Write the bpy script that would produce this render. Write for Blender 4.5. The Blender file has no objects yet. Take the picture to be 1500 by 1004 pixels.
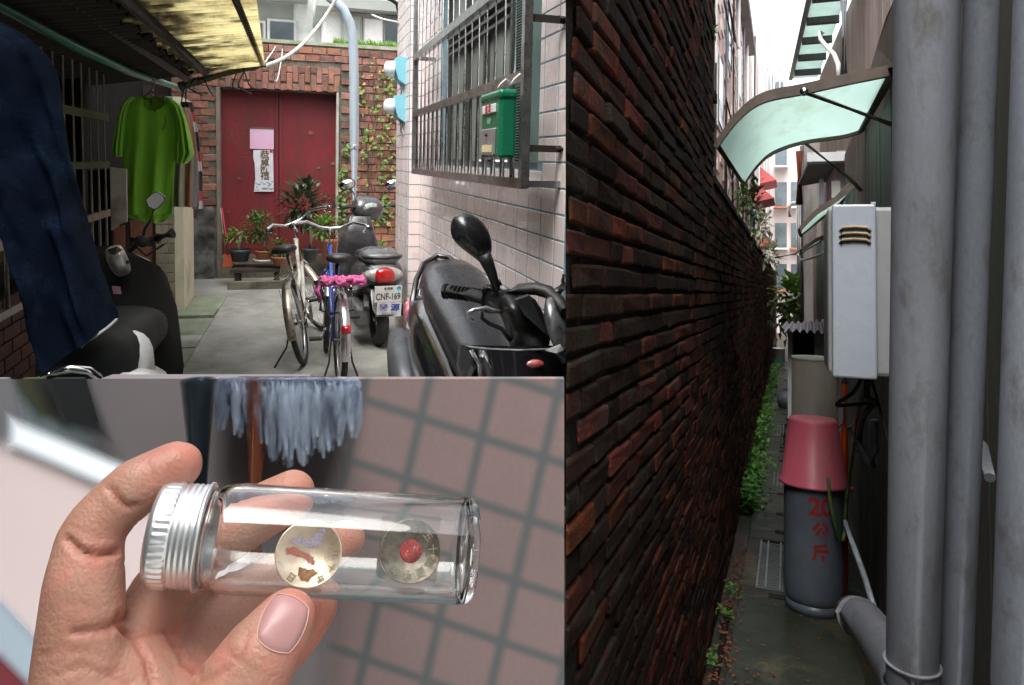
import bpy, bmesh, math, random
from mathutils import Vector, Matrix
from mathutils import noise as mnoise
V = Vector
PI = math.pi
sc = bpy.context.scene
C = sc.collection
# ------------------------------------------------------------ camera, world, sun, exposure
FPX, CX, HY = 1100.0, 750.0, 330.0
CAM = V((0, 0, 1.5))
cd = bpy.data.cameras.new('camera')
cam = bpy.data.objects.new('camera', cd); C.objects.link(cam)
cam.location = CAM; cam.rotation_euler = (PI/2, 0, 0)
cd.sensor_width = 36; cd.lens = 36*FPX/1500; cd.shift_y = -172/1500
cd.clip_start = 0.01; cd.clip_end = 2000
sc.camera = cam
w = bpy.data.worlds.new('World'); sc.world = w; w.use_nodes = True
nt = w.node_tree; nt.nodes.clear()
sky = nt.nodes.new('ShaderNodeTexSky'); sky.sky_type = 'NISHITA'; sky.sun_disc = False
SUN_EL, SUN_AZ = math.radians(60), math.radians(200)
sky.sun_elevation = SUN_EL; sky.sun_rotation = SUN_AZ; sky.dust_density = 3; sky.air_density = 1
bw = nt.nodes.new('ShaderNodeHueSaturation'); bw.inputs['Saturation'].default_value = 0.18
bg = nt.nodes.new('ShaderNodeBackground'); bg.inputs[1].default_value = 0.15
wo = nt.nodes.new('ShaderNodeOutputWorld')
nt.links.new(sky.outputs[0], bw.inputs['Color']); nt.links.new(bw.outputs[0], bg.inputs[0]); nt.links.new(bg.outputs[0], wo.inputs[0])
sl = bpy.data.lights.new('sun', 'SUN'); sl.energy = 1.4; sl.angle = math.radians(55); sl.color = (1, .97, .92)
so = bpy.data.objects.new('sun', sl); C.objects.link(so)
sd = V((math.sin(SUN_AZ)*math.cos(SUN_EL), math.cos(SUN_AZ)*math.cos(SUN_EL), math.sin(SUN_EL)))
so.rotation_euler = sd.to_track_quat('Z', 'Y').to_euler(); so.location = (0, 0, 20)
sc.view_settings.view_transform = 'Standard'; sc.view_settings.look = 'None'
sc.view_settings.exposure = 1.75; sc.view_settings.gamma = 1
sc.render.engine = 'CYCLES'
sc.cycles.transparent_max_bounces = 110; sc.cycles.max_bounces = 12; sc.cycles.transmission_bounces = 12
sc.cycles.glossy_bounces = 6
# ------------------------------------------------------------ frames (one per alley)
def frame(px, py):
    f = V(((px-CX)/FPX, 1, -(py-HY)/FPX)).normalized()
    r = f.cross(V((0, 0, 1))).normalized(); u = r.cross(f)
    return Matrix((r, f, u)).transposed()
class Fr:
    def __init__(s, px, py, h):
        s.R = frame(px, py) if px is not None else Matrix.Identity(3)
        s.M = Matrix.Translation(CAM) @ s.R.to_4x4(); s.h = h; s.RT = s.R.transposed()
    def ray(s, px, py):
        return s.RT @ V(((px-CX)/FPX, 1, -(py-HY)/FPX))
    def p(s, px, py, d):
        r = s.ray(px, py); return r*(d/r.y)
    def x(s, px, py, X):            # hit the plane x = X
        r = s.ray(px, py); return r*(X/r.x)
    def g(s, px, py, z=0):          # hit the ground (+z)
        r = s.ray(px, py); return r*((z-s.h)/r.z)
def colplane(fr, px):                      # depth y of the upright plane through the viewpoint's column px at (x, z)
    n_ = fr.RT @ V((FPX, -(px-CX), 0)); return lambda x, z: -(n_.x*x+n_.z*z)/n_.y
FA = Fr(430, 230, 1.4); FB = Fr(1155, 430, 1.63); FC = Fr(None, None, 1.5)
# ------------------------------------------------------------ mesh builder
def basis(d):
    d = V(d).normalized(); a = V((0, 0, 1)) if abs(d.z) < .9 else V((1, 0, 0))
    u = d.cross(a).normalized(); v = u.cross(d).normalized()
    return u, v, d
class MB:
    def __init__(s): s.v = []; s.f = []; s.sm = []; s.uv = None; s.mi = []
    def add(s, vs, fs, smooth=False, mi=0):
        n = len(s.v); s.v += [V(q) for q in vs]
        for f in fs: s.f.append([n+i for i in f]); s.sm.append(smooth); s.mi.append(mi)
        return s
    def box(s, a, b, M=None, mi=0, j=0, rng=None):
        (x0, y0, z0), (x1, y1, z1) = a, b
        vs = [V((x, y, z)) for z in (z0, z1) for y in (y0, y1) for x in (x0, x1)]
        if j: vs = [q+V((rng.uniform(-j, j), rng.uniform(-j, j), rng.uniform(-j, j))) for q in vs]
        if M: vs = [M @ q for q in vs]
        return s.add(vs, [(0,2,3,1),(4,5,7,6),(0,1,5,4),(2,6,7,3),(0,4,6,2),(1,3,7,5)], False, mi)
    def bbox(s, a, b, c=.01, M=None):   # box with chamfered edges
        (x0, y0, z0), (x1, y1, z1) = a, b; vs = []; 
        ctr = V(((x0+x1)/2, (y0+y1)/2, (z0+z1)/2)); h = V((abs(x1-x0)/2, abs(y1-y0)/2, abs(z1-z0)/2))
        bm = bmesh.new(); bmesh.ops.create_cube(bm, size=2)
        for q in bm.verts: q.co = V((q.co.x*h.x, q.co.y*h.y, q.co.z*h.z))+ctr
        bmesh.ops.bevel(bm, geom=list(bm.edges), offset=min(c, min(h)*.95), segments=2, affect='EDGES', profile=.5)
        bm.verts.index_update()
        vs = [q.co.copy() for q in bm.verts]; fs = [[q.index for q in f.verts] for f in bm.faces]; bm.free()
        if M: vs = [M @ q for q in vs]
        return s.add(vs, fs, False)
    def tube(s, pts, r, n=8, cap=True, smooth=True, mi=0, flat=1.0):
        pts = [V(p) for p in pts]; m = len(pts)
        rs = r if isinstance(r, (list, tuple)) else [r]*m
        prev = None; vs = []
        for i, p in enumerate(pts):
            d = (pts[min(i+1, m-1)]-pts[max(i-1, 0)])
            if d.length < 1e-9: d = V((0, 0, 1))
            if prev is None: u, v, _ = basis(d)
            else:
                d.normalize(); u = prev - d*prev.dot(d)
                if u.length < 1e-6: u, v, _ = basis(d)
                u.normalize(); v = d.cross(u)
            prev = u
            for k in range(n):
                a = 2*PI*k/n; vs.append(p+(u*math.cos(a)+v*math.sin(a)*flat)*rs[i])
        fs = [(i*n+k, i*n+(k+1) % n, (i+1)*n+(k+1) % n, (i+1)*n+k) for i in range(m-1) for k in range(n)]
        s.add(vs, fs, smooth, mi)
        if cap: s.add(vs[:n], [tuple(range(n))[::-1]], False, mi); s.add(vs[-n:], [tuple(range(n))], False, mi)
        return s
    def cyl(s, a, b, r, n=12, mi=0): return s.tube([a, b], r, n, mi=mi)
    def lathe(s, prof, M=None, n=24, smooth=True, mi=0, rib=None):   # prof: (r, h)
        vs = []
        for j, (r, h) in enumerate(prof):
            for k in range(n):
                a = 2*PI*k/n; rr = r*(rib(j, k) if rib else 1)
                vs.append(V((rr*math.cos(a), rr*math.sin(a), h)))
        if M: vs = [M @ q for q in vs]
        fs = [(j*n+k, j*n+(k+1) % n, (j+1)*n+(k+1) % n, (j+1)*n+k) for j in range(len(prof)-1) for k in range(n)]
        return s.add(vs, fs, smooth, mi)
    def grid(s, fn, nu, nv, smooth=True, mi=0, closeu=False):
        vs = [V(fn(i/(nu if closeu else nu-1), j/(nv-1))) for j in range(nv) for i in range(nu)]
        fs = [(j*nu+i, j*nu+(i+1) % nu, (j+1)*nu+(i+1) % nu, (j+1)*nu+i) for j in range(nv-1) for i in range(nu if closeu else nu-1)]
        return s.add(vs, fs, smooth, mi)
    def loft(s, secs, n=16, e=2.6, cap=True, smooth=True, mi=0):
        # secs: (centre, half-width vector, half-height vector[, exponent])
        vs = []
        for sec in secs:
            c, a, b = V(sec[0]), V(sec[1]), V(sec[2]); ee = sec[3] if len(sec) > 3 else e
            for k in range(n):
                t = 2*PI*k/n; ct, st = math.cos(t), math.sin(t)
                vs.append(c + a*math.copysign(abs(ct)**(2/ee), ct) + b*math.copysign(abs(st)**(2/ee), st))
        m = len(secs)
        fs = [(i*n+k, i*n+(k+1) % n, (i+1)*n+(k+1) % n, (i+1)*n+k) for i in range(m-1) for k in range(n)]
        if cap: fs += [tuple(range(n))[::-1], tuple((m-1)*n+k for k in range(n))]
        return s.add(vs, fs, smooth, mi)
    def sph(s, c, r, n=12, m=8, M=None, sq=(1, 1, 1)):
        c = V(c)
        def fn(u, v):
            a = 2*PI*u; b = PI*(v*.999+.0005)
            return c+V((math.sin(b)*math.cos(a)*sq[0], math.sin(b)*math.sin(a)*sq[1], math.cos(b)*sq[2]))*r
        return s.grid(fn, n, m, True, closeu=True)
    def prism(s, poly, off, smooth=False):     # poly: 3D points, off: extrusion vector
        n = len(poly); p = [V(q) for q in poly]; off = V(off)
        return s.add(p+[q+off for q in p], [tuple(range(n))[::-1], tuple(range(n, 2*n))]+[(i, (i+1) % n, n+(i+1) % n, n+i) for i in range(n)], smooth)
    def quad(s, a, b, c, d, mi=0): return s.add([a, b, c, d], [(0, 1, 2, 3)], False, mi)
    def leaf(s, p, d, up, L, W, bend=.3):
        p, d, up = V(p), V(d).normalized(), V(up)
        sd_ = d.cross(up)
        if sd_.length < 1e-4: sd_ = V((1, 0, 0))
        sd_.normalize(); nn = sd_.cross(d)
        m1 = p+d*L*.45+nn*L*.06; t = p+d*L-nn*L*bend
        return s.add([p, m1+sd_*W*.5, t, m1-sd_*W*.5, m1-nn*L*.05], [(0, 1, 4), (1, 2, 4), (2, 3, 4), (3, 0, 4)], False)
def mesh_of(mb, name, sub=None):
    me = bpy.data.meshes.new(name)
    me.from_pydata([tuple(q-sub) for q in mb.v] if sub is not None else [tuple(q) for q in mb.v], [], mb.f)
    me.polygons.foreach_set('use_smooth', mb.sm)
    if any(mb.mi): me.polygons.foreach_set('material_index', mb.mi)
    me.update(); me.validate()
    return me
def fixn(me):
    bm = bmesh.new(); bm.from_mesh(me); bmesh.ops.remove_doubles(bm, verts=bm.verts, dist=1e-5)
    bmesh.ops.recalc_face_normals(bm, faces=bm.faces); bm.to_mesh(me); bm.free()
# an object: top-level if parent is None; its mesh is given in frame coordinates (or its root's local ones)
def settags(o, label=None, cat=None, group=None, kind=None):
    if label: o['label'] = label
    if cat: o['category'] = cat
    if group: o['group'] = group
    if kind: o['kind'] = kind
def root(name, fr, base, label, cat, group=None, rz=0, kind=None, R=None):
    o = bpy.data.objects.new(name, None); C.objects.link(o); o.empty_display_size = .05
    L = Matrix.Translation(V(base)) @ (R.to_4x4() if R else Matrix.Rotation(rz, 4, 'Z'))
    o.matrix_world = fr.M @ L
    settags(o, label, cat, group, kind); ROOTS[o.name] = (fr, L)
    return o
ROOTS = {}
def ob(name, mb, mat, parent=None, fr=None, label=None, cat=None, group=None, kind=None, fix=True, local=False, base=None, sub=0, me=None):
    """parent given: mesh in frame coordinates unless local=True (then in the root's own)."""
    if parent is not None:
        if me is None:
            if local: me = mesh_of(mb, name)
            else:
                fr_, L = ROOTS[top(parent)]; Li = L.inverted(); q = MB(); q.v = [Li @ a for a in mb.v]; q.f = mb.f; q.sm = mb.sm; q.mi = mb.mi
                me = mesh_of(q, name)
            if fix: fixn(me)
        o = bpy.data.objects.new(name, me); C.objects.link(o); o.parent = parent
    else:
        b = V(base) if base is not None else (sum((q for q in mb.v), V((0, 0, 0)))/len(mb.v))
        me = mesh_of(mb, name, b)
        if fix: fixn(me)
        o = bpy.data.objects.new(name, me); C.objects.link(o); o.matrix_world = fr.M @ Matrix.Translation(b)
        ROOTS[o.name] = (fr, Matrix.Translation(b))
    if not me.materials:
        for m_ in (mat if isinstance(mat, (list, tuple)) else [mat]): me.materials.append(m_)
    settags(o, label, cat, group, kind)
    if sub:
        md = o.modifiers.new('subsurf', 'SUBSURF'); md.levels = sub; md.render_levels = sub
    return o
def top(o):
    while o.parent is not None: o = o.parent
    return o.name
def piece(name, me, parent, M, ):
    o = bpy.data.objects.new(name, me); C.objects.link(o); o.parent = parent; o.matrix_local = M
    return o
# ------------------------------------------------------------ materials
def mat(name, col, col2=None, sc_=6, rough=.6, metal=0, bump=0, bs=40, dirt=None, da=.5, ds=3, rnd=0, spec=.5, coat=0, thr=(.35, .65), stretch=(1, 1, 1), alpha=1, trans=0, fine=0, transl=None, rv=0, sheen=0, hrnd=0):
    m = bpy.data.materials.new(name); m.use_nodes = True; n = m.node_tree; N = n.nodes; Lk = n.links
    b = N['Principled BSDF']; out = N['Material Output']
    b.inputs['Roughness'].default_value = rough; b.inputs['Metallic'].default_value = metal
    b.inputs['Specular IOR Level'].default_value = spec; b.inputs['Coat Weight'].default_value = coat
    b.inputs['Coat Roughness'].default_value = .08; b.inputs['Alpha'].default_value = alpha
    b.inputs['Transmission Weight'].default_value = trans
    if sheen: b.inputs['Sheen Weight'].default_value = sheen
    tc = N.new('ShaderNodeTexCoord'); mp = N.new('ShaderNodeMapping'); mp.inputs['Scale'].default_value = stretch
    Lk.new(tc.outputs['Object'], mp.inputs['Vector'])
    oi = N.new('ShaderNodeObjectInfo')
    vadd = N.new('ShaderNodeVectorMath'); vadd.operation = 'ADD'
    if rnd or hrnd or rv:
        mu = N.new('ShaderNodeVectorMath'); mu.operation = 'SCALE'; mu.inputs['Scale'].default_value = 37
        cb = N.new('ShaderNodeCombineXYZ'); [Lk.new(oi.outputs['Random'], cb.inputs[k]) for k in range(3)]
        Lk.new(cb.outputs[0], mu.inputs[0]); Lk.new(mp.outputs[0], vadd.inputs[0]); Lk.new(mu.outputs[0], vadd.inputs[1])
        vec = vadd.outputs[0]
    else: vec = mp.outputs[0]
    def nz(s_, det=6, rg=.6):
        t = N.new('ShaderNodeTexNoise'); t.inputs['Scale'].default_value = s_; t.inputs['Detail'].default_value = det; t.inputs['Roughness'].default_value = rg
        Lk.new(vec, t.inputs['Vector']); return t.outputs[0]
    def rng_(v, a, b_):
        t = N.new('ShaderNodeMapRange'); t.inputs[1].default_value = a; t.inputs[2].default_value = b_; Lk.new(v, t.inputs[0]); return t.outputs[0]
    def mix(f, a, b_, mode='MIX'):
        t = N.new('ShaderNodeMix'); t.data_type = 'RGBA'; t.blend_type = mode
        for s_, q in ((t.inputs[0], f), (t.inputs[6], a), (t.inputs[7], b_)):
            if hasattr(q, 'links'): Lk.new(q, s_)
            elif isinstance(q, (int, float)): s_.default_value = q
            else: s_.default_value = (*q, 1)
        return t.outputs[2]
    c = None; base = tuple(col)
    if col2 is None: col2 = tuple(x*.8 for x in col)
    f1 = rng_(nz(sc_), thr[0], thr[1]); c = mix(f1, base, col2)
    if dirt is not None:
        f2 = rng_(nz(ds, 8, .7), .62-da*.3, .72-da*.1); c = mix(f2, c, dirt)
    if fine:
        f3 = rng_(nz(180, 3, .7), .3, .7)
        t = N.new('ShaderNodeMath'); t.operation = 'MULTIPLY_ADD'; t.inputs[1].default_value = fine*2; t.inputs[2].default_value = 1-fine; Lk.new(f3, t.inputs[0])
        hs = N.new('ShaderNodeHueSaturation'); Lk.new(t.outputs[0], hs.inputs['Value']); Lk.new(c, hs.inputs['Color']); c = hs.outputs[0]
    if rnd or hrnd:
        hs = N.new('ShaderNodeHueSaturation'); t = N.new('ShaderNodeMapRange'); t.inputs[3].default_value = 1-rnd; t.inputs[4].default_value = 1+rnd
        Lk.new(oi.outputs['Random'], t.inputs[0]); Lk.new(t.outputs[0], hs.inputs['Value']); Lk.new(c, hs.inputs['Color'])
        if hrnd:
            wn = N.new('ShaderNodeTexWhiteNoise'); wn.noise_dimensions = '1D'; Lk.new(oi.outputs['Random'], wn.inputs['W'])
            t2 = N.new('ShaderNodeMapRange'); t2.inputs[3].default_value = .5-hrnd; t2.inputs[4].default_value = .5+hrnd
            Lk.new(wn.outputs[0], t2.inputs[0]); Lk.new(t2.outputs[0], hs.inputs['Hue'])
            t3 = N.new('ShaderNodeMapRange'); t3.inputs[3].default_value = 1-hrnd*8; t3.inputs[4].default_value = 1+hrnd*3
            Lk.new(wn.outputs[0], t3.inputs[0]); Lk.new(t3.outputs[0], hs.inputs['Saturation'])
        c = hs.outputs[0]
    Lk.new(c, b.inputs['Base Color'])
    rr = rng_(nz(sc_*2.3), .2, .8)
    t = N.new('ShaderNodeMapRange'); t.inputs[3].default_value = max(0, rough-.12); t.inputs[4].default_value = min(1, rough+.12); Lk.new(rr, t.inputs[0]); Lk.new(t.outputs[0], b.inputs['Roughness'])
    if bump:
        bp = N.new('ShaderNodeBump'); bp.inputs['Strength'].default_value = bump; bp.inputs['Distance'].default_value = .01
        Lk.new(nz(bs, 8, .65), bp.inputs['Height']); Lk.new(bp.outputs[0], b.inputs['Normal'])
    if transl is not None:
        tr = N.new('ShaderNodeBsdfTranslucent'); ms = N.new('ShaderNodeMixShader'); ms.inputs[0].default_value = transl
        Lk.new(c, tr.inputs['Color']); Lk.new(b.outputs[0], ms.inputs[1]); Lk.new(tr.outputs[0], ms.inputs[2]); Lk.new(ms.outputs[0], out.inputs[0])
    m['_n'] = 1
    return m
def glass(name, col=(1, 1, 1), rough=0, ior=1.45):
    m = bpy.data.materials.new(name); m.use_nodes = True; b = m.node_tree.nodes['Principled BSDF']
    b.inputs['Base Color'].default_value = (*col, 1); b.inputs['Roughness'].default_value = rough
    b.inputs['Transmission Weight'].default_value = 1; b.inputs['IOR'].default_value = ior
    return m
steel = mat('brushed_steel', (.5, .5, .5), (.36, .36, .37), 20, .32, .9, fine=.1, dirt=(.2, .16, .12), da=.25, ds=9)
chrome = mat('chrome', (.75, .75, .76), (.6, .6, .6), 10, .14, 1)
rubber = mat('rubber', (.012, .012, .013), (.02, .02, .02), 30, .7, bump=.2, bs=120, dirt=(.05, .045, .04), da=.3, ds=12)
blackp = mat('black_plastic', (.012, .012, .013), (.018, .018, .018), 40, .38, bump=.08, bs=300, dirt=(.05, .047, .042), da=.15, ds=14)
blackg = mat('black_paint', (.008, .008, .01), (.012, .012, .014), 10, .16, coat=.8, dirt=(.04, .04, .038), da=.1, ds=9)
def text_mesh(txt, size, th=.0006, bold=0, ax='CENTER', sx=1):
    cu = bpy.data.curves.new('lettering', 'FONT'); cu.body = txt; cu.size = size; cu.extrude = th; cu.align_x = ax; cu.align_y = 'CENTER'; cu.offset = bold
    o = bpy.data.objects.new('lettering', cu); C.objects.link(o); bpy.context.view_layer.update()
    dg = bpy.context.evaluated_depsgraph_get(); me = bpy.data.meshes.new_from_object(o.evaluated_get(dg))
    C.objects.unlink(o); bpy.data.objects.remove(o); me.name = 'lettering'
    for v in me.vertices: v.co.x *= sx
    return me
def letter(txt, size, m, parent, M, bold=0, th=.0006, sx=1, name='lettering'):
    me = text_mesh(txt, size, th, bold, sx=sx); me.materials.clear(); me.materials.append(m)
    return piece(name, me, parent, M)
def FT(fr_root, M): return ROOTS[top(fr_root)][1].inverted() @ M
def ang(o): return Matrix.Rotation(o, 4, 'Z')
def basisM(origin, xa, ya):
    xa = V(xa).normalized(); ya = V(ya).normalized(); za = xa.cross(ya).normalized(); ya = za.cross(xa)
    m = Matrix((xa, ya, za)).transposed().to_4x4(); m.translation = V(origin); return m
# ============================================================ ALLEY A (wide alley with the red gate)
rng = random.Random(7)
A = FA.p
GA = -1.4
concrete = mat('concrete_floor', (.32, .32, .29), (.22, .22, .2), 2.1, .7, bump=.4, bs=30, dirt=(.12, .13, .1), da=.55, ds=1.3, fine=.2)
oldconc = mat('mossy_concrete', (.25, .27, .2), (.15, .18, .12), 2.2, .8, bump=.4, bs=30, dirt=(.09, .14, .07), da=.6, ds=2, fine=.14, rnd=.12)
mortarA = mat('old_mortar', (.2, .17, .13), (.11, .1, .08), 8, .95, bump=.6, bs=50, dirt=(.04, .045, .03), da=.5, fine=.1)
brickA = mat('orange_brick', (.36, .13, .08), (.24, .115, .085), 9, .9, bump=.6, bs=60, dirt=(.12, .1, .08), da=.6, ds=7, rnd=.38, hrnd=.012, fine=.14)
pinktile = mat('pink_tile', (.82, .70, .68), (.77, .66, .64), 3, .3, coat=.3, bump=.06, bs=30, dirt=(.6, .52, .48), da=.1, ds=5, rnd=.06, hrnd=.004, fine=.04)
grout = mat('blue_grey_grout', (.26, .4, .46), (.2, .3, .34), 20, .9, bump=.3)
reddoor = mat('faded_red_paint', (.23, .022, .03), (.14, .015, .02), 2.5, .5, bump=.3, bs=25, dirt=(.12, .03, .025), da=.5, ds=4.5, fine=.1, thr=(.3, .7), stretch=(1, 1, .6))
darkwood = mat('dark_wood', (.05, .035, .025), (.025, .02, .015), 5, .8, bump=.4, bs=30, stretch=(1, 1, .2), fine=.15)
darkiron = mat('dark_iron', (.03, .03, .028), (.05, .035, .025), 15, .6, .4, bump=.2, fine=.1)
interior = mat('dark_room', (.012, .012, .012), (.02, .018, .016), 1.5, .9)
# ---- ground
def groundslab(name, P, z, m, fr, th=.08):
    mb = MB(); mb.prism([V((p.x, p.y, z-th)) for p in P], (0, 0, th)); return ob(name, mb, m, None, fr, kind='structure')
groundslab('alley_ground', [V((-3, -.6, 0)), V((-.05, -.6, 0)), V((.05, .2, 0)), V((.8, 2.4, 0)), V((1.13, 2.6, 0)), V((1.15, 3.4, 0)), V((2.9, 16, 0)), V((-3, 16, 0))], GA, concrete, FA, .15)
mb = MB(); mb.box((-900, -900, -9.2), (900, 900, -9)); gt0 = ob('ground', mb, concrete, None, FC, kind='structure')
gp = lambda x, y: FA.g(x, y)
# side strip of separate mossy slabs with joints, left of the concrete lane
strip = root('drain_strip', FA, (-.75, 6, GA), None, None, kind='structure')
ed0, ed1 = gp(338, 428), gp(262, 556)
ys = [4.3, 4.75, 5.3, 5.75, 6.15, 6.8, 7.1, 7.9]
for i in range(len(ys)-1):
    y0, y1 = ys[i]+.008, ys[i+1]-.008
    xe = lambda y: ed0.x+(ed1.x-ed0.x)*(y-ed0.y)/(ed1.y-ed0.y)
    mb = MB(); z1 = GA+.006+.004*(i % 2)+(.02 if i == 5 else 0)
    mb.prism([V((-1.2, y0, GA+.003)), V((xe(y0)-.01, y0, GA+.003)), V((xe(y1)-.01, y1, GA+.003)), V((-1.2, y1, GA+.003))], (0, 0, z1-GA))
    ob('slab', mb, [oldconc, concrete][i in (3,)], strip)
bh = root('added_shade_house', FC, (0, -3.4, 0), 'unseen plain grey house added behind the viewpoint to shade the lanes', 'building')  # unseen house added to cut frontal sky light and streak the vial
mb = MB(); mb.box((-8, -6.5, -1), (8, -3.4, 4.6)); ob('wall', mb, mat('plain_render', (.3, .29, .28), (.22, .215, .2), 1.2, .85, dirt=(.12, .12, .11), da=.4, ds=.8), bh)
mb = MB(); mb.box((-8.2, -6.7, 4.61), (8.2, -3.15, 4.75)); ob('roof', mb, mat('roof_slab', (.25, .25, .24), (.18, .18, .17), 1.5, .9), bh)
# ---- brick wall with gateway
WD = 9.06
bwall = root('brick_wall', FA, (-.2, WD, GA), 'old red brick garden wall around the red gateway, ivy on its right part', 'wall')
gx0, gx1, gz0, gz1, wtop = -.805, .485, -1.15, .755, 1.30
mb = MB(); mb.box((-1.7, WD-.006, GA), (gx0-.02, WD+.3, wtop-.02)); mb.box((gx1+.01, WD-.006, GA), (2.2, WD+.3, wtop-.02)); mb.box((gx0-.02, WD-.006, gz1+.02), (gx1+.01, WD+.3, wtop-.02))
mb.box((gx0-.02, WD-.006, GA), (gx1+.01, WD+.3, gz0))
ob('mortar_core', mb, mortarA, bwall)
def brick_me(L, H, D, name='brick', j=.004):
    bm = MB(); bm.bbox((-L/2, -D/2, -H/2), (L/2, D/2, H/2), .006); 
    for i, q in enumerate(bm.v): q += V((rng.uniform(-j, j), rng.uniform(-j, j), rng.uniform(-j, j)))
    me = mesh_of(bm, name); me.materials.append(brickA); return me
bset = [brick_me(.151, .073, .06) for _ in range(5)]; hset = [brick_me(.072, .073, .06) for _ in range(3)]
sset = [brick_me(.060, .185, .06) for _ in range(4)]
def place(o_me, par, x, y, z, rz=.01): 
    return piece('brick', o_me, par, Matrix.Translation(V((x+.2, y-WD, z-GA))) @ Matrix.Rotation(rng.uniform(-rz, rz), 4, 'Y') @ Matrix.Rotation(rng.uniform(-.02, .02), 4, 'Z'))
nrow = int((wtop-GA)/.083)
for r in range(nrow):
    z = GA+.045+r*.083; x = -1.55+(.08 if r % 2 else 0)
    while x < 1.4:
        inn = gx0-.1 < x < gx1+.06 and z < gz1+.30
        if not inn and x < -.88 and z < -.55: x += .16; continue     # rendered lower part
        if not inn: place(rng.choice(bset), bwall, x, WD+.012+rng.uniform(-.012, .006), z)
        x += .16
for k in range(21):
    x = gx0-.03+k*.066; o_ = .09 if k % 2 else 0
    place(rng.choice(sset), bwall, x, WD+.01+rng.uniform(-.01, .006), gz1+.1+o_)
    me = hset[k % 3]
    place(me, bwall, x, WD+.012, gz1+(.045 if k % 2 else .24)+(-.01 if k % 2 else 0))
# plastered lower left
mb = MB(); mb.grid(lambda u, v: V((-1.6+u*.74, WD-.03+.02*mnoise.noise(V((u*3, v*4, 1)))-.015*mnoise.noise(V((u*11, v*14, 5))), GA+v*.82)), 30, 30)
ob('render_patch', mb, mat('grey_render', (.16, .16, .15), (.08, .08, .075), 5, .9, bump=.7, bs=20, dirt=(.04, .04, .035), da=.6, ds=5, fine=.1), bwall)
mb = MB(); mb.box((-1.7, WD-.02, wtop-.02), (2.2, WD+.32, wtop+.02))
ob('coping', mb, mat('mossy_coping', (.4, .4, .34), (.2, .26, .12), 6, .9, bump=.5, bs=40), bwall)
# ---- gate
gate = root('red_gate', FA, (-.19, WD+.16, gz0), 'faded dark red double metal gate in the brick wall, rusty patches', 'gate')
gy = WD+.16
for s, (x0, x1) in enumerate(((gx0, -.17), (-.16, gx1))):
    mb = MB(); nx, nz_ = 24, 30
    mb.grid(lambda u, v: V((x0+(x1-x0)*u, gy+.006*mnoise.noise(V((u*2+s*5, v*3, 0))), gz0+(gz1-gz0)*v)), nx, nz_)
    mb.box((x0, gy+.02, gz0), (x1, gy+.05, gz1))
    lf = ob('door_leaf', mb, reddoor, gate)
    mb = MB(); mb.box((x0+(x1-x0)*.97-.01 if not s else x0, gy-.012, gz0), (x0+(x1-x0)*.97+.02 if not s else x0+.03, gy+.0, gz1)); ob('edge_strip', mb, reddoor, lf)
mb = MB(); mb.box((gx0, WD+.24, GA), (gx1, WD+.27, gz1)); ob('backing', mb, darkwood, gate)
mb = MB(); mb.box((gx0-.025, WD-.03, GA), (gx0+.015, WD+.17, gz1), None); ob('door_post', mb, mat('weathered_post', (.24, .21, .17), (.16, .13, .1), 6, .85, bump=.4), gate)
mb = MB(); mb.box((gx1-.005, WD-.02, GA), (gx1+.02, WD+.17, gz1)); ob('door_post', mb, mat('pale_post', (.5, .5, .46), (.3, .3, .27), 6, .8, bump=.3), gate)
mb = MB(); mb.box((gx0, WD+.0, gz1-.02), (gx1, WD+.2, gz1+.0)); ob('lintel', mb, darkwood, gate)
rust = mat('rust_patch', (.12, .05, .03), (.28, .12, .1), 30, .9, bump=.5)
for (px, py, s) in ((455, 195, .05), (467, 246, .035), (350, 262, .03), (487, 240, .05), (360, 225, .02), (475, 300, .03), (340, 200, .02), (335, 310, .03)):
    c = A(px, py, gy); mb = MB(); n = 11
    mb.add([V((c.x+math.cos(2*PI*k/n)*s*rng.uniform(.3, 1), gy-.009, c.z+math.sin(2*PI*k/n)*s*rng.uniform(.25, .7))) for k in range(n)], [tuple(range(n))]); ob('rust_patch', mb, rust, gate, fix=False)
mb = MB(); mb.box((gx0+.03, WD+.0, GA), (gx1-.0, WD+.14, gz0)); ob('threshold', mb, mat('threshold', (.1, .09, .08), (.05, .05, .045), 5, .9, bump=.4), gate)
# ---- papers on the gate
paper = mat('poster_paper', (.75, .73, .76), (.6, .6, .68), 9, .8, fine=.05)
pinkp = mat('pink_picture', (.75, .35, .55), (.7, .6, .75), 3, .6, thr=(.3, .7))
inkb = mat('brown_ink', (.16, .11, .05), rough=.8); inkblue = mat('blue_ink', (.08, .15, .4), (.2, .4, .2), 30, rough=.8); inkr = mat('red_ink', (.5, .03, .05), rough=.7)
d = gy-.02
def flatq(nm, p0, p1, m, par, d_, th=.002, fr=FA, n=6):
    a, b = fr.p(*p0, d_), fr.p(*p1, d_)
    mb = MB(); mb.box((a.x, d_-th, b.z), (b.x, d_, a.z)); return ob(nm, mb, m, par, label=None)
r_ = root('calendar', FA, A(382, 220, d), 'small pink and lilac picture sheet taped to the red gate above the scroll', 'poster')
flatq('sheet', (366, 188), (401, 219), pinkp, r_, d); flatq('top_bar', (366, 186), (401, 190), inkb, r_, d-.003)
r_ = root('calligraphy_scroll', FA, A(386, 280, d), 'torn white paper scroll with brown brush characters on the red gate', 'poster')
mb = MB(); pts = [(371, 220), (400, 220), (401, 281), (372, 281), (374, 262), (373, 240), (371, 232)]
mb.prism([A(x, y, d) for x, y in pts], (0, -.002, 0)); ob('sheet', mb, paper, r_)
for i, ch in enumerate('恭賀新禧'):
    c = A(388, 227+i*10.5, d-.004); letter(ch, .105, inkb, r_, FT(r_, basisM(c, (1, 0, 0), (0, 0, 1))), bold=.002)
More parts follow.
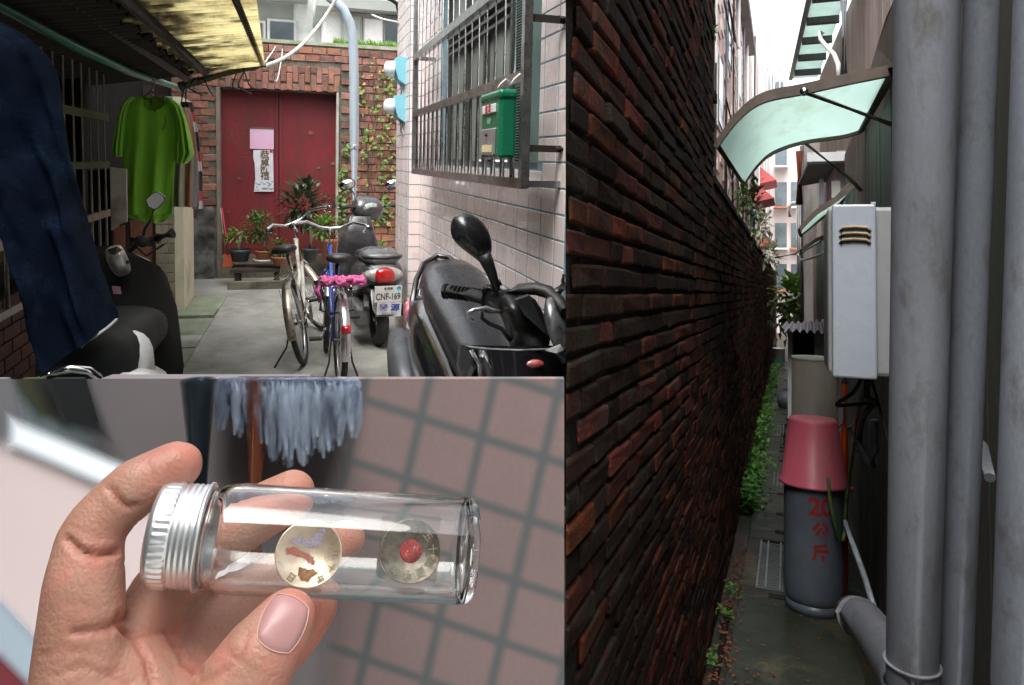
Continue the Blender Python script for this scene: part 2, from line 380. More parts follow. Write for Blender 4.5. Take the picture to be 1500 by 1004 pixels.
for i in range(26):
    c = A(rng.uniform(374, 399), rng.uniform(266, 279), d-.0035); mb = MB(); s = rng.uniform(.004, .014); mb.box((c.x-s, d-.004, c.z-s*.5), (c.x+s, d-.003, c.z+s*.5)); ob('print_mark', mb, inkblue, r_)
mb = MB(); c = A(397, 222, d); mb.box((c.x-.015, d-.005, c.z-.015), (c.x+.02, d-.003, c.z+.015)); ob('red_seal', mb, inkr, r_)
# ---- distant buildings beyond the gate wall
pale = mat('pale_plaster', (.82, .82, .8), (.7, .72, .7), 1.5, .85, bump=.2, dirt=(.5, .52, .5), da=.3, ds=1.5)
greyp = mat('grey_plaster', (.34, .36, .34), (.25, .27, .25), 1.5, .85, bump=.2)
wing = mat('window_glass_dark', (.05, .07, .08), (.1, .13, .15), 2, .12)
wht = mat('white_frame', (.72, .72, .7), rough=.5)
bl = root('apartment_house', FA, (-.5, 15, GA), 'pale apartment house with balcony and grey windows behind the brick wall', 'building')
mb = MB(); mb.box((-2.6, 15, GA), (1.1, 19, 5)); ob('wall', mb, pale, bl)
mb = MB(); mb.box((-2.4, 14.3, 2.87), (.25, 15, 3.05)); mb.box((-2.4, 14.3, 3.05), (.25, 14.36, 3.5)); ob('balcony', mb, greyp, bl)
mb = MB(); mb.box((-1.0, 14.98, 2.05), (.0, 15.0, 2.85)); ob('shaded_panel', mb, greyp, bl)
for (x0, z0, x1, z1) in ((-.42, 2.15, .0, 2.5), (-1.0, 2.1, -.55, 2.45), (-.3, 3.2, .2, 4.2), (.5, 2.15, .9, 3)):
    mb = MB(); mb.box((x0-.05, 14.93, z0-.05), (x1+.05, 14.97, z1+.05)); wf = ob('window', mb, wht, bl)
    mb = MB(); mb.box((x0, 14.9, z0), (x1, 14.925, z1)); ob('pane', mb, wing, wf)
mb = MB(); [mb.cyl((-1.25+.13*i, 14.33, 3.5), (-1.25+.13*i, 14.33, 3.9), .012, 6) for i in range(12)]; mb.cyl((-2.2, 14.33, 3.9), (.25, 14.33, 3.9), .02, 6); ob('balcony_rail', mb, steel, bl)
b2 = root('tiled_house', FA, (2, 13, GA), 'white tiled house with a grey flat eave and pale shuttered window over the brick wall', 'building')
mb = MB(); mb.box((.5, 13.2, GA), (4.5, 17, 2.45)); ob('wall', mb, mat('white_small_tile', (.72, .72, .7), (.6, .62, .6), 30, .5), b2)
mb = MB(); mb.box((.35, 12.8, 2.45), (4.5, 17, 2.62)); ob('eave', mb, greyp, b2)
mb = MB(); mb.box((.35, 12.9, 2.62), (4.5, 17, 3.3)); ob('parapet', mb, pale, b2)
for (x0, x1, z0, z1, mm) in ((1.15, 1.45, 1.95, 2.35, wht), (1.5, 1.9, 1.9, 2.4, wing), (.8, 1.08, 1.7, 2.38, greyp)):
    mb = MB(); mb.box((x0-.03, 13.12, z0-.03), (x1+.03, 13.18, z1+.03)); wf = ob('window', mb, greyp, b2)
    mb = MB(); mb.box((x0, 13.1, z0), (x1, 13.115, z1)); ob('pane', mb, mm, wf)
# ---- pale blue vent pipe, cables
mb = MB(); D = 7.6
mb.tube([A(519, 440, D), A(519, 200, D), A(518.5, 90, D), A(517, 60, D), A(513, 35, D), A(503, 14, D), A(490, 2, D), A(470, -14, D)], .046, 14)
pb = ob('vent_pipe', mb, mat('pale_blue_pvc', (.42, .5, .56), (.33, .41, .47), 3, .45, bump=.1, dirt=(.3, .32, .3), da=.3, fine=.06, stretch=(1, 1, .3)), None, FA, 'tall pale blue pipe rising beside the gate and bending left at its top', 'pipe', base=A(519, 430, D))
mb = MB(); mb.tube([A(519, 219, D), A(519, 212, D)], .0475, 14); o = ob('pipe_band', mb, mat('white_band', (.8, .8, .78), rough=.5), pb)
cab = mat('pale_cable', (.6, .6, .57), (.45, .45, .42), 9, .6)
def cable(nm, pts, r, m, lab, sag=0, fr=FA, n=6, cat='cable', group=None):
    P = [fr.p(*q) for q in pts]; out = []
    for i in range(len(P)-1):
        p0, p1, p2, p3 = P[max(i-1, 0)], P[i], P[i+1], P[min(i+2, len(P)-1)]
        for k in range(6):
            t = k/6; out.append(.5*((2*p1)+(p2-p0)*t+(2*p0-5*p1+4*p2-p3)*t*t+(3*p1-p0-3*p2+p3)*t*t*t))
    out.append(P[-1]); mb = MB(); mb.tube(out, r, n)
    return ob(nm, mb, m, None, fr, lab, cat, group)
cable('cable', [(500, -15, 6.5), (478, 22, 6.5), (450, 58, 6.3), (420, 83, 6), (388, 97, 5.6), (382, 99, 5.5)], .014, cab, 'thick white cable sweeping down left to the awning corner')
cable('cable', [(388, 92, 5.6), (400, 75, 7), (404, 70, 8), (403, 95, 8.2), (399, 112, 8.4), (405, 119, 8.6), (410, 100, 8.8), (414, 72, 9)], .006, cab, 'thin cream wire looping below the top of the brick wall')
cable('cable', [(545, 22, 8), (560, 28, 7.5), (583, 33, 6.2)], .01, cab, 'short white cable reaching the pink pillar top')
# ---- pink tiled wall
pw = root('pink_tiled_wall', FA, (.95, 4.2, GA), 'pink tiled house wall with blue-grey joints and a projecting pillar', 'wall')
WX = .916; wy0 = 2.46
# near end of the wall follows the blunt corner of the building
mb = MB()
# core in four pieces around the window opening
oy0, oy1, oz0, oz1 = 2.79, 4.85, -.03, 1.12
ZT = 2.6
for (y0, y1, z0, z1) in ((wy0, oy0, GA, ZT), (oy1, 5.6, GA, ZT), (oy0, oy1, GA, oz0), (oy0, oy1, oz1, ZT)): mb.box((WX-.0025, y0, z0), (WX+.16, y1, z1))
mb.box((.8215, 5.5975, GA), (1.076, 6.29, ZT)); ob('wall_core', mb, grout, pw)
TP, TH = .16, .0935
def tile_me(w_, h_, name='tile'):
    mb_ = MB(); mb_.bbox((-.005, -w_/2, -h_/2), (.005, w_/2, h_/2), .0025); me_ = mesh_of(mb_, name); me_.materials.append(pinktile); return me_
tcache = {}
cnt = 0; extra = MB()
def tile_at(x, y0, y1, z0, z1, nrm='x'):
    global cnt
    w_, h_ = y1-y0-.012, z1-z0-.0065
    if w_ < .012 or h_ < .012: return
    key = (round(w_, 3), round(h_, 3))
    if key not in tcache: tcache[key] = tile_me(w_, h_)
    c = V((x, (y0+y1)/2, (z0+z1)/2)) if nrm == 'x' else V(((y0+y1)/2, x, (z0+z1)/2))
    M = Matrix.Translation(c-V((.95, 4.2, GA))) @ (Matrix.Identity(4) if nrm == 'x' else Matrix.Rotation(PI/2, 4, 'Z')) @ Matrix.Rotation(rng.uniform(-.006, .006), 4, 'Z') @ Matrix.Rotation(rng.uniform(-.006, .006), 4, 'Y')
    # hidden or tiny tiles are joined; visible large ones are single parts
    q = c; px = 430+1100*q.x/q.y; py = 230-1100*q.z/q.y
    if -10 < py < 550 and cnt < 300 and q.y < 5.6:
        piece('tile', tcache[key], pw, M); cnt += 1
    else:
        extra.box((-.005, -w_/2, -h_/2), (.005, w_/2, h_/2), Matrix.Translation(V((.95, 4.2, GA))) @ M)
y = wy0+.004
first = True
while y < 5.6:
    y1 = min(y+(TP if not first else .11), 5.6); first = False
    z = GA
    while z < ZT-.02:
        z1 = z+TH
        # clip against window
        if y1 > oy0 and y < oy1 and z1 > oz0 and z < oz1:
            if z < oz0-.01: tile_at(WX, y, y1, z, oz0)
            elif z1 > oz1+.01: tile_at(WX, y, y1, oz1, z1)
            elif y < oy0-.01: tile_at(WX, y, oy0, z, z1)
            elif y1 > oy1+.01: tile_at(WX, oy1, y1, z, z1)
        else: tile_at(WX, y, y1, z, z1)
        z = z1
    y = y1
z = GA
while z < ZT-.02:
    tile_at(.824, 5.61, 5.83, z, z+TH); tile_at(.824, 5.83, 6.05, z, z+TH); tile_at(.824, 6.05, 6.29, z, z+TH)
    tile_at(5.6, .82, .916, z, z+TH, 'y'); z += TH
o = ob('tile', extra, pinktile, pw, kind='stuff')
# roof band above with black gutter pipe on pillar
mb = MB(); mb.tube([A(586, 62, 6.35), A(585, 20, 6.35), A(582, 6, 6.35), A(574, 0, 6.35), A(560, -6, 6.35)], .018, 8); ob('conduit', mb, blackp, None, FA, 'thin black conduit curving over the pink pillar top', 'pipe')
# window
win = root('house_window', FA, (WX+.1, 3.87, oz0), 'wide aluminium window with grey glass and insect screen in the pink wall', 'window')
alu = mat('dark_aluminium', (.1, .1, .1), (.15, .15, .14), 9, .4, .6); pal = mat('pale_curtain_glass', (.3, .33, .29), (.22, .25, .22), 1.5, .35, stretch=(1, 3, .2))
fx = WX+.04
mb = MB()
for (y0, y1, z0, z1) in ((oy0, oy1, oz0, oz0+.03), (oy0, oy1, oz1-.03, oz1), (oy0, oy0+.03, oz0+.03, oz1-.03), (oy1-.03, oy1, oz0+.03, oz1-.03), (3.35, 3.38, oz0+.03, oz1-.03), (3.86, 3.89, oz0+.03, oz1-.03), (4.3, 4.32, oz0+.03, oz1-.03)): mb.box((fx, y0, z0), (fx+.05, y1, z1))
for k in range(3): mb.box((fx-.01, 3.38, .66+.05*k), (fx+.04, 4.8, .675+.05*k))
ob('frame', mb, alu, win)
for (y0, y1) in ((3.4, 3.86), (3.9, 4.3), (4.33, 4.8)):
    mb = MB(); mb.box((fx+.03, y0, oz0+.04), (fx+.038, y1, oz1-.04)); ob('pane', mb, pal, win)
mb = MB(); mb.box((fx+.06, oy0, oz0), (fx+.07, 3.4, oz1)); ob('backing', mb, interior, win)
mb = MB()
for k in range(40): mb.box((fx+.005, oy0+.03+.32*k/40, oz0+.03), (fx+.007, oy0+.033+.32*k/40, oz1-.03))
for k in range(90): mb.box((fx+.0065, oy0+.03, oz0+.03+1.12*k/90), (fx+.0085, 3.36, oz0+.034+1.12*k/90))
ob('insect_screen', mb, mat('teal_screen', (.16, .24, .22), rough=.5), win, kind='stuff')
# grille cage
gr = root('window_grille', FA, (.8, 3.8, -.1), 'stainless steel bar cage standing out from the window of the pink house', 'grille')
GX, g0, g1 = .776, 2.53, 5.04
k = 0; yb = g0+.145
while yb < g1:
    mb = MB(); mb.tube([(GX, yb, -.08), (GX, yb, 1.25)], .011, 8); ob('bar', mb, steel, gr, label=None); yb += .14
for z, r in ((-.075, .018), (.3, .02), (.67, .02), (1.25, .02)):
    mb = MB(); mb.box((GX-.016, g0, z-r), (GX+.014, g1, z+r)); ob('rail', mb, steel, gr)
for yy in (g0, g1):
    mb = MB(); mb.box((GX-.014, yy-.018, -.09), (GX+.016, yy+.018, 1.25)); ob('corner_post', mb, steel, gr)
    for z in (-.075, .67, 1.25):
        mb = MB(); mb.box((GX, yy-.012, z-.012), (WX, yy+.012, z+.012)); ob('side_rail', mb, steel, gr)
for z in (.05, .5):
    mb = MB(); mb.box((GX, g0-.01, z-.012), (WX-.0, g0+.008, z+.012)); mb.cyl((WX-.03, g0-.02, z), (WX-.0, g0-.02, z), .012); ob('bracket', mb, darkiron, gr)
# bottom shelf bars of the cage
for k in range(5):
    mb = MB(); mb.tube([(GX+.02+.023*k, g0, -.08), (GX+.02+.023*k, g1, -.08)], .006, 6); ob('floor_bar', mb, steel, gr)
# mailbox
gmail = mat('green_enamel', (.01, .17, .085), (.012, .14, .07), 5, .3, coat=.3, bump=.05, dirt=(.03, .12, .08), da=.2)
mbx = root('mailbox', FA, (.73, 2.69, -.01), 'green metal mailbox hanging on the window grille', 'mailbox')
mb = MB(); mb.bbox((.681, 2.513, .012), (.742, 2.782, .243), .012); ob('case', mb, gmail, mbx)
mb = MB(); mb.bbox((.676, 2.508, .215), (.744, 2.787, .251), .012); ob('lid', mb, gmail, mbx)
wpl = mat('white_plate', (.8, .8, .78), (.65, .65, .62), 12, .4); 
mb = MB(); mb.bbox((.6745, 2.56, .172), (.681, 2.745, .204), .006); sp = ob('slot_plate', mb, wpl, mbx)
letter('信 箱', .034, inkr, mbx, FT(mbx, basisM((.673, 2.652, .188), (0, -1, 0), (0, 0, 1))), bold=.0006)
mb = MB(); mb.bbox((.674, 2.56, .024), (.681, 2.76, .118), .003); ob('label_holder', mb, mat('silver_plate', (.6, .6, .6), (.45, .45, .44), 8, .3, .7), mbx)
mb = MB(); mb.box((.6725, 2.59, .034), (.6745, 2.73, .06)); ob('name_card', mb, mat('cream_card', (.7, .62, .35), rough=.8), mbx)
mb = MB(); mb.lathe([(.007, 0), (.007, .006), (0.001, .006)], basisM((.673, 2.66, .097), (0, 1, 0), (0, 0, 1)) @ Matrix.Rotation(PI, 4, 'Y'), 10); ob('lock', mb, darkiron, mbx)
letter('郵便', .026, mat('faint_print', (.35, .55, .5), rough=.5), mbx, FT(mbx, basisM((.680, 2.66, .145), (0, -1, 0), (0, 0, 1))), name='lettering')
mb = MB(); mb.tube([(.71, 2.55, .245), (.74, 2.55, .29), (.768, 2.55, .315)], .003, 6); mb.tube([(.71, 2.73, .245), (.74, 2.73, .29), (.768, 2.73, .315)], .003, 6); ob('hanging_wire', mb, wpl, mbx)
# electric meters
mblue = mat('meter_blue', (.22, .55, .65), (.2, .5, .6), 6, .4, coat=.2, dirt=(.1, .25, .28), da=.2)
for i, (z0, z1) in enumerate(((.565, .775), (.28, .49))):
    m_ = root('electric_meter', FA, (.86, 5.9, z0), ['upper', 'lower'][i]+' of the two light blue electric meters on the pink pillar', 'meter', 'electric meters on the pillar')
    mb = MB(); mb.prism([V((.822, 5.78, z0+.0)), V((.765, 5.78, z0+.04)), V((.74, 5.78, z0+.12)), V((.74, 5.78, z1-.02)), V((.755, 5.78, z1)), V((.822, 5.78, z1))], (0, .2, 0)); ob('case', mb, mblue, m_)
    mb = MB(); mb.lathe([(.062, 0), (.062, .03), (.055, .06), (.03, .075), (0.001, .078)], basisM((.741, 5.88, z1-.085), (0, 1, 0), (0, 0, 1)) @ Matrix.Rotation(PI, 4, 'Y'), 20); ob('glass_dome', mb, mat('meter_dome', (.85, .86, .86), (.7, .7, .7), 40, .1, coat=.6), m_)
    mb = MB(); mb.tube([(.805, 5.86, z0+.02), (.81, 5.86, z0-.06), (.82, 5.86, z0-.1)], .008, 6); mb.tube([(.795, 5.9, z0+.02), (.805, 5.9, z0-.07)], .007, 6); ob('wire', mb, wpl, m_)
# ---- ivy
leafg = mat('ivy_leaf', (.09, .22, .03), (.16, .26, .04), 14, .5, rnd=.2, transl=.25); leafo = mat('ivy_leaf_old', (.4, .22, .06), (.25, .3, .06), 14, .5, transl=.25)
stemm = mat('vine_stem', (.1, .07, .04), (.06, .05, .03), 20, .9)
def vine(px0, px1, py0, py1, n, lab, seed, dy=-.04):
    r = random.Random(seed); rt = root('ivy_vine', FA, A((px0+px1)/2, py1, WD-.03), lab, 'ivy', 'ivy climbing the brick wall')
    g_, o_, st = MB(), MB(), MB()
    for s in range(5):
        x = r.uniform(px0, px1); pts = []
        for t in range(8):
            y = py1+(py0-py1)*t/7; x += r.uniform(-6, 6); x = min(max(x, px0), px1); pts.append(A(x, y, WD-.022-r.uniform(0, .01)))
        st.tube(pts, .004, 5)
        for _ in range(n//5):
            i = r.randrange(7); t = r.random(); p = pts[i].lerp(pts[i+1], t)+V((r.gauss(0, .05), r.uniform(-.06, 0), r.gauss(0, .04)))
            if p.x < gx1+.02: p.x = gx1+.03
            if mnoise.noise(V((p.x*5, p.z*4, seed))) < -.12: continue
            dirn = V((r.uniform(-1, 1), r.uniform(-.6, -.1), r.uniform(-1, .3)))
            (g_ if r.random() < .84 else o_).leaf(p, dirn, (0, -1, .4), r.uniform(.02, .075), r.uniform(.02, .06), .2)
    ob('stem', st, stemm, rt); ob('foliage', g_, leafg, rt, kind='stuff', fix=False); ob('foliage', o_, leafo, rt, kind='stuff', fix=False)
vine(497, 512, 200, 330, 110, 'narrow ivy with yellowing leaves between the gate post and the blue pipe', 1)
vine(527, 556, 95, 200, 60, 'sparse high ivy on bricks right of the blue pipe top', 2)
vine(528, 580, 185, 330, 240, 'dense leafy ivy on bricks behind the scooter mirror', 3)
vine(566, 581, 90, 180, 40, 'thin ivy trailing beneath the electric meters', 4)
gt = MB(); r = random.Random(5)
for _ in range(260):
    p = V((r.uniform(.45, 1.2), WD+.1+r.uniform(-.08, .1), wtop+.02)); gt.leaf(p, (r.uniform(-.6, .6), r.uniform(-.6, .2), 1), (0, -1, 0), r.uniform(.03, .1), .02, .3)
ob('weeds', gt, leafg, None, FA, 'light green weeds growing along the top of the brick wall', 'weeds', kind='stuff', fix=False)
# ---- potted plants in front of the gate
terra = mat('terracotta', (.36, .12, .06), (.28, .1, .055), 8, .8, bump=.2, bs=60, dirt=(.3, .25, .2), da=.3, ds=6)
potg = mat('grey_plastic_pot', (.06, .07, .085), (.09, .1, .11), 8, .55, dirt=(.16, .16, .15), da=.2)
green1 = mat('leaf_green', (.06, .13, .03), (.1, .18, .04), 14, .45, transl=.2); green2 = mat('leaf_dark', (.025, .05, .022), (.05, .08, .035), 14, .4, transl=.1)
green3 = mat('leaf_bright', (.12, .24, .04), (.18, .3, .06), 14, .45, transl=.25)
soil = mat('soil', (.04, .03, .02), (.02, .015, .01), 30, .95, bump=.6)
def pot(px, py, rpx, hpx, d_, m, lab, gm, crown, n, L, seed, trunk=None, saucer=False, W=.45):
    c = A(px, py, d_); s = d_/1100; R = rpx*s; H = hpx*s; r = random.Random(seed)
    rt = root('potted_plant', FA, c, lab, 'potted plant', 'potted plants before the red gate')
    mb = MB(); mb.lathe([(.001, 0), (R*.72, 0), (R*.95, H*.8), (R*1.06, H*.8), (R*1.08, H), (R*.93, H), (R*.9, H*.85), (.001, H*.85)], None, 20); ob('pot', mb, m, rt, local=True)
    if saucer: mb = MB(); mb.lathe([(.001, -.004), (R*1.05, -.004), (R*1.15, .02), (R*1.08, .02), (R*1.0, .004)], None, 20); ob('saucer', mb, wpl, rt, local=True)
    mb = MB(); mb.lathe([(R*.9, H*.87), (.001, H*.88)], None, 12); ob('soil', mb, soil, rt, local=True)
    if trunk:
        mb = MB(); mb.tube([(0, 0, H*.8), (.005, 0, H+trunk*.5), (0.01, 0, H+trunk)], [.035, .028, .022], 10); ob('trunk', mb, mat('pale_trunk', (.38, .34, .28), (.25, .22, .18), 12, .9, bump=.4), rt, local=True)
    cx_, cz_, rx, rz_ = crown; fb = MB(); cc = V(((cx_)*s, 0, H+cz_*s))
    st = MB()
    for k in range(7):
        e = cc+V((r.gauss(0, rx*s*.5), r.gauss(0, .05), r.gauss(0, rz_*s*.5))); st.tube([(0, 0, H*.8+(trunk or 0)), V((0, 0, H)).lerp(e, .5)+V((r.uniform(-.02, .02), 0, .02)), e], .004, 5)
    ob('stem', st, stemm, rt, local=True)
    for _ in range(n):
        a = r.uniform(0, 2*PI); b = r.uniform(-1, 1); q = r.random()**.5
        p = cc+V((math.cos(a)*math.sqrt(1-b*b)*rx*s*q, math.sin(a)*math.sqrt(1-b*b)*rx*s*.7*q, b*rz_*s*q))
        dd = (p-cc).normalized()+V((r.uniform(-.5, .5), r.uniform(-.5, .5), r.uniform(-.2, .6)))
        fb.leaf(p, dd, (0, 0, 1), L*r.uniform(.6, 1.2), L*W*r.uniform(.8, 1.2), .25)
    ob('foliage', fb, gm, rt, local=True, kind='stuff', fix=False)
shelf = root('plank_bench', FA, (A(375, 385, 8.6).x, 8.6, GA), 'low dark plank bench under the potted plants', 'bench')
a_, b_ = A(338, 385, 8.45), A(410, 385, 8.45)
mb = MB(); mb.box((a_.x, 8.35, -1.235), (b_.x, 8.75, -1.2)); ob('plank', mb, darkwood, shelf)
for xx in (a_.x+.04, b_.x-.06):
    mb = MB(); mb.box((xx, 8.38, GA), (xx+.05, 8.72, -1.237)); ob('support', mb, darkwood, shelf)
mb = MB(); mb.box((a_.x-.02, 8.25, GA), (b_.x+.05, 8.34, GA+.08)); ob('step_stone', mb, mortarA, None, FA, 'narrow dark stone kerb in front of the plank bench', 'kerb')
pot(352, 383, 14, 17, 8.55, potg, 'bonsai with pale trunk in a round grey pot at the left end of the bench', green3, (-1, 18, 22, 9), 150, .07, 11, trunk=.14)
pot(387, 382, 13, 15, 8.5, terra, 'bushy small-leaved bonsai with thick trunk in a terracotta pot', green1, (-8, 32, 22, 22), 520, .055, 12, trunk=.16, saucer=True)
pot(413, 388, 14, 12, 8.4, terra, 'low green seedlings in a brown bowl behind the bicycle', green1, (-2, 10, 15, 14), 260, .05, 13)
pot(482, 386, 12, 36, 8.3, terra, 'bright leafy plant in a tall orange-brown pot near the right gate post', green3, (-8, 16, 18, 18), 260, .07, 14)
pot(455, 384, 11, 20, 8.6, potg, 'large dark-leaved shrub spreading in front of the right gate leaf', green2, (-8, 62, 34, 32), 300, .12, 15, trunk=.25, W=.5)
pot(556, 400, 10, 20, 8.2, terra, 'small red pot with a leafy plant behind the scooter handlebar', green3, (0, 14, 14, 14), 120, .06, 16)
# dustpan and broom handle leaning in the corner
dp = root('dustpan', FA, A(334, 392, 8.5), 'orange plastic dustpan with upright handle left of the plant bench', 'dustpan')
mb = MB(); mb.prism([A(326, 392, 8.5), A(341, 390, 8.5), A(338, 374, 8.5), A(328, 373, 8.5)], (0, .05, 0)); ob('pan', mb, mat('orange_plastic', (.5, .1, .04), (.4, .08, .04), 9, .45), dp)
mb = MB(); mb.tube([A(333, 374, 8.5), A(330, 340, 8.6), A(325, 305, 8.75)], .008, 8); ob('handle', mb, inkr, dp)
mb = MB(); mb.tube([A(331, 380, 8.75), A(323, 305, 8.95)], .008, 8); ob('broom_stick', mb, mat('grey_stick', (.4, .38, .36), rough=.6), None, FA, 'thin grey stick leaning on the left gate post', 'stick')
# ---- left house wall with window bars
LX = -1.18
lw = root('left_house_wall', FA, (LX, 4, GA), 'dark left house wall with barred window above red-brown brick tiles', 'wall')
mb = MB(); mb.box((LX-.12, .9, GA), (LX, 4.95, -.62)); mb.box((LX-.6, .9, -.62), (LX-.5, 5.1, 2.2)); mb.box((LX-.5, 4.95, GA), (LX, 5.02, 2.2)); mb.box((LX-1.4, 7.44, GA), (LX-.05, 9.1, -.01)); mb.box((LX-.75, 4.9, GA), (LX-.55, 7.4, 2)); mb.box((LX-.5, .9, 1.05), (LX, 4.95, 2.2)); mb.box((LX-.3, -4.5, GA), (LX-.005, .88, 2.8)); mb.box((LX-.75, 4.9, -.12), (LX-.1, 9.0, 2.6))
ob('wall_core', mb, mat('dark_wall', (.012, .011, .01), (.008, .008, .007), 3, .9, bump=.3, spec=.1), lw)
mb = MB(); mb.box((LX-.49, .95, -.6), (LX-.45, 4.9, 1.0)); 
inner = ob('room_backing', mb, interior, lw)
# brown tiles low on the wall
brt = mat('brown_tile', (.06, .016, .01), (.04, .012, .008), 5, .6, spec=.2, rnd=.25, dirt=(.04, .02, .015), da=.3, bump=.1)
tl = MB(); tl.bbox((-.006, -.099, -.0285), (.006, .099, .0285), .003); tme = mesh_of(tl, 'brown_tile'); tme.materials.append(brt)
n_ = 0; ex = MB()
for rI in range(12):
    z = -.655-rI*.064; y = 1.0+(.1 if rI % 2 else 0)
    while y < 4.85:
        c = V((LX+.004, y, z)); px = 430+1100*c.x/c.y; py = 230-1100*c.z/c.y
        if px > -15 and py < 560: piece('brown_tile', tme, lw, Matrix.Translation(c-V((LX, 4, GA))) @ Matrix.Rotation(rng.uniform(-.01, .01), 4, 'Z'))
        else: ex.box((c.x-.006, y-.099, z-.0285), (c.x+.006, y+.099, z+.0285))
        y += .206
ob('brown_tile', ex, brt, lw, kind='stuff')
# panes in the dark window
dg = mat('dark_glass', (.02, .022, .022), (.035, .035, .033), 2, .15)
for (y0, y1) in ((1.1, 2.0), (2.05, 2.95), (3.0, 3.9), (3.95, 4.85)):
    mb = MB(); mb.box((LX-.2, y0, -.6), (LX-.19, y1, 1.0)); f_ = ob('window_pane', mb, dg, lw)
    mb = MB(); mb.box((LX-.185, y0-.02, -.6), (LX-.16, y0+.03, 1.0)); ob('window_stile', mb, alu, f_)
# bars
lg = root('barred_grille', FA, (-1.05, 3.6, -.62), 'rusty steel bar grille over the dark window of the left house', 'grille')
yb = 2.3
dsteel = mat('tarnished_steel', (.3, .28, .26), (.18, .14, .12), 14, .4, .6, fine=.1)
while yb < 4.93:
    mb = MB(); mb.tube([(-1.05, yb, -.62), (-1.05, yb, 1.05)], .009, 8); ob('bar', mb, dsteel, lg); yb += .16
mossy = mat('mossy_rail', (.05, .09, .03), (.09, .07, .05), 12, .9, bump=.5)
for z, mm, hgt, y0 in ((-.62, dsteel, .015, 1.2), (-.355, dsteel, .02, 1.2), (.2, mossy, .02, 3.55), (-.07, mossy, .018, 3.4), (1.0, dsteel, .02, 1.2)):
    mb = MB(); mb.box((-1.062, y0, z-hgt), (-1.042, 4.93, z+hgt)); ob('rail', mb, mm, lg)
for zz in (-.62, 1.0):
    mb = MB(); mb.box((LX, 4.6, zz-.01), (-1.05, 4.62, zz+.01)); ob('bracket', mb, dsteel, lg)
mb = MB(); mb.box((-1.038, 2.9, .478), (-1.022, 4.55, .51)); ob('wooden_lath', mb, mat('brown_lath', (.25, .16, .11), (.18, .11, .08), 6, .7, bump=.2, stretch=(1, .2, 1)), None, FA, 'thin brown wooden lath tied along the window bars below the green pole', 'lath')
# door, brown panels, tan pillar
rp = root('corner_pillar', FA, A(250, 443, 7.2), 'short pillar with tan tiles in front and a cream painted side', 'pillar')
rp0, rp1, rp2 = A(229, 443, 7.2), A(257, 443, 7.2), A(270, 443, 7.2)
tan = mat('tan_tile', (.27, .22, .15), (.2, .17, .12), 6, .5, rnd=.1); cream = mat('cream_paint', (.62, .58, .42), (.5, .47, .36), 4, .6, dirt=(.3, .27, .2), da=.3)
zp = A(250, 300, 7.2).z
mb = MB(); mb.box((rp0.x, 7.212, GA), (rp1.x, 7.9, .5)); ob('core', mb, grout, rp)
mb = MB(); mb.box((rp1.x, 7.2, GA), (rp2.x, 7.9, .5)); ob('cream_side', mb, cream, rp)
tt = MB(); wv = (rp1.x-rp0.x)/3; tt.bbox((-wv/2+.003, -.004, -.04), (wv/2-.003, .008, .04), .002); tm = mesh_of(tt, 'tile'); tm.materials.append(tan)
for i in range(3):
    for j in range(22):
        piece('tile', tm, rp, Matrix.Translation(V((rp0.x+wv*(i+.5), 7.205, GA+.045+j*.086))-A(250, 443, 7.2)))
dr = root('house_door', FA, A(205, 440, 7.35), 'old brown panelled door beyond the white scooter', 'door')
orp = mat('brown_door_panel', (.3, .12, .07), (.2, .08, .05), 5, .6, bump=.2, dirt=(.08, .04, .03), da=.4)
a_, b_ = A(160, 250, 7.35), A(228, 440, 7.35)
mb = MB(); mb.box((a_.x, 7.36, GA), (b_.x, 7.42, .6)); ob('door_leaf', mb, darkwood, dr)
for (x0, x1, y0, y1) in ((190, 224, 322, 352), (190, 224, 362, 392), (190, 224, 270, 316), (190, 224, 400, 432), (165, 184, 330, 392), (165, 184, 270, 322)):
    p, q = A(x0, y0, 7.35), A(x1, y1, 7.35); mb = MB(); mb.bbox((p.x, 7.34, q.z), (q.x, 7.37, p.z), .008); ob('panel', mb, orp, dr)
# white board behind the shirt
wb = MB(); wb.prism([A(161, 245, 4.3), A(185, 248, 4.3), A(186, 325, 4.3), A(163, 338, 4.3)], (.0, .02, 0))
bd = ob('white_board', wb, mat('worn_white_board', (.5, .48, .44), (.35, .33, .3), 6, .6, dirt=(.2, .15, .1), da=.4), None, FA, 'worn white plastic board with grip hole hooked on the bars behind the shirt', 'board')
mb = MB(); mb.tube([A(176, 331, 4.29), A(183, 327, 4.29)], .006, 6); ob('grip_hole', mb, interior, bd)
# ---- awning
aw = root('awning', FA, (-1.1, 3.5, .5), 'translucent yellowed corrugated awning over the left side of the alley', 'awning')
aws = mat('yellowed_plastic', (.56, .5, .26), (.4, .33, .14), 5, .5, bump=.1, dirt=(.05, .035, .018), da=.5, ds=2.6, transl=.85, stretch=(1, .7, 1), fine=.1)
P0 = {'on': A(376, 0, 3.2), 'of': A(388, 95, 5.5)}
def awf(u, v):                       # u across (0 = outer edge), v along the alley
    o0 = P0['on']; o1 = P0['of']; o_ = o0+(o1-o0)*((v*6.5-2.5)/1.0)*.43
    t = 2.0+3.55*v
    yy = t
    k = (yy-o0.y)/(o1.y-o0.y); xo = o0.x+(o1.x-o0.x)*k; zo = o0.z+(o1.z-o0.z)*k
    if yy < 1.2: zo = o0.z+(o1.z-o0.z)*((.2-o0.y)/(o1.y-o0.y)); xo = -.05
    xi, zi = -1.3, zo-.2+.02
    x = xo+(xi-xo)*u; z = zo+(zi-zo)*u
    return V((x, yy, z+.012*math.sin(yy*2*PI/.076)))
mb = MB(); mb.grid(awf, 14, 300); ob('corrugated_sheet', mb, aws, aw, fix=False)
mb = MB(); r = random.Random(2)
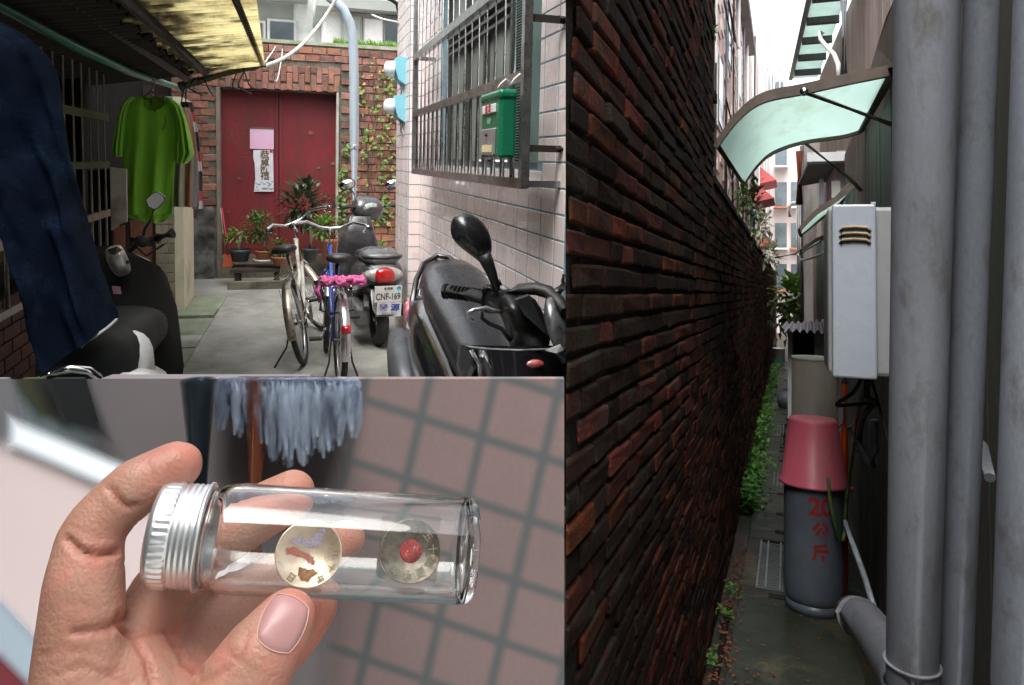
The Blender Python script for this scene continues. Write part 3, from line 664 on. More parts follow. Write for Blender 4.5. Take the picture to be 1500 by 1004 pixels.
def rb(u, v):
    edge = .42+.07*mnoise.noise(V((v*14, 0, 3)))+.04*mnoise.noise(V((v*50, 0, 3))); vv = v*.97
    if vv < .3: edge -= (.3-vv)*.5
    edge = max(edge, .0); p = awf(edge+(1.02-edge)*u, vv); return p+V((0, 0, -.022))
mb.grid(rb, 12, 300); mb.grid(lambda u, v: rb(u, v)+V((0, 0, .004)), 12, 300)
ob('awning_darkening_sheet', mb, mat('darkening_sheet', (.035, .028, .02), (.02, .016, .012), 5, .9, bump=.4), aw, fix=False)  # dark sheet added under the awning to darken its inner part
mb = MB(); mb.box((-3.2, -4.5, .9), (-.95, 1.7, .94)); ob('unseen_shade_sheet', mb, darkwood, aw)  # out-of-view sheet added to shade the left side from behind and above
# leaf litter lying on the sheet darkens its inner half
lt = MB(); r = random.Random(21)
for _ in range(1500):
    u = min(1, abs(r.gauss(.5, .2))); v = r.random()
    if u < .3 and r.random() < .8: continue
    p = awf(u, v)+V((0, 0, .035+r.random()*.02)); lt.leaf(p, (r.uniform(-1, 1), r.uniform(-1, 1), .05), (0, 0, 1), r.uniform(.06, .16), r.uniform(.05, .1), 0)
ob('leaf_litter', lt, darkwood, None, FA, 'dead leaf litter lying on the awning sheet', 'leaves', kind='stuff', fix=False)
def beam(nm, a, b, r, m=darkwood, n=4):
    mb_ = MB(); mb_.tube([a, b], r, n, smooth=False); return ob(nm, mb_, m, aw)
def ext(a, b, t): return a+(b-a)*t
for (p, q, r_) in (((100, 0, 2.9), (278, 119, 5.6), .03), ((185, 0, 2.9), (300, 106, 5.6), .035), ((345, 0, 3.1), (384, 92, 5.5), .016)):
    a_, b_ = A(*p), A(*q); beam('beam', ext(a_, b_, -.35), b_, r_)
beam('cross_bar', A(262, 127, 5.55), A(388, 92, 5.5), .03, mossy); beam('cross_bar', A(150, 8, 3.2), A(372, -12, 3.2), .02)
r = random.Random(4)
for k in range(7):
    x0 = r.uniform(265, 375); cable('twig', [(x0, 118-(x0-265)*.2, 5.5), (x0+r.uniform(-15, 15), 125, 5.45), (x0+r.uniform(-30, 30), 132+r.uniform(-6, 12), 5.5)], .005, blackp, 'thin dark tangled twig dangling under the far awning edge', group='twigs hanging at the awning edge', cat='twig')
# ---- green drying pole with clothes
pole = MB(); PX = -.86
pole.tube([(PX, 1.75, .44), (PX, 3.5, .43), (PX, 4.6, .44), (PX, 6.9, .535)], .021, 12)
ob('drying_pole', pole, mat('green_pole', (.02, .2, .14), (.015, .16, .11), 5, .4, coat=.2), None, FA, 'long green drying pole carrying the jeans and shirts', 'pole')
def cloth_outline(nm, pts, d_, nv_, depthf, m, lab, cat, back=.03, fr=FA):
    """garment from left/right pixel edges per row: pts=[(y,xl,xr)], two sheets front and back joined at the sides"""
    rt = None
    def row(v):
        y = pts[0][0]+(pts[-1][0]-pts[0][0])*v
        for a, b in zip(pts, pts[1:]):
            if a[0] <= y <= b[0]: t = (y-a[0])/(b[0]-a[0]); return y, a[1]+(b[1]-a[1])*t, a[2]+(b[2]-a[2])*t
        return pts[-1]
    mb_ = MB()
    def fn(u, v):
        y, xl, xr = row(v); a = 2*PI*u; c = .5-.5*math.cos(a); s = math.sin(a)
        p = fr.p(xl+(xr-xl)*c, y, d_); f = depthf(c, v)
        p = p*((d_+f)/d_) if False else p+V((0, f-s*back, 0)); return p
    mb_.grid(fn, 48, nv_, True, closeu=True)
    return mb_
denim = mat('blue_denim', (.0018, .0045, .011), (.006, .014, .034), 5, .9, bump=.5, bs=160, fine=.25, spec=.08, thr=(.3, .7), dirt=(.016, .034, .07), da=.3, ds=4)
def jf(c, v): return .5*(1-c)*-.35+.03*math.sin(c*9+v*5)*(.4+v)+.012*math.sin(c*23-v*13)+.012*mnoise.noise(V((c*6, v*14, 2)))
js = cloth_outline('jeans', [(30, -45, -4), (45, -40, 26), (63, -36, 50), (80, -32, 68), (105, -28, 82), (132, -24, 89), (177, -16, 99), (225, -6, 108), (255, 20, 114), (300, 38, 123), (345, 55, 133), (390, 72, 145), (430, 83, 157), (468, 102, 170)], 2.05, 60, jf, denim, '', '', .045)
for q in js.v:                      # hem slants
    pass
for i, q in enumerate(js.v):
    c_ = .5-.5*math.cos(2*PI*(i % 48)/48); v_ = (i//48)/59; dz_ = 41/1100*2.05*(1-c_)*v_**3; q.z -= dz_
jr = root('jeans', FA, (PX, 2.0, .44), 'dark blue denim jeans hung over the green pole at the far left', 'jeans')
ob('leg', js, denim, jr, fix=False)
js2 = cloth_outline('jeans', [(430, 84, 157), (468, 94, 170), (475, 97, 160), (490, 100, 138), (500, 103, 125), (508, 106, 118)], 2.05, 16, jf, denim, '', '', .045)
mb = MB(); mb.tube([A(118, 509, 1.93), A(138, 494, 1.95), A(158, 480, 1.99), A(171, 468, 2.03)], .0035, 6); ob('hem_seam', mb, mat('pale_thread', (.4, .42, .45), rough=.9), jr)
lime = mat('lime_cotton', (.22, .54, .04), (.18, .48, .03), 4, .85, bump=.25, bs=200, fine=.08, sheen=.2)
def sf(k): return lambda c, v: (.022*math.sin(c*17+k)*(.25+v*.9)+.012*math.sin(c*31+v*4+k)*v+.03*(c-.5)**2)
def hanger(rt, cx_, cy_, d_, w_):
    mb_ = MB(); mb_.tube([A(cx_, 122, d_), A(cx_+2, 116, d_), A(cx_+5, 119, d_), A(cx_+3, 126, d_), A(cx_, 132, d_), A(cx_, cy_, d_)], .004, 6)
    mb_.tube([A(cx_-w_, cy_+10, d_), A(cx_, cy_-1, d_), A(cx_+w_, cy_+10, d_)], .006, 6); mb_.tube([A(cx_-w_, cy_+10, d_), A(cx_+w_, cy_+10, d_)], .005, 6)
    ob('hanger', mb_, mat('brown_hanger', (.22, .12, .1), rough=.5), rt)
sh = root('green_shirt', FA, (PX, 4.6, .44), 'bright lime green T-shirt on a hanger under the drying pole', 'T-shirt')
body = cloth_outline('s', [(140, 205, 240), (144, 192, 250), (152, 183, 258), (165, 180, 262), (200, 180, 261), (230, 179, 258), (260, 179, 255), (300, 179, 254), (314, 180, 253)], 4.6, 40, sf(0), lime, '', '', .035)
for i, q in enumerate(body.v):
    if q.z > A(0, 150, 4.6).z and abs(q.x-A(224, 0, 4.6).x) < .055 and q.y < 4.6: q.z = min(q.z, A(0, 156, 4.6).z+((q.x-A(224, 0, 4.6).x)/.055)**2*.05)
ob('body', body, lime, sh, fix=False)
ob('sleeve', cloth_outline('s', [(143, 190, 200), (150, 182, 190), (165, 174, 185), (185, 170, 183), (205, 166, 181), (222, 164, 180), (230, 171, 177)], 4.58, 20, sf(2), lime, '', '', .04), lime, sh, fix=False)
ob('sleeve', cloth_outline('s', [(146, 243, 253), (155, 252, 265), (175, 258, 273), (200, 259, 279), (225, 258, 284), (232, 258, 280), (240, 260, 273)], 4.58, 20, sf(3), lime, '', '', .04), lime, sh, fix=False)
hm = cloth_outline('s', [(314, 180, 253), (318, 184, 250), (322, 196, 245), (326, 212, 238)], 4.6, 8, sf(0), lime, '', '', .034); ob('hem', hm, lime, sh, fix=False)
mb = MB(); [mb.tube([A(240+math.cos(t)*3, 178+k*4, 4.535), A(241+k, 170+k*4, 4.535)], .003, 4) for k, t in enumerate((0, 1, 2, 3))]; ob('chest_print', mb, mat('grey_print', (.25, .35, .2), rough=.8), sh)
mb = MB(); mb.prism([A(216, 142, 4.64), A(234, 143, 4.64), A(230, 154, 4.64), A(220, 154, 4.64)], (0, .006, 0)); ob('neck_inside', mb, mat('neck_brown', (.2, .17, .1), rough=.9), sh)
hanger(sh, 222, 135, 4.6, 16)
stripe = [mat('grey_cotton', (.25, .24, .25), rough=.9), mat('orange_cotton', (.45, .2, .13), rough=.9), mat('white_cotton', (.6, .55, .55), rough=.9), mat('black_cotton', (.03, .03, .03), rough=.9), mat('red_cotton', (.45, .06, .08), rough=.9)]
for (pts, cols, dd, lab, fcs) in (
    ([(158, 258, 278), (200, 256, 286), (235, 254, 290), (303, 252, 291)], [0, 1, 0, 2, 1, 0], 4.9, 'grey and orange panelled T-shirt hanging behind the lime shirt', 6),
    ([(150, 264, 281), (200, 274, 291), (250, 279, 296), (306, 282, 297)], [3, 4, 2, 3, 3, 4, 2, 3], 5.2, 'black T-shirt with red and white stripes farthest along the pole', 9)):
    rt = root('hanging_shirt', FA, (PX, dd, .44), lab, 'T-shirt', 'shirts behind the lime shirt')
    mb = cloth_outline('s', pts, dd, fcs*6+1, sf(dd), None, '', '', .04)
    for fi in range(len(mb.f)):
        rowi = fi//48; colu = fi % 48; mb.mi[fi] = cols[(rowi//5) % len(cols)] if dd > 5 else cols[((colu if colu < 24 else 47-colu)//4+(rowi//18)) % len(cols)]
    ob('body', mb, stripe, rt, fix=False)
    mb = MB(); mb.tube([A(pts[0][1]+8, 122, dd), A(pts[0][1]+9, 130, dd), A(pts[0][1]+8, pts[0][0], dd)], .004, 6); ob('hanger', mb, darkiron, rt)
# ============================================================ bicycles and scooters
def wheel(par, R, y, z, m_rim, nm='wheel', spokes=32, w_=.02, steer=None, sp=True):
    T = steer or Matrix.Identity(4)
    wr = MB(); wr.tube([T @ V((-.04, y, z)), T @ V((.04, y, z))], .018, 10); wo = ob(nm, wr, steel, par, local=True)
    def ring(r, t, n=40, m=8):
        mb_ = MB(); mb_.grid(lambda u, v: T @ V((t*math.cos(2*PI*u), y+(r+t*math.sin(2*PI*u))*math.cos(2*PI*v), z+(r+t*math.sin(2*PI*u))*math.sin(2*PI*v))), m, n+1, closeu=True); return mb_
    ob('tyre', ring(R-w_, w_), rubber, wo, local=True); ob('rim', ring(R-2*w_-.006, .011), m_rim, wo, local=True)
    if sp:
        sb = MB()
        for k in range(spokes):
            a = 2*PI*k/spokes; s = .022*(1 if k % 2 else -1)
            sb.tube([T @ V((s, y+.015*math.cos(a+.6), z+.015*math.sin(a+.6))), T @ V((0, y+(R-2*w_-.006)*math.cos(a), z+(R-2*w_-.006)*math.sin(a)))], .0012, 3, cap=False)
        ob('spokes', sb, chrome, wo, local=True)
    return wo
rustc = mat('rusted_chrome', (.35, .29, .22), (.5, .47, .42), 14, .35, .8, dirt=(.16, .09, .05), da=.4, ds=10)
def bicycle(base, yaw, lean, steer, lab, fm, fend, extras):
    Rm = (Matrix.Rotation(yaw, 3, 'Z') @ Matrix.Rotation(lean, 3, 'Y')) @ Matrix.Scale(.93, 3)
    rt = root('bicycle', FA, base, lab, 'bicycle', None, R=Rm)
    R = .31
    wheel(rt, R, 0, R, chrome)
    fy = 1.02; hd = V((0, .87, .72)); ax = V((0, .87-1.0, .72+.45))-V((0, .87, .72))  # steering axis direction
    sa = V((0, -.35, 1)).normalized()
    S = Matrix.Translation(hd) @ Matrix.Rotation(steer, 4, sa) @ Matrix.Translation(-hd)
    wheel(rt, R, fy, R, chrome, steer=S)
    bb = V((0, .43, .3)); st = V((0, .22, .78)); ht, hb = V((0, .80, .85)), V((0, .86, .66))
    mb = MB(); mb.tube([bb, st], .016, 10); mb.tube([bb, V((0, .6, .42)), hb], .018, 10); mb.tube([V((0, .35, .45)), V((0, .6, .58)), ht], .014, 10); mb.tube([ht, hb], .021, 10)
    for s in (-1, 1):
        mb.tube([V((.055*s, 0, R)), bb+V((.03*s, -.05, 0))], .009, 8); mb.tube([V((.055*s, 0, R)), V((.03*s, .15, .6))], .008, 8)
    ob('frame', mb, fm, rt, local=True)
    mb = MB(); 
    for s in (-1, 1): mb.tube([S @ V((.05*s, fy, R)), S @ V((.045*s, fy-.09, R+.3)), S @ V((0, fy-.14, .66))], .011, 8)
    ob('fork', mb, fm, rt, local=True)
    # fenders
    for (cy_, a0, a1, T) in ((0, -20, 190, None), (fy, 20, 150, S)):
        mb = MB(); rr = R+.012
        def fn(u, v):
            a = math.radians(a0+(a1-a0)*v); w = .030; q = (u-.5)*2
            p = V((q*w, cy_+(rr+.012*(1-q*q))*math.cos(a), R+(rr+.012*(1-q*q))*math.sin(a))); return (T @ p) if T else p
        mb.grid(fn, 7, 30); ob('fender', mb, fend, rt, local=True, fix=False)
    # saddle
    mb = MB(); mb.loft([(V((0, .04, .84)), (.03, 0, 0), (0, 0, .02)), (V((0, .07, .845)), (.085, 0, 0), (0, 0, .033)), (V((0, .13, .84)), (.09, 0, 0), (0, 0, .035)), (V((0, .2, .835)), (.05, 0, 0), (0, 0, .03)), (V((0, .3, .835)), (.02, 0, 0), (0, 0, .02))], 16, 2.3); ob('saddle', mb, mat('saddle_vinyl', (.02, .02, .02), (.03, .03, .03), 9, .4), rt, local=True)
    mb = MB(); mb.tube([st, V((0, .17, .82))], .012, 8); ob('seat_post', mb, chrome, rt, local=True)
    # handlebar
    hb_ = MB(); hc = V((0, .76, 1.0)); Hp = [(-.27, .56, 1.01), (-.25, .66, 1.02), (-.17, .74, 1.03), (-.07, .77, .985), (0, .77, .98), (.07, .77, .985), (.17, .74, 1.03), (.25, .66, 1.02), (.27, .56, 1.01)]
    hb_.tube([S @ V(p) for p in Hp], .011, 8); hb_.tube([S @ V((0, .8, .85)), S @ V((0, .77, .98))], .013, 8); ob('handlebar', hb_, chrome, rt, local=True)
    for s in (-1, 1):
        mb = MB(); mb.tube([S @ V((.275*s, .5, 1.01)), S @ V((.268*s, .6, 1.012))], .017, 10); ob('grip', mb, extras.get('grip', rubber), rt, local=True)
        mb = MB(); mb.tube([S @ V((.255*s, .67, 1.0)), S @ V((.23*s, .6, .97)), S @ V((.24*s, .53, .975))], .005, 6); ob('brake_lever', mb, chrome, rt, local=True)
        mb = MB(); mb.tube([S @ V((.24*s, .7, 1.02)), S @ V((.1*s, .9, 1.03)), S @ V((.02*s, .92, .85)), V((0, .8, .7))], .003, 5); ob('brake_cable', mb, blackp, rt, local=True)
    # carrier
    mb = MB()
    for s in (-.06, -.03, 0, .03, .06): mb.tube([V((s, -.22, .68)), V((s, .14, .68))], .004, 6)
    for y in (-.22, -.1, .02, .14): mb.tube([V((-.062, y, .68)), V((.062, y, .68))], .004, 6)
    for s in (-1, 1): mb.tube([V((.062*s, -.1, .68)), V((.062*s, 0, R))], .004, 6)
    ob('carrier', mb, extras.get('carrier', chrome), rt, local=True)
    # cranks + chainguard + pedals
    mb = MB(); mb.lathe([(.001, 0), (.09, 0), (.09, .004), (.001, .004)], Matrix.Translation(V((.05, .43, .3))) @ Matrix.Rotation(PI/2, 4, 'Y'), 24); mb.tube([V((.05, .43, .39)), V((.05, 0, .35))], .004, 4); mb.tube([V((.05, .43, .21)), V((.05, 0, .27))], .004, 4); ob('chain_set', mb, rustc, rt, local=True)
    for s in (-1, 1):
        mb = MB(); mb.tube([V((.06*s, .43, .3)), V((.075*s, .43-.12*s, .3+.1*s))], .008, 6); ca = ob('crank', mb, chrome, rt, local=True)
        mb = MB(); c = V((.12*s, .43-.12*s, .3+.1*s)); mb.bbox(c-V((.045, .03, .01)), c+V((.045, .03, .01)), .005); ob('pedal', mb, blackp, ca, local=True)
    if extras.get('stand2'):
        mb = MB()
        for s in (-1, 1): mb.tube([V((.06*s, 0, .3)), V((.075*s, -.02, .17)), V((.13*s, -.06, .012))], .007, 6)
        ob('kickstand', mb, darkiron, rt, local=True)
    else:
        mb = MB(); mb.tube([V((-.06, .02, .27)), V((-.1, -.03, .15)), V((-.2, -.1, .035))], .007, 6); ob('kickstand', mb, darkiron, rt, local=True)
    return rt
g1 = mat('white_green_frame', (.62, .6, .55), (.5, .46, .4), 5, .3, coat=.4, dirt=(.25, .18, .12), da=.35, ds=7)
bk1 = bicycle(V((.075, 5.2, GA)), math.radians(-7), math.radians(-11), math.radians(30), 'old bicycle with rusty chrome fenders leaning left on its stand', g1, rustc, {'carrier': rustc, 'grip': blackp})
mb = MB(); mb.tube([V((0, .83, .70)), V((0, .795, .83))], .024, 10); ob('green_sticker', mb, mat('green_sticker', (.06, .42, .05), rough=.4), bk1, local=True)
bluef = mat('blue_frame', (.03, .07, .36), (.03, .06, .3), 5, .3, coat=.5)
bk2 = bicycle(V((.275, 4.62, GA)), math.radians(2.5), 0, math.radians(-4), 'blue bicycle with silver fender and pink scrunched cloth on its carrier', bluef, mat('silver_fender', (.7, .7, .72), (.55, .55, .57), 4, .25, .85), {'stand2': True})
mb = MB(); mb.bbox((-.03, -.352, .43), (.03, -.33, .485), .01); mb.sph((0, -.352, .458), .026, 12, 8, sq=(1, .5, .9)); ob('rear_reflector', mb, mat('red_reflector', (.6, .01, .02), (.4, .01, .02), 20, .12, coat=1), bk2, local=True)
mb = MB(); mb.tube([V((-.08, -.05, .5)), V((.08, -.04, .52))], .012, 8); ob('lock', mb, bluef, bk2, local=True)
# pink cloth
pc = root('pink_cloth', FA, ROOTS[bk2.name][1] @ V((0, -.12, .7)), 'pink ruffled cloth tied over the carrier of the blue bicycle', 'cloth')
mb = MB(); r = random.Random(9)
for k in range(9):
    pts = []; c0 = r.uniform(-.1, .1); h0 = .006+r.uniform(0, .02)
    for i in range(13): t = i/12; pts.append(V((-.125+.25*t, c0*.6+.03*math.sin(t*15+k*2), h0+.016*math.sin(t*21+k)+.012)))
    mb.tube(pts, .014, 7)
for i in range(6): mb.tube([V((-.12, -.02, .01)), V((-.135-r.random()*.02, -.05+.02*i, -.02)), V((-.13, -.06+.02*i, -.06-.01*i))], .011, 6)
ob('ruffles', mb, mat('pink_towel', (.68, .16, .36), (.55, .1, .28), 30, .9, bump=.6, bs=150), pc, local=True)
# ---- grey scooter with number plate
gs = mat('grey_scooter_paint', (.035, .037, .04), (.05, .05, .055), 6, .3, coat=.5, dirt=(.12, .11, .1), da=.3, ds=6, bump=.05)
sr = root('scooter', FA, (.615, 5.62, GA), 'dark grey scooter seen from behind with white number plate and red tail lamp', 'scooter', R=Matrix.Rotation(math.radians(5), 3, 'Z') @ Matrix.Scale(.93, 3))
wheel(sr, .215, 0, .215, steel, w_=.05, sp=False); 
Sw = Matrix.Translation(V((0, 1.2, 1.0))) @ Matrix.Rotation(math.radians(24), 4, 'Z') @ Matrix.Translation(V((0, -1.2, -.9)))
wheel(sr, .215, 1.2, .215, steel, w_=.05, sp=False)
mb = MB(); mb.loft([(V((0, -.2, .60)), (.10, 0, 0), (0, 0, .05)), (V((0, -.17, .60)), (.155, 0, 0), (0, 0, .085)), (V((0, -.02, .585)), (.185, 0, 0), (0, 0, .12)), (V((0, .25, .54)), (.18, 0, 0), (0, 0, .15)), (V((0, .5, .48)), (.15, 0, 0), (0, 0, .16)), (V((0, .62, .42)), (.11, 0, 0), (0, 0, .14))], 24, 2.8); ob('rear_body', mb, gs, sr, local=True)
seatm = mat('wrinkled_seat_cover', (.05, .05, .053), (.09, .09, .095), 18, .18, coat=.6, bump=1.0, bs=24, fine=.1)
mb = MB(); mb.loft([(V((0, -.17, .705)), (.08, 0, 0), (0, 0, .025)), (V((0, -.12, .725)), (.14, 0, 0), (0, 0, .05)), (V((0, .05, .745)), (.16, 0, 0), (0, 0, .06)), (V((0, .3, .71)), (.15, 0, 0), (0, 0, .055)), (V((0, .52, .68)), (.10, 0, 0), (0, 0, .045)), (V((0, .6, .66)), (.05, 0, 0), (0, 0, .03))], 24, 2.4)
for i, q in enumerate(mb.v): q += V((0, 0, .012*mnoise.noise(q*22)))
ob('seat', mb, seatm, sr, local=True)
mb = MB(); mb.tube([V((-.12, .0, .73)), V((-.15, -.12, .74)), V((-.11, -.23, .745)), V((0, -.26, .745)), V((.11, -.23, .745)), V((.15, -.12, .74)), V((.12, 0, .73))], .014, 8); ob('grab_rail', mb, blackp, sr, local=True)
clear = mat('smoked_lens', (.45, .43, .4), (.3, .29, .28), 30, .1, coat=1)
mb = MB(); mb.loft([(V((0, -.232, .605)), (.1, 0, 0), (0, 0, .03)), (V((0, -.215, .605)), (.14, 0, 0), (0, 0, .055)), (V((0, -.15, .605)), (.165, 0, 0), (0, 0, .08))], 24, 2.0); ob('tail_lens', mb, clear, sr, local=True)
mb = MB(); mb.loft([(V((0, -.252, .6)), (.05, 0, 0), (0, 0, .035)), (V((0, -.24, .6)), (.075, 0, 0), (0, 0, .058)), (V((0, -.2, .6)), (.085, 0, 0), (0, 0, .066))], 24, 2.6); ob('tail_lamp', mb, mat('red_lens', (.55, .01, .015), (.4, .01, .012), 20, .1, coat=1), sr, local=True)
mb = MB(); mb.loft([(V((0, -.24, .30)), (.07, 0, 0), (0, .01, .012)), (V((0, -.2, .34)), (.09, 0, 0), (0, .02, .02)), (V((0, -.14, .5)), (.11, 0, 0), (0, .03, .02))], 14, 3); ob('rear_fender', mb, gs, sr, local=True)
tilt = Matrix.Rotation(math.radians(-12), 4, 'X')
def platebox(nm, cx_, cz_, w_, h_, m, y=-.262, rz=0):
    mb_ = MB(); M_ = Matrix.Translation(V((cx_, y, cz_))) @ Matrix.Rotation(rz, 4, 'Y') @ Matrix.Rotation(math.radians(8), 4, 'X'); mb_.bbox((-w_/2, -.0015, -h_/2), (w_/2, .0015, h_/2), .0012, M_)
    return ob(nm, mb_, m, sr, local=True), M_
pk = mat('plate_ink', (.05, .05, .06), rough=.5)
platew = mat('plate_white', (.8, .8, .78), (.74, .74, .72), 9, .4)
p1, M1 = platebox('number_plate', .02, .465, .212, .13, platew)
X90 = Matrix.Rotation(PI/2, 4, 'X')
letter('CNF-169', .075, pk, sr, M1 @ Matrix.Translation(V((0, -.004, -.022))) @ X90, bold=.0009, sx=.68)
letter('台灣省', .024, pk, sr, M1 @ Matrix.Translation(V((.0, -.004, .044))) @ X90)
letter('◄       ►', .018, inkb, sr, M1 @ Matrix.Translation(V((0, -.004, .045))) @ X90)
mb = MB(); mb.lathe([(.001, 0), (.018, 0), (.018, .001)], M1 @ Matrix.Translation(V((.082, -.003, .042))) @ X90, 16); ob('blue_sticker', mb, mat('cyan_sticker', (.05, .5, .62), rough=.4), sr, local=True)
p2, M2 = platebox('dealer_plate', .032, .34, .192, .115, mat('dealer_plate', (.74, .74, .74), (.6, .6, .64), 12, .4), rz=math.radians(2), y=-.245)
letter('泰 源', .062, mat('blue_paint', (.04, .09, .45), rough=.5), sr, M2 @ Matrix.Translation(V((0, -.004, .014))) @ X90, bold=.0015, sx=1.15)
letter('機車行 電話', .022, mat('faint_ink', (.4, .45, .55), rough=.5), sr, M2 @ Matrix.Translation(V((0, -.004, -.034))) @ X90)
# floor, leg shield, front
mb = MB(); mb.bbox((-.14, .55, .2), (.14, .95, .3), .03); ob('floorboard', mb, blackp, sr, local=True)
mb = MB(); mb.loft([(V((0, .98, .28)), (.17, 0, 0), (0, .03, 0)), (V((0, 1.0, .5)), (.2, 0, 0), (0, .05, 0)), (V((0, .99, .7)), (.19, 0, 0), (0, .06, 0)), (V((0, .94, .98)), (.1, 0, 0), (0, .06, 0))], 20, 3); ob('leg_shield', mb, gs, sr, local=True)
mb = MB(); mb.loft([(Sw @ V((0, .98, .84)), Sw.to_3x3() @ V((.1, 0, 0)), Sw.to_3x3() @ V((0, .07, 0))), (Sw @ V((0, .99, .93)), Sw.to_3x3() @ V((.17, 0, 0)), Sw.to_3x3() @ V((0, .1, 0))), (Sw @ V((0, .98, 1.0)), Sw.to_3x3() @ V((.15, 0, 0)), Sw.to_3x3() @ V((0, .09, .02))), (Sw @ V((0, .99, 1.05)), Sw.to_3x3() @ V((.09, 0, 0)), Sw.to_3x3() @ V((0, .06, .02)))], 22, 2.6); ob('handlebar_cover', mb, mat('dark_silver', (.09, .09, .09), (.12, .12, .12), 5, .3, .5, coat=.4), sr, local=True)
mb = MB(); mb.loft([(Sw @ V((-.03, .9, .95)), Sw.to_3x3() @ V((.075, 0, 0)), Sw.to_3x3() @ V((0, -.01, .045))), (Sw @ V((-.03, .89, .965)), Sw.to_3x3() @ V((.07, 0, 0)), Sw.to_3x3() @ V((0, -.01, .04)))], 18, 2.6); ob('speedometer', mb, mat('pale_gauge', (.55, .68, .62), (.3, .36, .34), 30, .1, coat=1), sr, local=True)
for s in (-1, 1):
    mb = MB(); mb.tube([Sw @ V((.14*s, .97, .96)), Sw @ V((.25*s, .93, .97)), Sw @ V((.36*s, .87, .965))], [.02, .018, .02], 10); ob('grip', mb, rubber, sr, local=True)
    mb = MB(); mb.tube([Sw @ V((.17*s, 1.02, .96)), Sw @ V((.27*s, 1.0, .97)), Sw @ V((.35*s, .94, .96))], .006, 6); ob('brake_lever', mb, steel, sr, local=True)
    mb = MB(); mb.tube([Sw @ V((.13*s, .97, 1.0)), Sw @ V((.17*s, .97, 1.1)), Sw @ V((.22*s, .95, 1.14))], .006, 6); st_ = ob('mirror_stem', mb, blackp, sr, local=True)
    mb = MB(); c = Sw @ V((.25*s, .94, 1.17)); mb.loft([(c+V((0, .03, 0)), (.03, 0, 0), (0, 0, .02)), (c+V((0, .012, 0)), (.07, 0, .02), (-.01, 0, .045)), (c, (.07, 0, .02), (-.01, 0, .045))], 18, 2.6); ob('mirror_shell', mb, blackp, st_, local=True)
    mb = MB(); mb.loft([(c-V((0, .001, 0)), (.062, 0, .018), (-.01, 0, .038)), (c-V((0, .003, 0)), (.062, 0, .018), (-.01, 0, .038))], 18, 2.6); ob('mirror_glass', mb, mat('mirror_glass', (.9, .9, .9), rough=.03, metal=1), st_, local=True)
mb = MB(); mb.loft([(V((.22, -.15, .3)), (.045, 0, 0), (0, 0, .045)), (V((.22, .25, .24)), (.05, 0, 0), (0, 0, .05)), (V((.18, .4, .22)), (.03, 0, 0), (0, 0, .03))], 16, 2); ob('exhaust', mb, mat('dull_exhaust', (.12, .12, .13), (.2, .18, .16), 9, .4, .6), sr, local=True)
mb = MB(); mb.bbox((-.2, -.08, .17), (-.08, .4, .34), .03); mb.tube([V((-.1, 0, .42)), V((-.12, -.1, .33))], .025, 8); ob('engine_case', mb, mat('alloy', (.2, .2, .2), (.12, .12, .12), 12, .5, .5), sr, local=True)
# ---- black scooter on the right, seen from its front left
bs = root('scooter', FA, V((.72, 2.6, GA)), 'black scooter parked by the pink wall with large round-edged mirror', 'scooter')
seatb = mat('black_vinyl_seat', (.013, .015, .02), (.017, .018, .023), 7, .3, coat=.25, bump=.12, bs=220, fine=.1)
def PB(nm, mb, m, fix=True, sub=0, par=bs): return ob(nm, mb, m, par, fix=fix, sub=sub)
def sec(px, py, d_, hw, hh, yw=0, tilt=0, roll=0):
    a = V((math.cos(yw)*math.cos(roll), math.sin(yw), math.sin(roll)))*hw; return (A(px, py, d_), a, V((0, math.sin(tilt), math.cos(tilt)))*hh)
yw = math.radians(12)
mb = MB(); mb.loft([sec(650, 392, 3.42, .05, .02, yw), sec(656, 396, 3.36, .12, .05, yw), sec(664, 415, 3.15, .155, .075, yw), sec(676, 443, 2.93, .16, .08, yw), sec(690, 472, 2.72, .15, .085, yw), sec(703, 505, 2.5, .13, .085, yw), sec(716, 545, 2.28, .10, .07, yw), sec(728, 580, 2.12, .06, .04, yw)], 28, 2.5); PB('seat', mb, seatb)
mb = MB(); mb.loft([sec(640, 440, 3.45, .07, .05, yw), sec(642, 452, 3.36, .15, .11, yw), sec(652, 480, 3.12, .18, .14, yw), sec(668, 525, 2.85, .185, .17, yw), sec(690, 590, 2.55, .17, .19, yw), sec(710, 660, 2.25, .12, .14, yw)], 28, 2.8); PB('rear_body', mb, blackg)
for k, (dx, dy, rr) in enumerate(((0, 0, .013), (7, 7, .009))):
    mb = MB(); mb.tube([A(602+dx, 470, 3.1), A(605+dx, 438+dy, 3.18), A(610+dx, 410+dy, 3.28), A(620+dx, 387+dy, 3.38), A(640, 375+dy, 3.45), A(658-dx, 378+dy, 3.42), A(674-dx, 392+dy, 3.3)], rr, 10); PB('grab_rail', mb, [blackg, chrome][k])
mb = MB(); mb.loft([sec(597, 447, 3.32, .018, .035, 0), sec(598, 460, 3.25, .022, .055, 0), sec(600, 470, 3.15, .018, .045, 0)], 14); PB('tail_lamp', mb, mat('dark_red_lens', (.4, .02, .05), (.6, .3, .35), 40, .12, coat=1))
mb = MB(); mb.tube([A(584, 494, 3.2), A(586, 510, 3.1), A(590, 540, 2.95), A(598, 590, 2.7)], [.045, .055, .06, .06], 18); PB('exhaust', mb, mat('grey_muffler', (.075, .08, .09), (.1, .1, .11), 9, .4, .3))
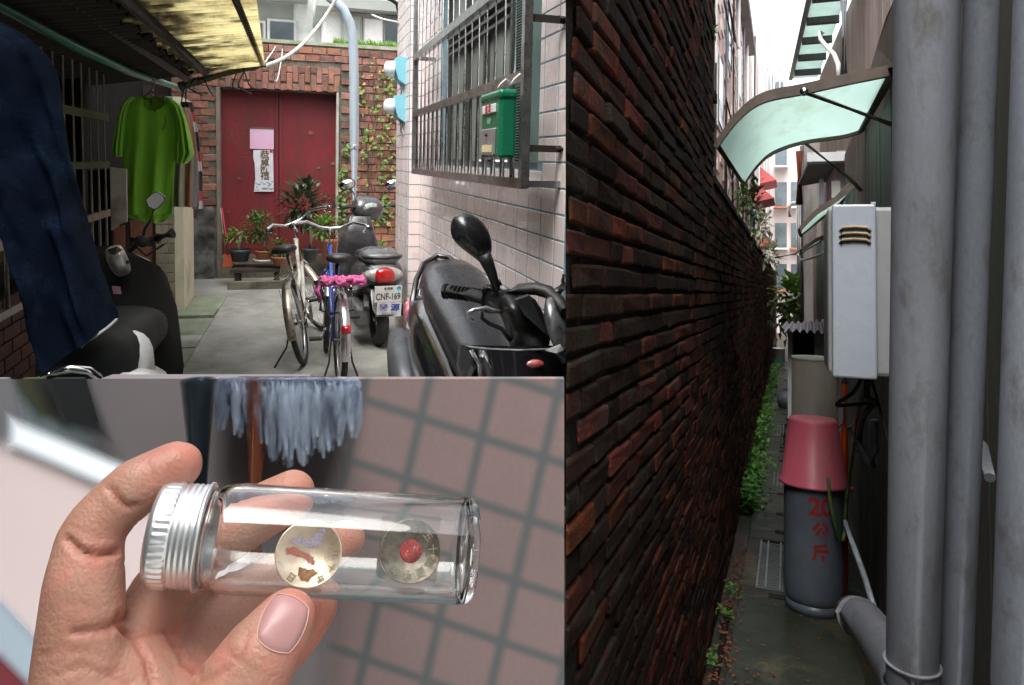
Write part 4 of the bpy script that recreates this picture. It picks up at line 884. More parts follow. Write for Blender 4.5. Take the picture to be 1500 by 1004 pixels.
# side panels below the seat
mb = MB(); mb.loft([sec(628, 485, 3.05, .02, .05), sec(640, 520, 2.8, .05, .08), sec(650, 570, 2.6, .05, .1), sec(660, 640, 2.45, .03, .1)], 14, 3); PB('side_panel', mb, gs)
mb = MB(); mb.tube([A(618, 497, 2.98), A(624, 540, 2.82), A(630, 570, 2.7)], .006, 6); mb.tube([A(655, 500, 2.75), A(668, 540, 2.55), A(680, 580, 2.4)], .006, 6); PB('chrome_trim', mb, chrome)
# handlebar and controls
mb = MB(); mb.tube([A(651, 427, 2.04), A(655, 427, 2.035)], .0225, 14); mb.tube([A(656, 427, 2.03), A(690, 432, 1.99), A(710, 437, 1.96)], .0185, 14)
for k in range(9): mb.tube([A(661+5.5*k, 428+.7*k, 2.025-.006*k), A(663+5.5*k, 428.3+.7*k, 2.022-.006*k)], .0196, 14)
PB('grip', mb, rubber)
mb = MB(); mb.loft([sec(709, 436, 1.97, .01, .026), sec(716, 438, 1.96, .018, .04), sec(728, 441, 1.95, .022, .035), sec(742, 444, 1.94, .022, .03)], 14, 3); mb.tube([A(707, 428, 1.95), A(712, 421, 1.95), A(722, 423, 1.95), A(728, 432, 1.95)], .005, 6); PB('switch_housing', mb, blackp)
mb = MB(); mb.tube([A(694, 468, 1.92), A(685, 464, 1.92), A(685, 458, 1.92), A(694, 454, 1.92), A(712, 451, 1.93), A(722, 455, 1.93), A(735, 457, 1.94)], [.0045, .0055, .005, .005, .006, .006, .004], 8); PB('brake_lever', mb, mat('polished_alloy', (.75, .75, .75), (.6, .6, .6), 20, .3, .85))
mb = MB(); mb.tube([A(707, 455, 1.95), A(706, 466, 1.95), A(716, 474, 1.95), A(735, 482, 1.94), A(748, 500, 1.93)], .006, 8); PB('brake_hose', mb, blackp)
# mirror on its stem
mb = MB(); mb.tube([A(726, 432, 1.95), A(727, 422, 1.95), A(721, 402, 1.95), A(714, 385, 1.95), A(708, 372, 1.95)], [.012, .011, .014, .018, .02], 12); mb.tube([A(722, 418, 1.955), A(733, 414, 1.955)], .011, 8); ms = PB('mirror_stem', mb, blackp)
ol = [(660, 336), (662, 322), (671, 313), (684, 312), (700, 319), (712, 332), (720, 350), (720, 368), (716, 384), (709, 390), (700, 381), (686, 371), (670, 359), (662, 348)]
def shell(olp, d0, d1, inset):
    mb_ = MB(); cx_ = sum(p[0] for p in olp)/len(olp); cy_ = sum(p[1] for p in olp)/len(olp); n = len(olp); rings = []
    for (f, dd) in ((1.0, d0), (1.04, d0-.008), (1.0, d0-.02), (.85, d0-.035), (.55, d1), (.2, d1-.006)):
        rings.append([A(cx_+(p[0]-cx_)*f, cy_+(p[1]-cy_)*f, dd) for p in olp])
    vs = [q for r0 in rings for q in r0]; fs = [(i*n+k, i*n+(k+1) % n, (i+1)*n+(k+1) % n, (i+1)*n+k) for i in range(len(rings)-1) for k in range(n)]+[tuple(range(n)), tuple((len(rings)-1)*n+k for k in range(n))]
    mb_.add(vs, fs, True); return mb_
ob('mirror_shell', shell(ol, 1.99, 1.94, 0), mat('mirror_black', (.012, .012, .013), (.016, .016, .016), 40, .3, coat=.4, bump=.05, bs=300), ms, sub=2)
mb = MB(); cx_, cy_ = 690, 350; mb.add([A(cx_+(x-cx_)*.9, cy_+(y-cy_)*.9, 1.993) for x, y in ol], [tuple(range(len(ol)))]); ob('mirror_glass', mb, mat('mirror_glass_b', (.9, .9, .9), rough=.03, metal=1), ms)
# right half of the bar: thick rubbery cover
mb = MB(); mb.tube([A(735, 430, 1.96), A(760, 424, 1.94), A(785, 423, 1.92), A(803, 428, 1.9), A(817, 440, 1.86), A(830, 458, 1.8)], [.012, .019, .022, .023, .021, .018], 14, flat=.8); PB('bar_cover', mb, mat('brown_black_vinyl', (.014, .012, .011), (.02, .017, .015), 8, .5, bump=.2, bs=60))
# cowl
cow = [(724, 438), (734, 424), (752, 424), (768, 433), (783, 434), (799, 466), (808, 497), (801, 514), (766, 516), (744, 510), (742, 478), (730, 456)]
ob('handlebar_cowl', shell(cow, 1.98, 1.86, 0), mat('matt_black_cowl', (.01, .01, .011), (.016, .016, .016), 20, .35, bump=.1, bs=80), bs, sub=1)
mb = MB(); mb.prism([A(756, 440, 1.85), A(776, 433, 1.85), A(796, 468, 1.83), A(803, 492, 1.83), A(768, 462, 1.83)], (0, .02, 0)); PB('cowl_ridge', mb, blackp)
mb = MB(); mb.loft([(A(809, 447, 1.86), V((.02, 0, -.01)), V((0, 0, .02))), (A(820, 470, 1.83), V((.045, 0, -.01)), V((0, .02, .06))), (A(826, 490, 1.8), V((.04, 0, -.01)), V((0, .02, .055))), (A(826, 515, 1.78), V((.02, 0, 0)), V((0, .01, .03)))], 16, 2.3); PB('headlight', mb, mat('clear_lamp', (.11, .115, .12), (.03, .032, .035), 26, .06, .3, coat=1, bump=.5, bs=20))
mb = MB(); mb.tube([A(826, 402, 1.9), A(824, 412, 1.9), A(827, 420, 1.9)], .005, 6); mb.tube([A(828, 418, 1.9), A(818, 426, 1.88), A(812, 432, 1.87)], .011, 8); PB('mirror_stem', mb, blackp)
# front apron
mb = MB()
def ap(u, v):
    xl = 682+(690-682)*v; p = A(690+150*u, 512-6*math.sin(PI*u)*0+v*230+(1-v)*2*math.sin(u*3), 1.86-.12*math.sin(PI*u)**.7-.14*v*math.sin(PI*(u*.9+.05))); return p
mb.grid(ap, 24, 20); 
mb2 = MB(); mb2.grid(lambda u, v: ap(u, v)+V((0, .05, 0)), 24, 20)
mb.add(mb2.v, mb2.f, True); PB('front_apron', mb, blackg, fix=False)
mb = MB(); mb.tube([A(674, 504, 1.9), A(690, 509, 1.85), A(720, 512, 1.78), A(760, 513.5, 1.74), A(800, 512, 1.75), A(828, 511, 1.78)], .003, 8); PB('apron_edge', mb, mat('grey_edge', (.09, .095, .1), (.2, .21, .22), 30, .3))
mb = MB(); mb.prism([A(675, 505, 1.88), A(703, 511, 1.84), A(697, 540, 1.82), A(688, 556, 1.82), A(700, 590, 1.82), A(690, 600, 1.85), A(672, 540, 1.88)], (0, .03, 0)); PB('side_vent', mb, gs)
mb = MB(); mb.tube([A(690, 513, 1.82), A(702, 535, 1.8), A(706, 570, 1.78)], .008, 8, flat=.5); mb.tube([A(708, 514, 1.8), A(722, 540, 1.77), A(730, 580, 1.75)], .006, 8, flat=.5); PB('bright_trim', mb, mat('silver_trim', (.6, .61, .63), (.4, .4, .42), 8, .2, .8))
mb = MB(); c = ap(.62, .085)-V((0, .006, 0)); mb.loft([(c+V((0, .008, 0)), (.024, 0, 0), (0, 0, .0115)), (c, (.023, 0, 0), (0, 0, .0105)), (c-V((0, .003, 0)), (.016, 0, 0), (0, 0, .006))], 24, 2.1); PB('red_badge', mb, mat('badge_red', (.5, .02, .02), (.6, .25, .25), 60, .2, coat=1))
mb = MB(); mb.prism([A(800, 514, 1.74), A(822, 506, 1.76), A(826, 513, 1.76), A(815, 518, 1.74)], (0, .01, 0)); PB('apron_flap', mb, mat('pale_flap', (.35, .35, .33), rough=.5))
wb_ = ROOTS[bs.name][1].inverted()
for (cx_, cy_) in ((.66, 3.15), (.62, 1.75)):
    mb = MB(); mb.grid(lambda u, v: V((cx_-.72+.05*math.cos(2*PI*u), cy_-2.6+(.19+.05*math.sin(2*PI*u))*math.cos(2*PI*v), .24+(.19+.05*math.sin(2*PI*u))*math.sin(2*PI*v))), 10, 33, closeu=True); mb.lathe([(.001, -.04), (.15, -.04), (.15, .04), (.001, .04)], Matrix.Translation(V((cx_-.72, cy_-2.6, .24))) @ Matrix.Rotation(PI/2, 4, 'Y'), 20); ob('wheel', mb, rubber, bs, local=True)
mb = MB(); mb.box((.52-.72, 2.0-2.6, .25), (.8-.72, 2.6-2.6, .34)); ob('floorboard', mb, blackp, bs, local=True)
# ---- white scooter on the left
ws = root('scooter', FA, V((-.6, 2.5, GA)), 'white and black scooter on the left under the jeans, square mirror coloured white as reflected sky', 'scooter')
def PW(nm, mb, m, fix=True, sub=0, par=ws): return ob(nm, mb, m, par, fix=fix, sub=sub)
whitep = mat('white_paint_scooter', (.72, .72, .7), (.66, .66, .64), 4, .25, coat=.5, dirt=(.5, .49, .46), da=.15)
sh_ = [(168, 388), (180, 377), (198, 376), (215, 384), (229, 401), (240, 425), (248, 452), (253, 480), (255, 520), (255, 640), (200, 640), (190, 560), (176, 480), (166, 430)]
mb = MB(); n = len(sh_); mb.prism([A(x, y, 2.75) for x, y in sh_], (0, .05, 0)); PW('leg_shield', mb, mat('shield_black', (.008, .008, .009), (.012, .012, .013), 9, .3, spec=.3))
mb = MB(); mb.tube([A(x, y, 2.745) for x, y in sh_[1:10]], .009, 8); PW('shield_trim', mb, mat('cream_trim', (.6, .55, .45), rough=.35, coat=.4))
mb = MB(); mb.prism([A(195, 395, 2.74), A(222, 400, 2.74), A(236, 430, 2.74), A(243, 480, 2.74), (A(243, 560, 2.74)), A(205, 560, 2.74), A(188, 450, 2.74)], (0, -.015, 0)); PW('glove_box', mb, mat('dark_inner', (.014, .014, .015), (.02, .02, .02), 8, .3, coat=.3))
hc_ = [(152, 372), (157, 363), (172, 359), (178, 360), (186, 374), (193, 396), (190, 403), (176, 409), (168, 404), (160, 392)]
ob('handlebar_cover', shell(hc_, 2.7, 2.58, 0), whitep, ws, sub=2)
mb = MB(); mb.prism([A(157, 366, 2.56), A(171, 361, 2.56), A(179, 367, 2.56), A(168, 374, 2.545), A(160, 373, 2.545)], (0, .01, .0)); PW('instrument_recess', mb, blackp)
mb = MB(); mb.sph(A(187, 384, 2.565), .006, 8, 6); PW('lamp_dot', mb, blackp)
mb = MB(); mb.loft([sec(150, 400, 2.72, .1, .09), sec(170, 430, 2.7, .16, .12), sec(180, 480, 2.66, .17, .14), sec(185, 540, 2.6, .17, .14)], 18, 2.8); PW('headset', mb, interior)
mb = MB(); c = A(171, 424, 2.5); mb.prism([A(164, 420, 2.53), A(175, 421, 2.53), A(177, 431, 2.53), A(166, 431, 2.53)], (0, .01, 0)); PW('sticker', mb, mat('pink_sticker', (.5, .3, .35), (.3, .15, .2), 50, .5))
mb = MB(); mb.loft([sec(112, 550, 2.05, .06, .05), sec(122, 540, 2.12, .11, .09), sec(140, 512, 2.3, .135, .09), sec(165, 490, 2.45, .13, .085), sec(185, 480, 2.55, .12, .07), sec(200, 482, 2.6, .06, .04)], 26, 2.6); PW('seat', mb, mat('dark_vinyl', (.014, .016, .016), (.02, .022, .022), 5, .6, spec=.2, bump=.2, bs=250))
mb = MB(); mb.loft([sec(168, 545, 2.2, .06, .05), sec(182, 528, 2.24, .075, .085), sec(188, 545, 2.3, .07, .11), sec(190, 590, 2.3, .07, .12), sec(190, 660, 2.3, .05, .1)], 20, 2.6); PW('side_panel', mb, whitep)
mb = MB(); mb.loft([sec(100, 620, 2.0, .12, .05), sec(120, 600, 2.1, .17, .1), sec(160, 590, 2.3, .17, .12), sec(180, 610, 2.5, .1, .1)], 20, 2.8); PW('rear_body', mb, whitep)
mb = MB(); mb.tube([A(62, 552, 1.85), A(80, 544, 1.85), A(105, 540, 1.85), A(130, 543, 1.86), A(143, 552, 1.87), (A(150, 570, 1.9))], .0095, 10); PW('grab_rail', mb, chrome)
mb = MB(); mb.tube([A(226, 306, 2.62), A(219, 326, 2.62), A(212, 336, 2.62), A(209, 352, 2.62)], .0045, 8); st_ = PW('mirror_stem', mb, blackp)
mo = [(213, 293), (224, 283), (230, 281), (240, 288), (242, 294), (232, 305), (226, 308), (217, 303)]
mb = MB(); mb.prism([A(x, y, 2.6) for x, y in mo], (0, .03, 0)); ob('mirror_shell', mb, blackp, st_)
mb = MB(); cx_, cy_ = 228, 294; mb.prism([A(cx_+(x-cx_)*.9, cy_+(y-cy_)*.9, 2.598) for x, y in mo], (0, -.004, 0)); ob('mirror_glass', mb, mat('mirror_sky_white', (.85, .85, .88), rough=.5), st_)  # rough white colour of the glass stands in for reflected sky
mb = MB(); mb.tube([A(190, 368, 2.66), A(205, 356, 2.64), A(222, 351, 2.62), A(232, 349, 2.62)], .009, 8); mb.tube([A(230, 349, 2.62), A(253, 342, 2.6)], .017, 12); mb.tube([A(212, 352, 2.6), A(200, 362, 2.58), (A(214, 375, 2.6)), A(240, 358, 2.6)], .004, 6); mb.tube([A(192, 352, 2.62), A(206, 348, 2.62)], .013, 8); mb.sph(A(209, 354, 2.6), .02, 10, 8); PW('handlebar', mb, rubber)
for (cx_, cy_) in ((-.62, 2.1), (-.55, 3.15)):
    mb = MB(); mb.grid(lambda u, v: V((cx_+.6+.05*math.cos(2*PI*u), cy_-2.5+(.17+.05*math.sin(2*PI*u))*math.cos(2*PI*v), .22+(.17+.05*math.sin(2*PI*u))*math.sin(2*PI*v))), 10, 33, closeu=True); mb.lathe([(.001, -.04), (.13, -.04), (.13, .04), (.001, .04)], Matrix.Translation(V((cx_+.6, cy_-2.5, .22))) @ Matrix.Rotation(PI/2, 4, 'Y'), 20); ob('wheel', mb, rubber, ws, local=True)
# ============================================================ ALLEY B (narrow back lane with brick wall and gas cylinders)
B = FB.p
GB = -1.63
rng = random.Random(31)
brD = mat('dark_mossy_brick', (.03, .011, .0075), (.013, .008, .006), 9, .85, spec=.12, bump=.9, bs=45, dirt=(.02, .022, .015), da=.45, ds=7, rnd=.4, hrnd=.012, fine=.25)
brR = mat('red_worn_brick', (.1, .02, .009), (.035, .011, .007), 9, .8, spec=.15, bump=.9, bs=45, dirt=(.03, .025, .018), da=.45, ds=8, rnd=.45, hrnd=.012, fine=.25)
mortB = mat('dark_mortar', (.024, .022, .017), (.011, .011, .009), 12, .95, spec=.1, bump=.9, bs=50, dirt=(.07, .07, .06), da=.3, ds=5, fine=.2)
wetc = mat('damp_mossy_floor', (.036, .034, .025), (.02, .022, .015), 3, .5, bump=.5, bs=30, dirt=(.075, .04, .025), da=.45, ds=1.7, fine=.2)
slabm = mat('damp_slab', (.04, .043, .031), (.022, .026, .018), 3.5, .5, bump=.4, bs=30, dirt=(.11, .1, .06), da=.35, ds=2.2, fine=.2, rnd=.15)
WBX = -.345
cp_ = colplane(FB, 828.5); dn = lambda x, z=0: cp_(x, z)            # the wall's near end runs along the blunt corner of the building
bwb = root('mossy_brick_wall', FB, (WBX, 5, GB), 'long dark mossy brick wall on the left of the narrow lane, tall near end', 'wall')
mb = MB()
def slabx(x0, x1, y1, z0, z1, ya=None, yb=None):
    vs = []
    for z in (z0, z1): vs += [V((x0, ya if ya else dn(x0, z), z)), V((x0, y1, z)), V((x1, y1, z)), V((x1, yb if yb else dn(x1, z), z))]
    mb.add(vs, [(0, 3, 2, 1), (4, 5, 6, 7), (0, 1, 5, 4), (1, 2, 6, 5), (2, 3, 7, 6), (3, 0, 4, 7)])
slabx(WBX+.001, -.5, 3.74, GB-.1, 2.3); slabx(WBX+.001, -.5, 24, GB-.1, .52, 3.74, 3.74); slabx(WBX+.012, -.52, 24, .524, .56, 3.745, 3.745)
ob('mortar_core', mb, mortB, bwb)
def bm_(L, H, seed, m):
    r = random.Random(seed); q = MB()
    q.grid(lambda u, v: V((0, 0, 0)), 2, 2) if False else None
    q.bbox((-.03, -L/2, -H/2), (.012, L/2, H/2), .007)
    for p in q.v: 
        n_ = mnoise.noise_vector(p*25+V((seed*3.1, 0, 0))); p += V((n_.x*.005, n_.y*.006, n_.z*.005))
    me = mesh_of(q, 'brick'); me.materials.append(m); return me
PZ = .054
bricks = []
for r_ in range(int((2.3-GB)/PZ)):
    z = GB+.03+r_*PZ; y = 1.0+rng.uniform(-.05, .0)+(.1 if r_ % 2 else 0)
    while y < 24:
        L = .205 if rng.random() < .72 else .1
        yc = y+L/2; y += L+.011
        if yc > 3.74 and z > .5: break
        if yc-L/2 < dn(WBX, z)+.0: 
            if yc+L/2 < dn(WBX, z)+.05: continue
            L2 = yc+L/2-dn(WBX, z)+.03; yc = yc+L/2-L2/2; L = L2
        if yc+L/2 > 3.76 and z > .5: continue
        bricks.append((yc, z, L))
vis = [b for b in bricks if -30 < 430-1100*b[1]/b[0] < 1030]
vis.sort(key=lambda b: -min(b[2], 1)/b[0]**1.0 + (0))
vis.sort(key=lambda b: b[0])
big = set(id(b) for b in vis[:300])
cache = {}
stuffD, stuffR = MB(), MB()
for b in bricks:
    yc, z, L = b
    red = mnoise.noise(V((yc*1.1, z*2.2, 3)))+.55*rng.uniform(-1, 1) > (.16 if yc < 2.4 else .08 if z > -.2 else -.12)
    off = rng.uniform(-.003, .002)+(rng.uniform(-.003, .005) if rng.random() < .1 else 0)
    M_ = Matrix.Translation(V((WBX+off, yc, z))) @ Matrix.Rotation(rng.uniform(-.02, .02), 4, 'X') @ Matrix.Rotation(rng.uniform(-.014, .014), 4, 'Z')
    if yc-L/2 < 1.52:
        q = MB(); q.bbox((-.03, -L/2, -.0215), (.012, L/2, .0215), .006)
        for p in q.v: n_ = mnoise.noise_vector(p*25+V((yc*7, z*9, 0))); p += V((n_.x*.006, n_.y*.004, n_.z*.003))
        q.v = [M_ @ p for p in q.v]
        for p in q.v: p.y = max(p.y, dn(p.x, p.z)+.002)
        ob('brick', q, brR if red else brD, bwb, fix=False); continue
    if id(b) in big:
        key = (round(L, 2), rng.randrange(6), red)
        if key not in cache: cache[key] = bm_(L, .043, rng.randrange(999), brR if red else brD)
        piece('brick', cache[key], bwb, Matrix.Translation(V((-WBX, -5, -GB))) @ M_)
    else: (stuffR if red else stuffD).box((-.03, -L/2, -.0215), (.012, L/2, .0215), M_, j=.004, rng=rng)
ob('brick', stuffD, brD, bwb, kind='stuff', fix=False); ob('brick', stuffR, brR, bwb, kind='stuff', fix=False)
# ---- lane floor, slabs, grate
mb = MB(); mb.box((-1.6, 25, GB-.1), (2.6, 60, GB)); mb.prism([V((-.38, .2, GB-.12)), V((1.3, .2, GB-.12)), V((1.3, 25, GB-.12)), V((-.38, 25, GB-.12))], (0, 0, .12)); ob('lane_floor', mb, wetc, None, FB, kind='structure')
dc = root('drain_cover_row', FB, (-.05, 5, GB), None, None, kind='structure')
yb = 2.2; k = 0
gN, gF = FB.g(1128, 868).y, FB.g(1128, 798).y
edges = [1.6, 2.4, 3.3]+[FB.g(1135, q).y for q in (881, 869, 797, 784, 757, 727, 701, 678, 658, 641)]+[8.3, 8.7, 9.3, 10, 10.8, 11.6, 12.6, 13.6, 15, 17, 19]
for i in range(len(edges)-1):
    y0, y1 = edges[i]+.006, edges[i+1]-.006
    if gN-.1 < y0 < gN+.3: x1s = [(-.25, -.17), (.08, .3)]
    else: x1s = [(-.25, .3)]
    for (xa, xb) in x1s:
        mb = MB(); mb.bbox((xa, y0, GB-.01), (xb, y1, GB+.018+rng.uniform(-.003, .004)), .005); ob('cover_slab', mb, slabm, dc)
    if y0 > gF+.02 or abs(edges[i]-3.3) < .1:
        mb = MB(); mb.box((-.085 if y0 > 4.5 else -.1, y1-.02, GB+.015), (.1, y1+.035, GB+.0265)); ob('hand_slot', mb, interior, dc)
gt = root('drain_grate', FB, (-.05, (gN+gF)/2, GB), 'galvanised steel drain grate beside the foot of the grey gas cylinder', 'grate')
galv = mat('galvanised', (.34, .36, .37), (.25, .26, .27), 14, .45, .5)
for xx in (-.165, -.12, -.045, .03): mb = MB(); mb.box((xx-.005, gN, GB), (xx+.005, gF, GB+.024)); ob('side_bar' if xx < -.1 else 'cross_bar', mb, galv, gt)
for k in range(24): mb = MB(); y = gN+.01+k*(gF-gN)/24; mb.box((-.16, y-.003, GB), (.07, y+.003, GB+.016)); ob('bar', mb, galv, gt)
mb = MB(); mb.box((-.165, gN, GB-.02), (.07, gF, GB+.004)); ob('drain_pit', mb, interior, gt)
for i, (y0, y1) in enumerate(((6.8, 7.3), (9.2, 10))):
    g2 = root('drain_grate', FB, (-.1, y0, GB), ['thin steel grate between slabs left of the red bucket', 'far small steel grate further up the lane'][i], 'grate')
    for k in range(5): mb = MB(); mb.box((-.12+.03*k, y0, GB+.02), (-.115+.03*k, y1, GB+.03)); ob('bar', mb, galv, g2)
# low curb gutter on the left with fallen leaves
mb = MB(); mb.box((-.3, 1.3, GB), (-.275, 4.2, GB+.03)); ob('gutter_edge', mb, mortB, None, FB, kind='structure')
lv = MB(); r = random.Random(8)
for _ in range(520):
    y = r.uniform(1.6, 5.2); x = -.31+abs(r.gauss(0, .05)) if r.random() < .7 else r.uniform(-.33, .25)
    lv.leaf(V((x, y, GB+.028+r.random()*.008)), (r.uniform(-1, 1), r.uniform(-1, 1), .1), (0, 0, 1), r.uniform(.012, .03), .014, .1)
ob('fallen_leaves', lv, mat('red_brown_leaf', (.32, .07, .025), (.2, .06, .02), 30, .7, rnd=.3), None, FB, 'small rusty red leaves fallen along the lane gutter', 'leaves', kind='stuff', fix=False)
wd = MB(); r = random.Random(12)
for _ in range(1900):
    y = 5.9+(r.random()**1.5)*11; q = r.random()
    if mnoise.noise(V((y*1.3, 0, 7))) < -.25: continue
    p = V((-.33+abs(r.gauss(0, .045))*(1+.05*y), y, GB+.01+r.random()*.17)); wd.leaf(p, (r.uniform(-.4, 1), r.uniform(-1, .4), r.uniform(.1, .8)), (0, 0, 1), r.uniform(.03, .08), .04, .3)
for (x, y) in ((-.29, 4.3), (-.3, 4.0), (-.33, 3.5)):
    for _ in range(26): wd.leaf(V((x+r.gauss(0, .02), y+r.gauss(0, .03), GB+.02+r.random()*.05)), (r.uniform(-.8, 1), r.uniform(-1, .4), r.uniform(.1, .8)), (0, 0, 1), r.uniform(.02, .04), .02, .3)
ob('weeds', wd, mat('weed_green', (.14, .34, .06), (.08, .22, .04), 9, .5, transl=.3), None, FB, 'green weeds along the foot of the long brick wall', 'weeds', kind='stuff', fix=False)
wd = MB()
for _ in range(90): wd.leaf(V((.33+r.gauss(0, .03), 3.95+r.gauss(0, .08), GB+.05+r.random()*.16)), (r.uniform(-1, .4), r.uniform(-1, .4), r.uniform(.1, .8)), (0, 0, 1), r.uniform(.02, .05), .025, .3)
ob('weeds', wd, mat('weed_dark', (.03, .08, .03), rough=.5), None, FB, 'small dark weed right of the gas cylinder foot', 'weeds', kind='stuff', fix=False)
for nm, rn, m_, lab in (('plant', [(1087, 258, 3.9, 8, 40)], None, 'small bright green sprig on the wall top under the canopy corner'),):
    pass
def tuft(px, py, d_, rpx, rpy, n, L, m, lab, seed, W=.5, nm='plant', cat='plant', grp=None, stuff=False):
    r = random.Random(seed); c = B(px, py, d_); s = d_/1100; rt = root(nm, FB, c, lab, cat, grp)
    fb, st = MB(), MB()
    for k in range(5): st.tube([(r.uniform(-.02, .02), 0, -rpy*s), (r.uniform(-.5, .5)*rpx*s, r.uniform(-.05, .05), r.uniform(-.5, .6)*rpy*s)], .004, 5)
    for _ in range(n):
        q = V((r.gauss(0, .45)*rpx*s, r.gauss(0, .35)*rpx*s, r.gauss(0, .45)*rpy*s)); fb.leaf(q, q.normalized()+V((r.uniform(-.4, .4), r.uniform(-.9, .2), r.uniform(-.2, .5))), (0, 0, 1), L*r.uniform(.6, 1.2), L*W, .25)
    ob('stem', st, stemm, rt, local=True); ob('foliage', fb, m, rt, local=True, kind='stuff', fix=False)
pale_leaf = mat('pale_leaf', (.5, .52, .38), (.3, .36, .2), 12, .6, transl=.3)
tuft(1089, 288, 4.6, 9, 14, 60, .05, green3, 'small bright green sprig on the wall top under the canopy corner', 1)
tuft(1112, 330, 7.5, 14, 22, 120, .08, pale_leaf, 'pale flowering plant leaning over the low brick wall', 2)
tuft(1128, 372, 11, 14, 18, 100, .12, pale_leaf, 'whitish shrub farther along the top of the low brick wall', 3)
tuft(1103, 300, 6, 10, 30, 110, .06, green2, 'dark leafy climber hanging over the low brick wall', 4)
tuft(1162, 432, 13, 26, 30, 170, .22, green3, 'big-leaved light green shrub at the end of the lane', 5, W=.6)
tuft(1155, 462, 12.6, 22, 26, 200, .14, green2, 'darker green bush below the light shrub at the lane end', 6)
tuft(1044, 50, 3.62, 5, 9, 30, .03, green3, 'tiny green sprig growing from the edge of the tall brick wall', 7)
# ---- right wall
rwm = mat('stained_boards', (.1, .085, .075), (.06, .052, .047), 4, .8, bump=.5, bs=25, dirt=(.05, .07, .045), da=.4, ds=3, stretch=(1, 1, .15), fine=.18)
RX = .43
rw = root('boarded_house_wall', FB, (RX, 3, GB), 'stained brown board wall on the right side of the lane behind the pipes', 'wall')
k = 0; y = 1.0
while y < 6.6:
    mb = MB(); mb.box((RX+rng.uniform(0, .006), y, GB), (RX+.04, y+.145, 1.15)); ob('board', mb, rwm, rw); y += .15
upm = mat('grey_wood_siding', (.32, .28, .26), (.22, .19, .17), 5, .8, bump=.4, bs=25, dirt=(.14, .11, .09), da=.4, ds=3, stretch=(1, 1, .12), fine=.15)
y = 3.0
while y < 8:
    mb = MB(); mb.box((.62+rng.uniform(0, .008), y, 1.0), (.66, y+.115, 3.1)); ob('upper_board', mb, upm, rw); y += .12
mb = MB(); mb.box((RX+.04, 1.0, GB), (1.3, 8, 1.12)); mb.box((.67, 1.0, 1.12), (1.3, 8, 3.4)); ob('wall_core', mb, darkwood, rw)
# dark slanted roof edge over the canopy
mb = MB(); mb.prism([B(1312, -5, 2.95), B(1312, 98, 2.95), B(1274, 104, 3.9), B(1284, 70, 3.9), B(1298, 25, 3.3)], (.12, 0, .02)); ob('roof_edge', mb, darkwood, None, FB, 'dark slanted roof edge above the green canopy beside the pipes', 'roof')
# ---- big grey pipes
pvc = mat('grey_pvc', (.17, .18, .205), (.14, .148, .168), 5, .42, bump=.06, bs=60, dirt=(.09, .085, .08), da=.3, ds=17, stretch=(1, 1, .45), fine=.1)
pvc2 = mat('grey_pvc_pale', (.21, .23, .265), (.17, .185, .215), 5, .42, bump=.06, bs=60, dirt=(.1, .095, .09), da=.36, ds=21, stretch=(1, 1, .5), fine=.12)
def vp(xl, xr, py, d_):
    a_, b_ = FB.ray(xl, py).normalized(), FB.ray(xr, py).normalized(); be = a_.angle(b_)/2; c_ = (a_+b_).normalized(); t = d_/c_.y; return c_*t, t*math.sin(be)
for i, (T4, B4, m_, lab) in enumerate((((1309, 1407, 0, 1.2), (1298, 1374, 1004, 1.28), pvc, 'thick grey drainpipe, leftmost of the three at the right'), ((1409, 1466, 0, 1.3), (1374, 1424, 1004, 1.32), pvc2, 'slimmer pale grey drainpipe, middle of the three at the right'), ((1484, 1580, 0, 1.1), (1452, 1530, 1004, 1.14), pvc2, 'grey mottled drainpipe at the right edge, nearest of the three'))):
    (t0, rt0), (b0, rb0) = vp(*T4), vp(*B4); bb_ = b0+(b0-t0)*.9
    if bb_.z < GB+.02: bb_ = b0+(b0-t0)*((GB+.02-b0.z)/(b0.z-t0.z))
    mb = MB(); rr = (rt0+rb0)/2; mb.tube([bb_, b0, (b0+t0)/2, t0, t0+(t0-b0)*.8], [rb0, rb0, rr, rt0, rt0+(rt0-rb0)*.3], 32)
    p_ = ob('drainpipe', mb, m_, None, FB, lab, 'pipe', 'big grey drainpipes', base=bb_)
    if i == 0:
        q = b0.lerp(t0, .03); rr = rb0; 
        mb = MB(); mb.tube([q-(t0-bb_).normalized()*.03, q, q+(t0-bb_).normalized()*.004], [rr*1.1, rr*1.1, rr*1.13], 28); ob('socket', mb, pvc, p_)
    for zc in (.75, ):
        pass
mb = MB(); mb.tube([B(1253, 905, 2.75), B(1262, 905, 2.5), B(1290, 940, 2.2), B(1330, 1000, 1.85), B(1345, 1040, 1.7)], [.055]*5, 20); mb.tube([B(1252, 902, 2.78), B(1257, 905, 2.6)], .06, 20)
ob('drain_elbow', mb, pvc, None, FB, 'fat grey drain elbow lying on the ground left of the thick pipe', 'pipe')
mb = MB(); mb.tube([B(1238, 765, 3.6), B(1252, 805, 3.4), B(1268, 850, 3.2), B(1281, 893, 3.0)], .011, 8); ob('conduit', mb, pvc2, None, FB, 'thin grey conduit slanting down the wall to the drain elbow', 'pipe')
mb = MB(); mb.tube([B(1243, 625, 3.6), B(1258, 652, 3.6), B(1276, 682, 3.6)], .014, 8); mb.tube([B(1277, 684, 3.6), B(1281, 660, 3.6), B(1280, 615, 3.6)], .017, 8); ob('water_pipe', mb, pvc2, None, FB, 'short grey water pipe with bend under the white heater', 'pipe')
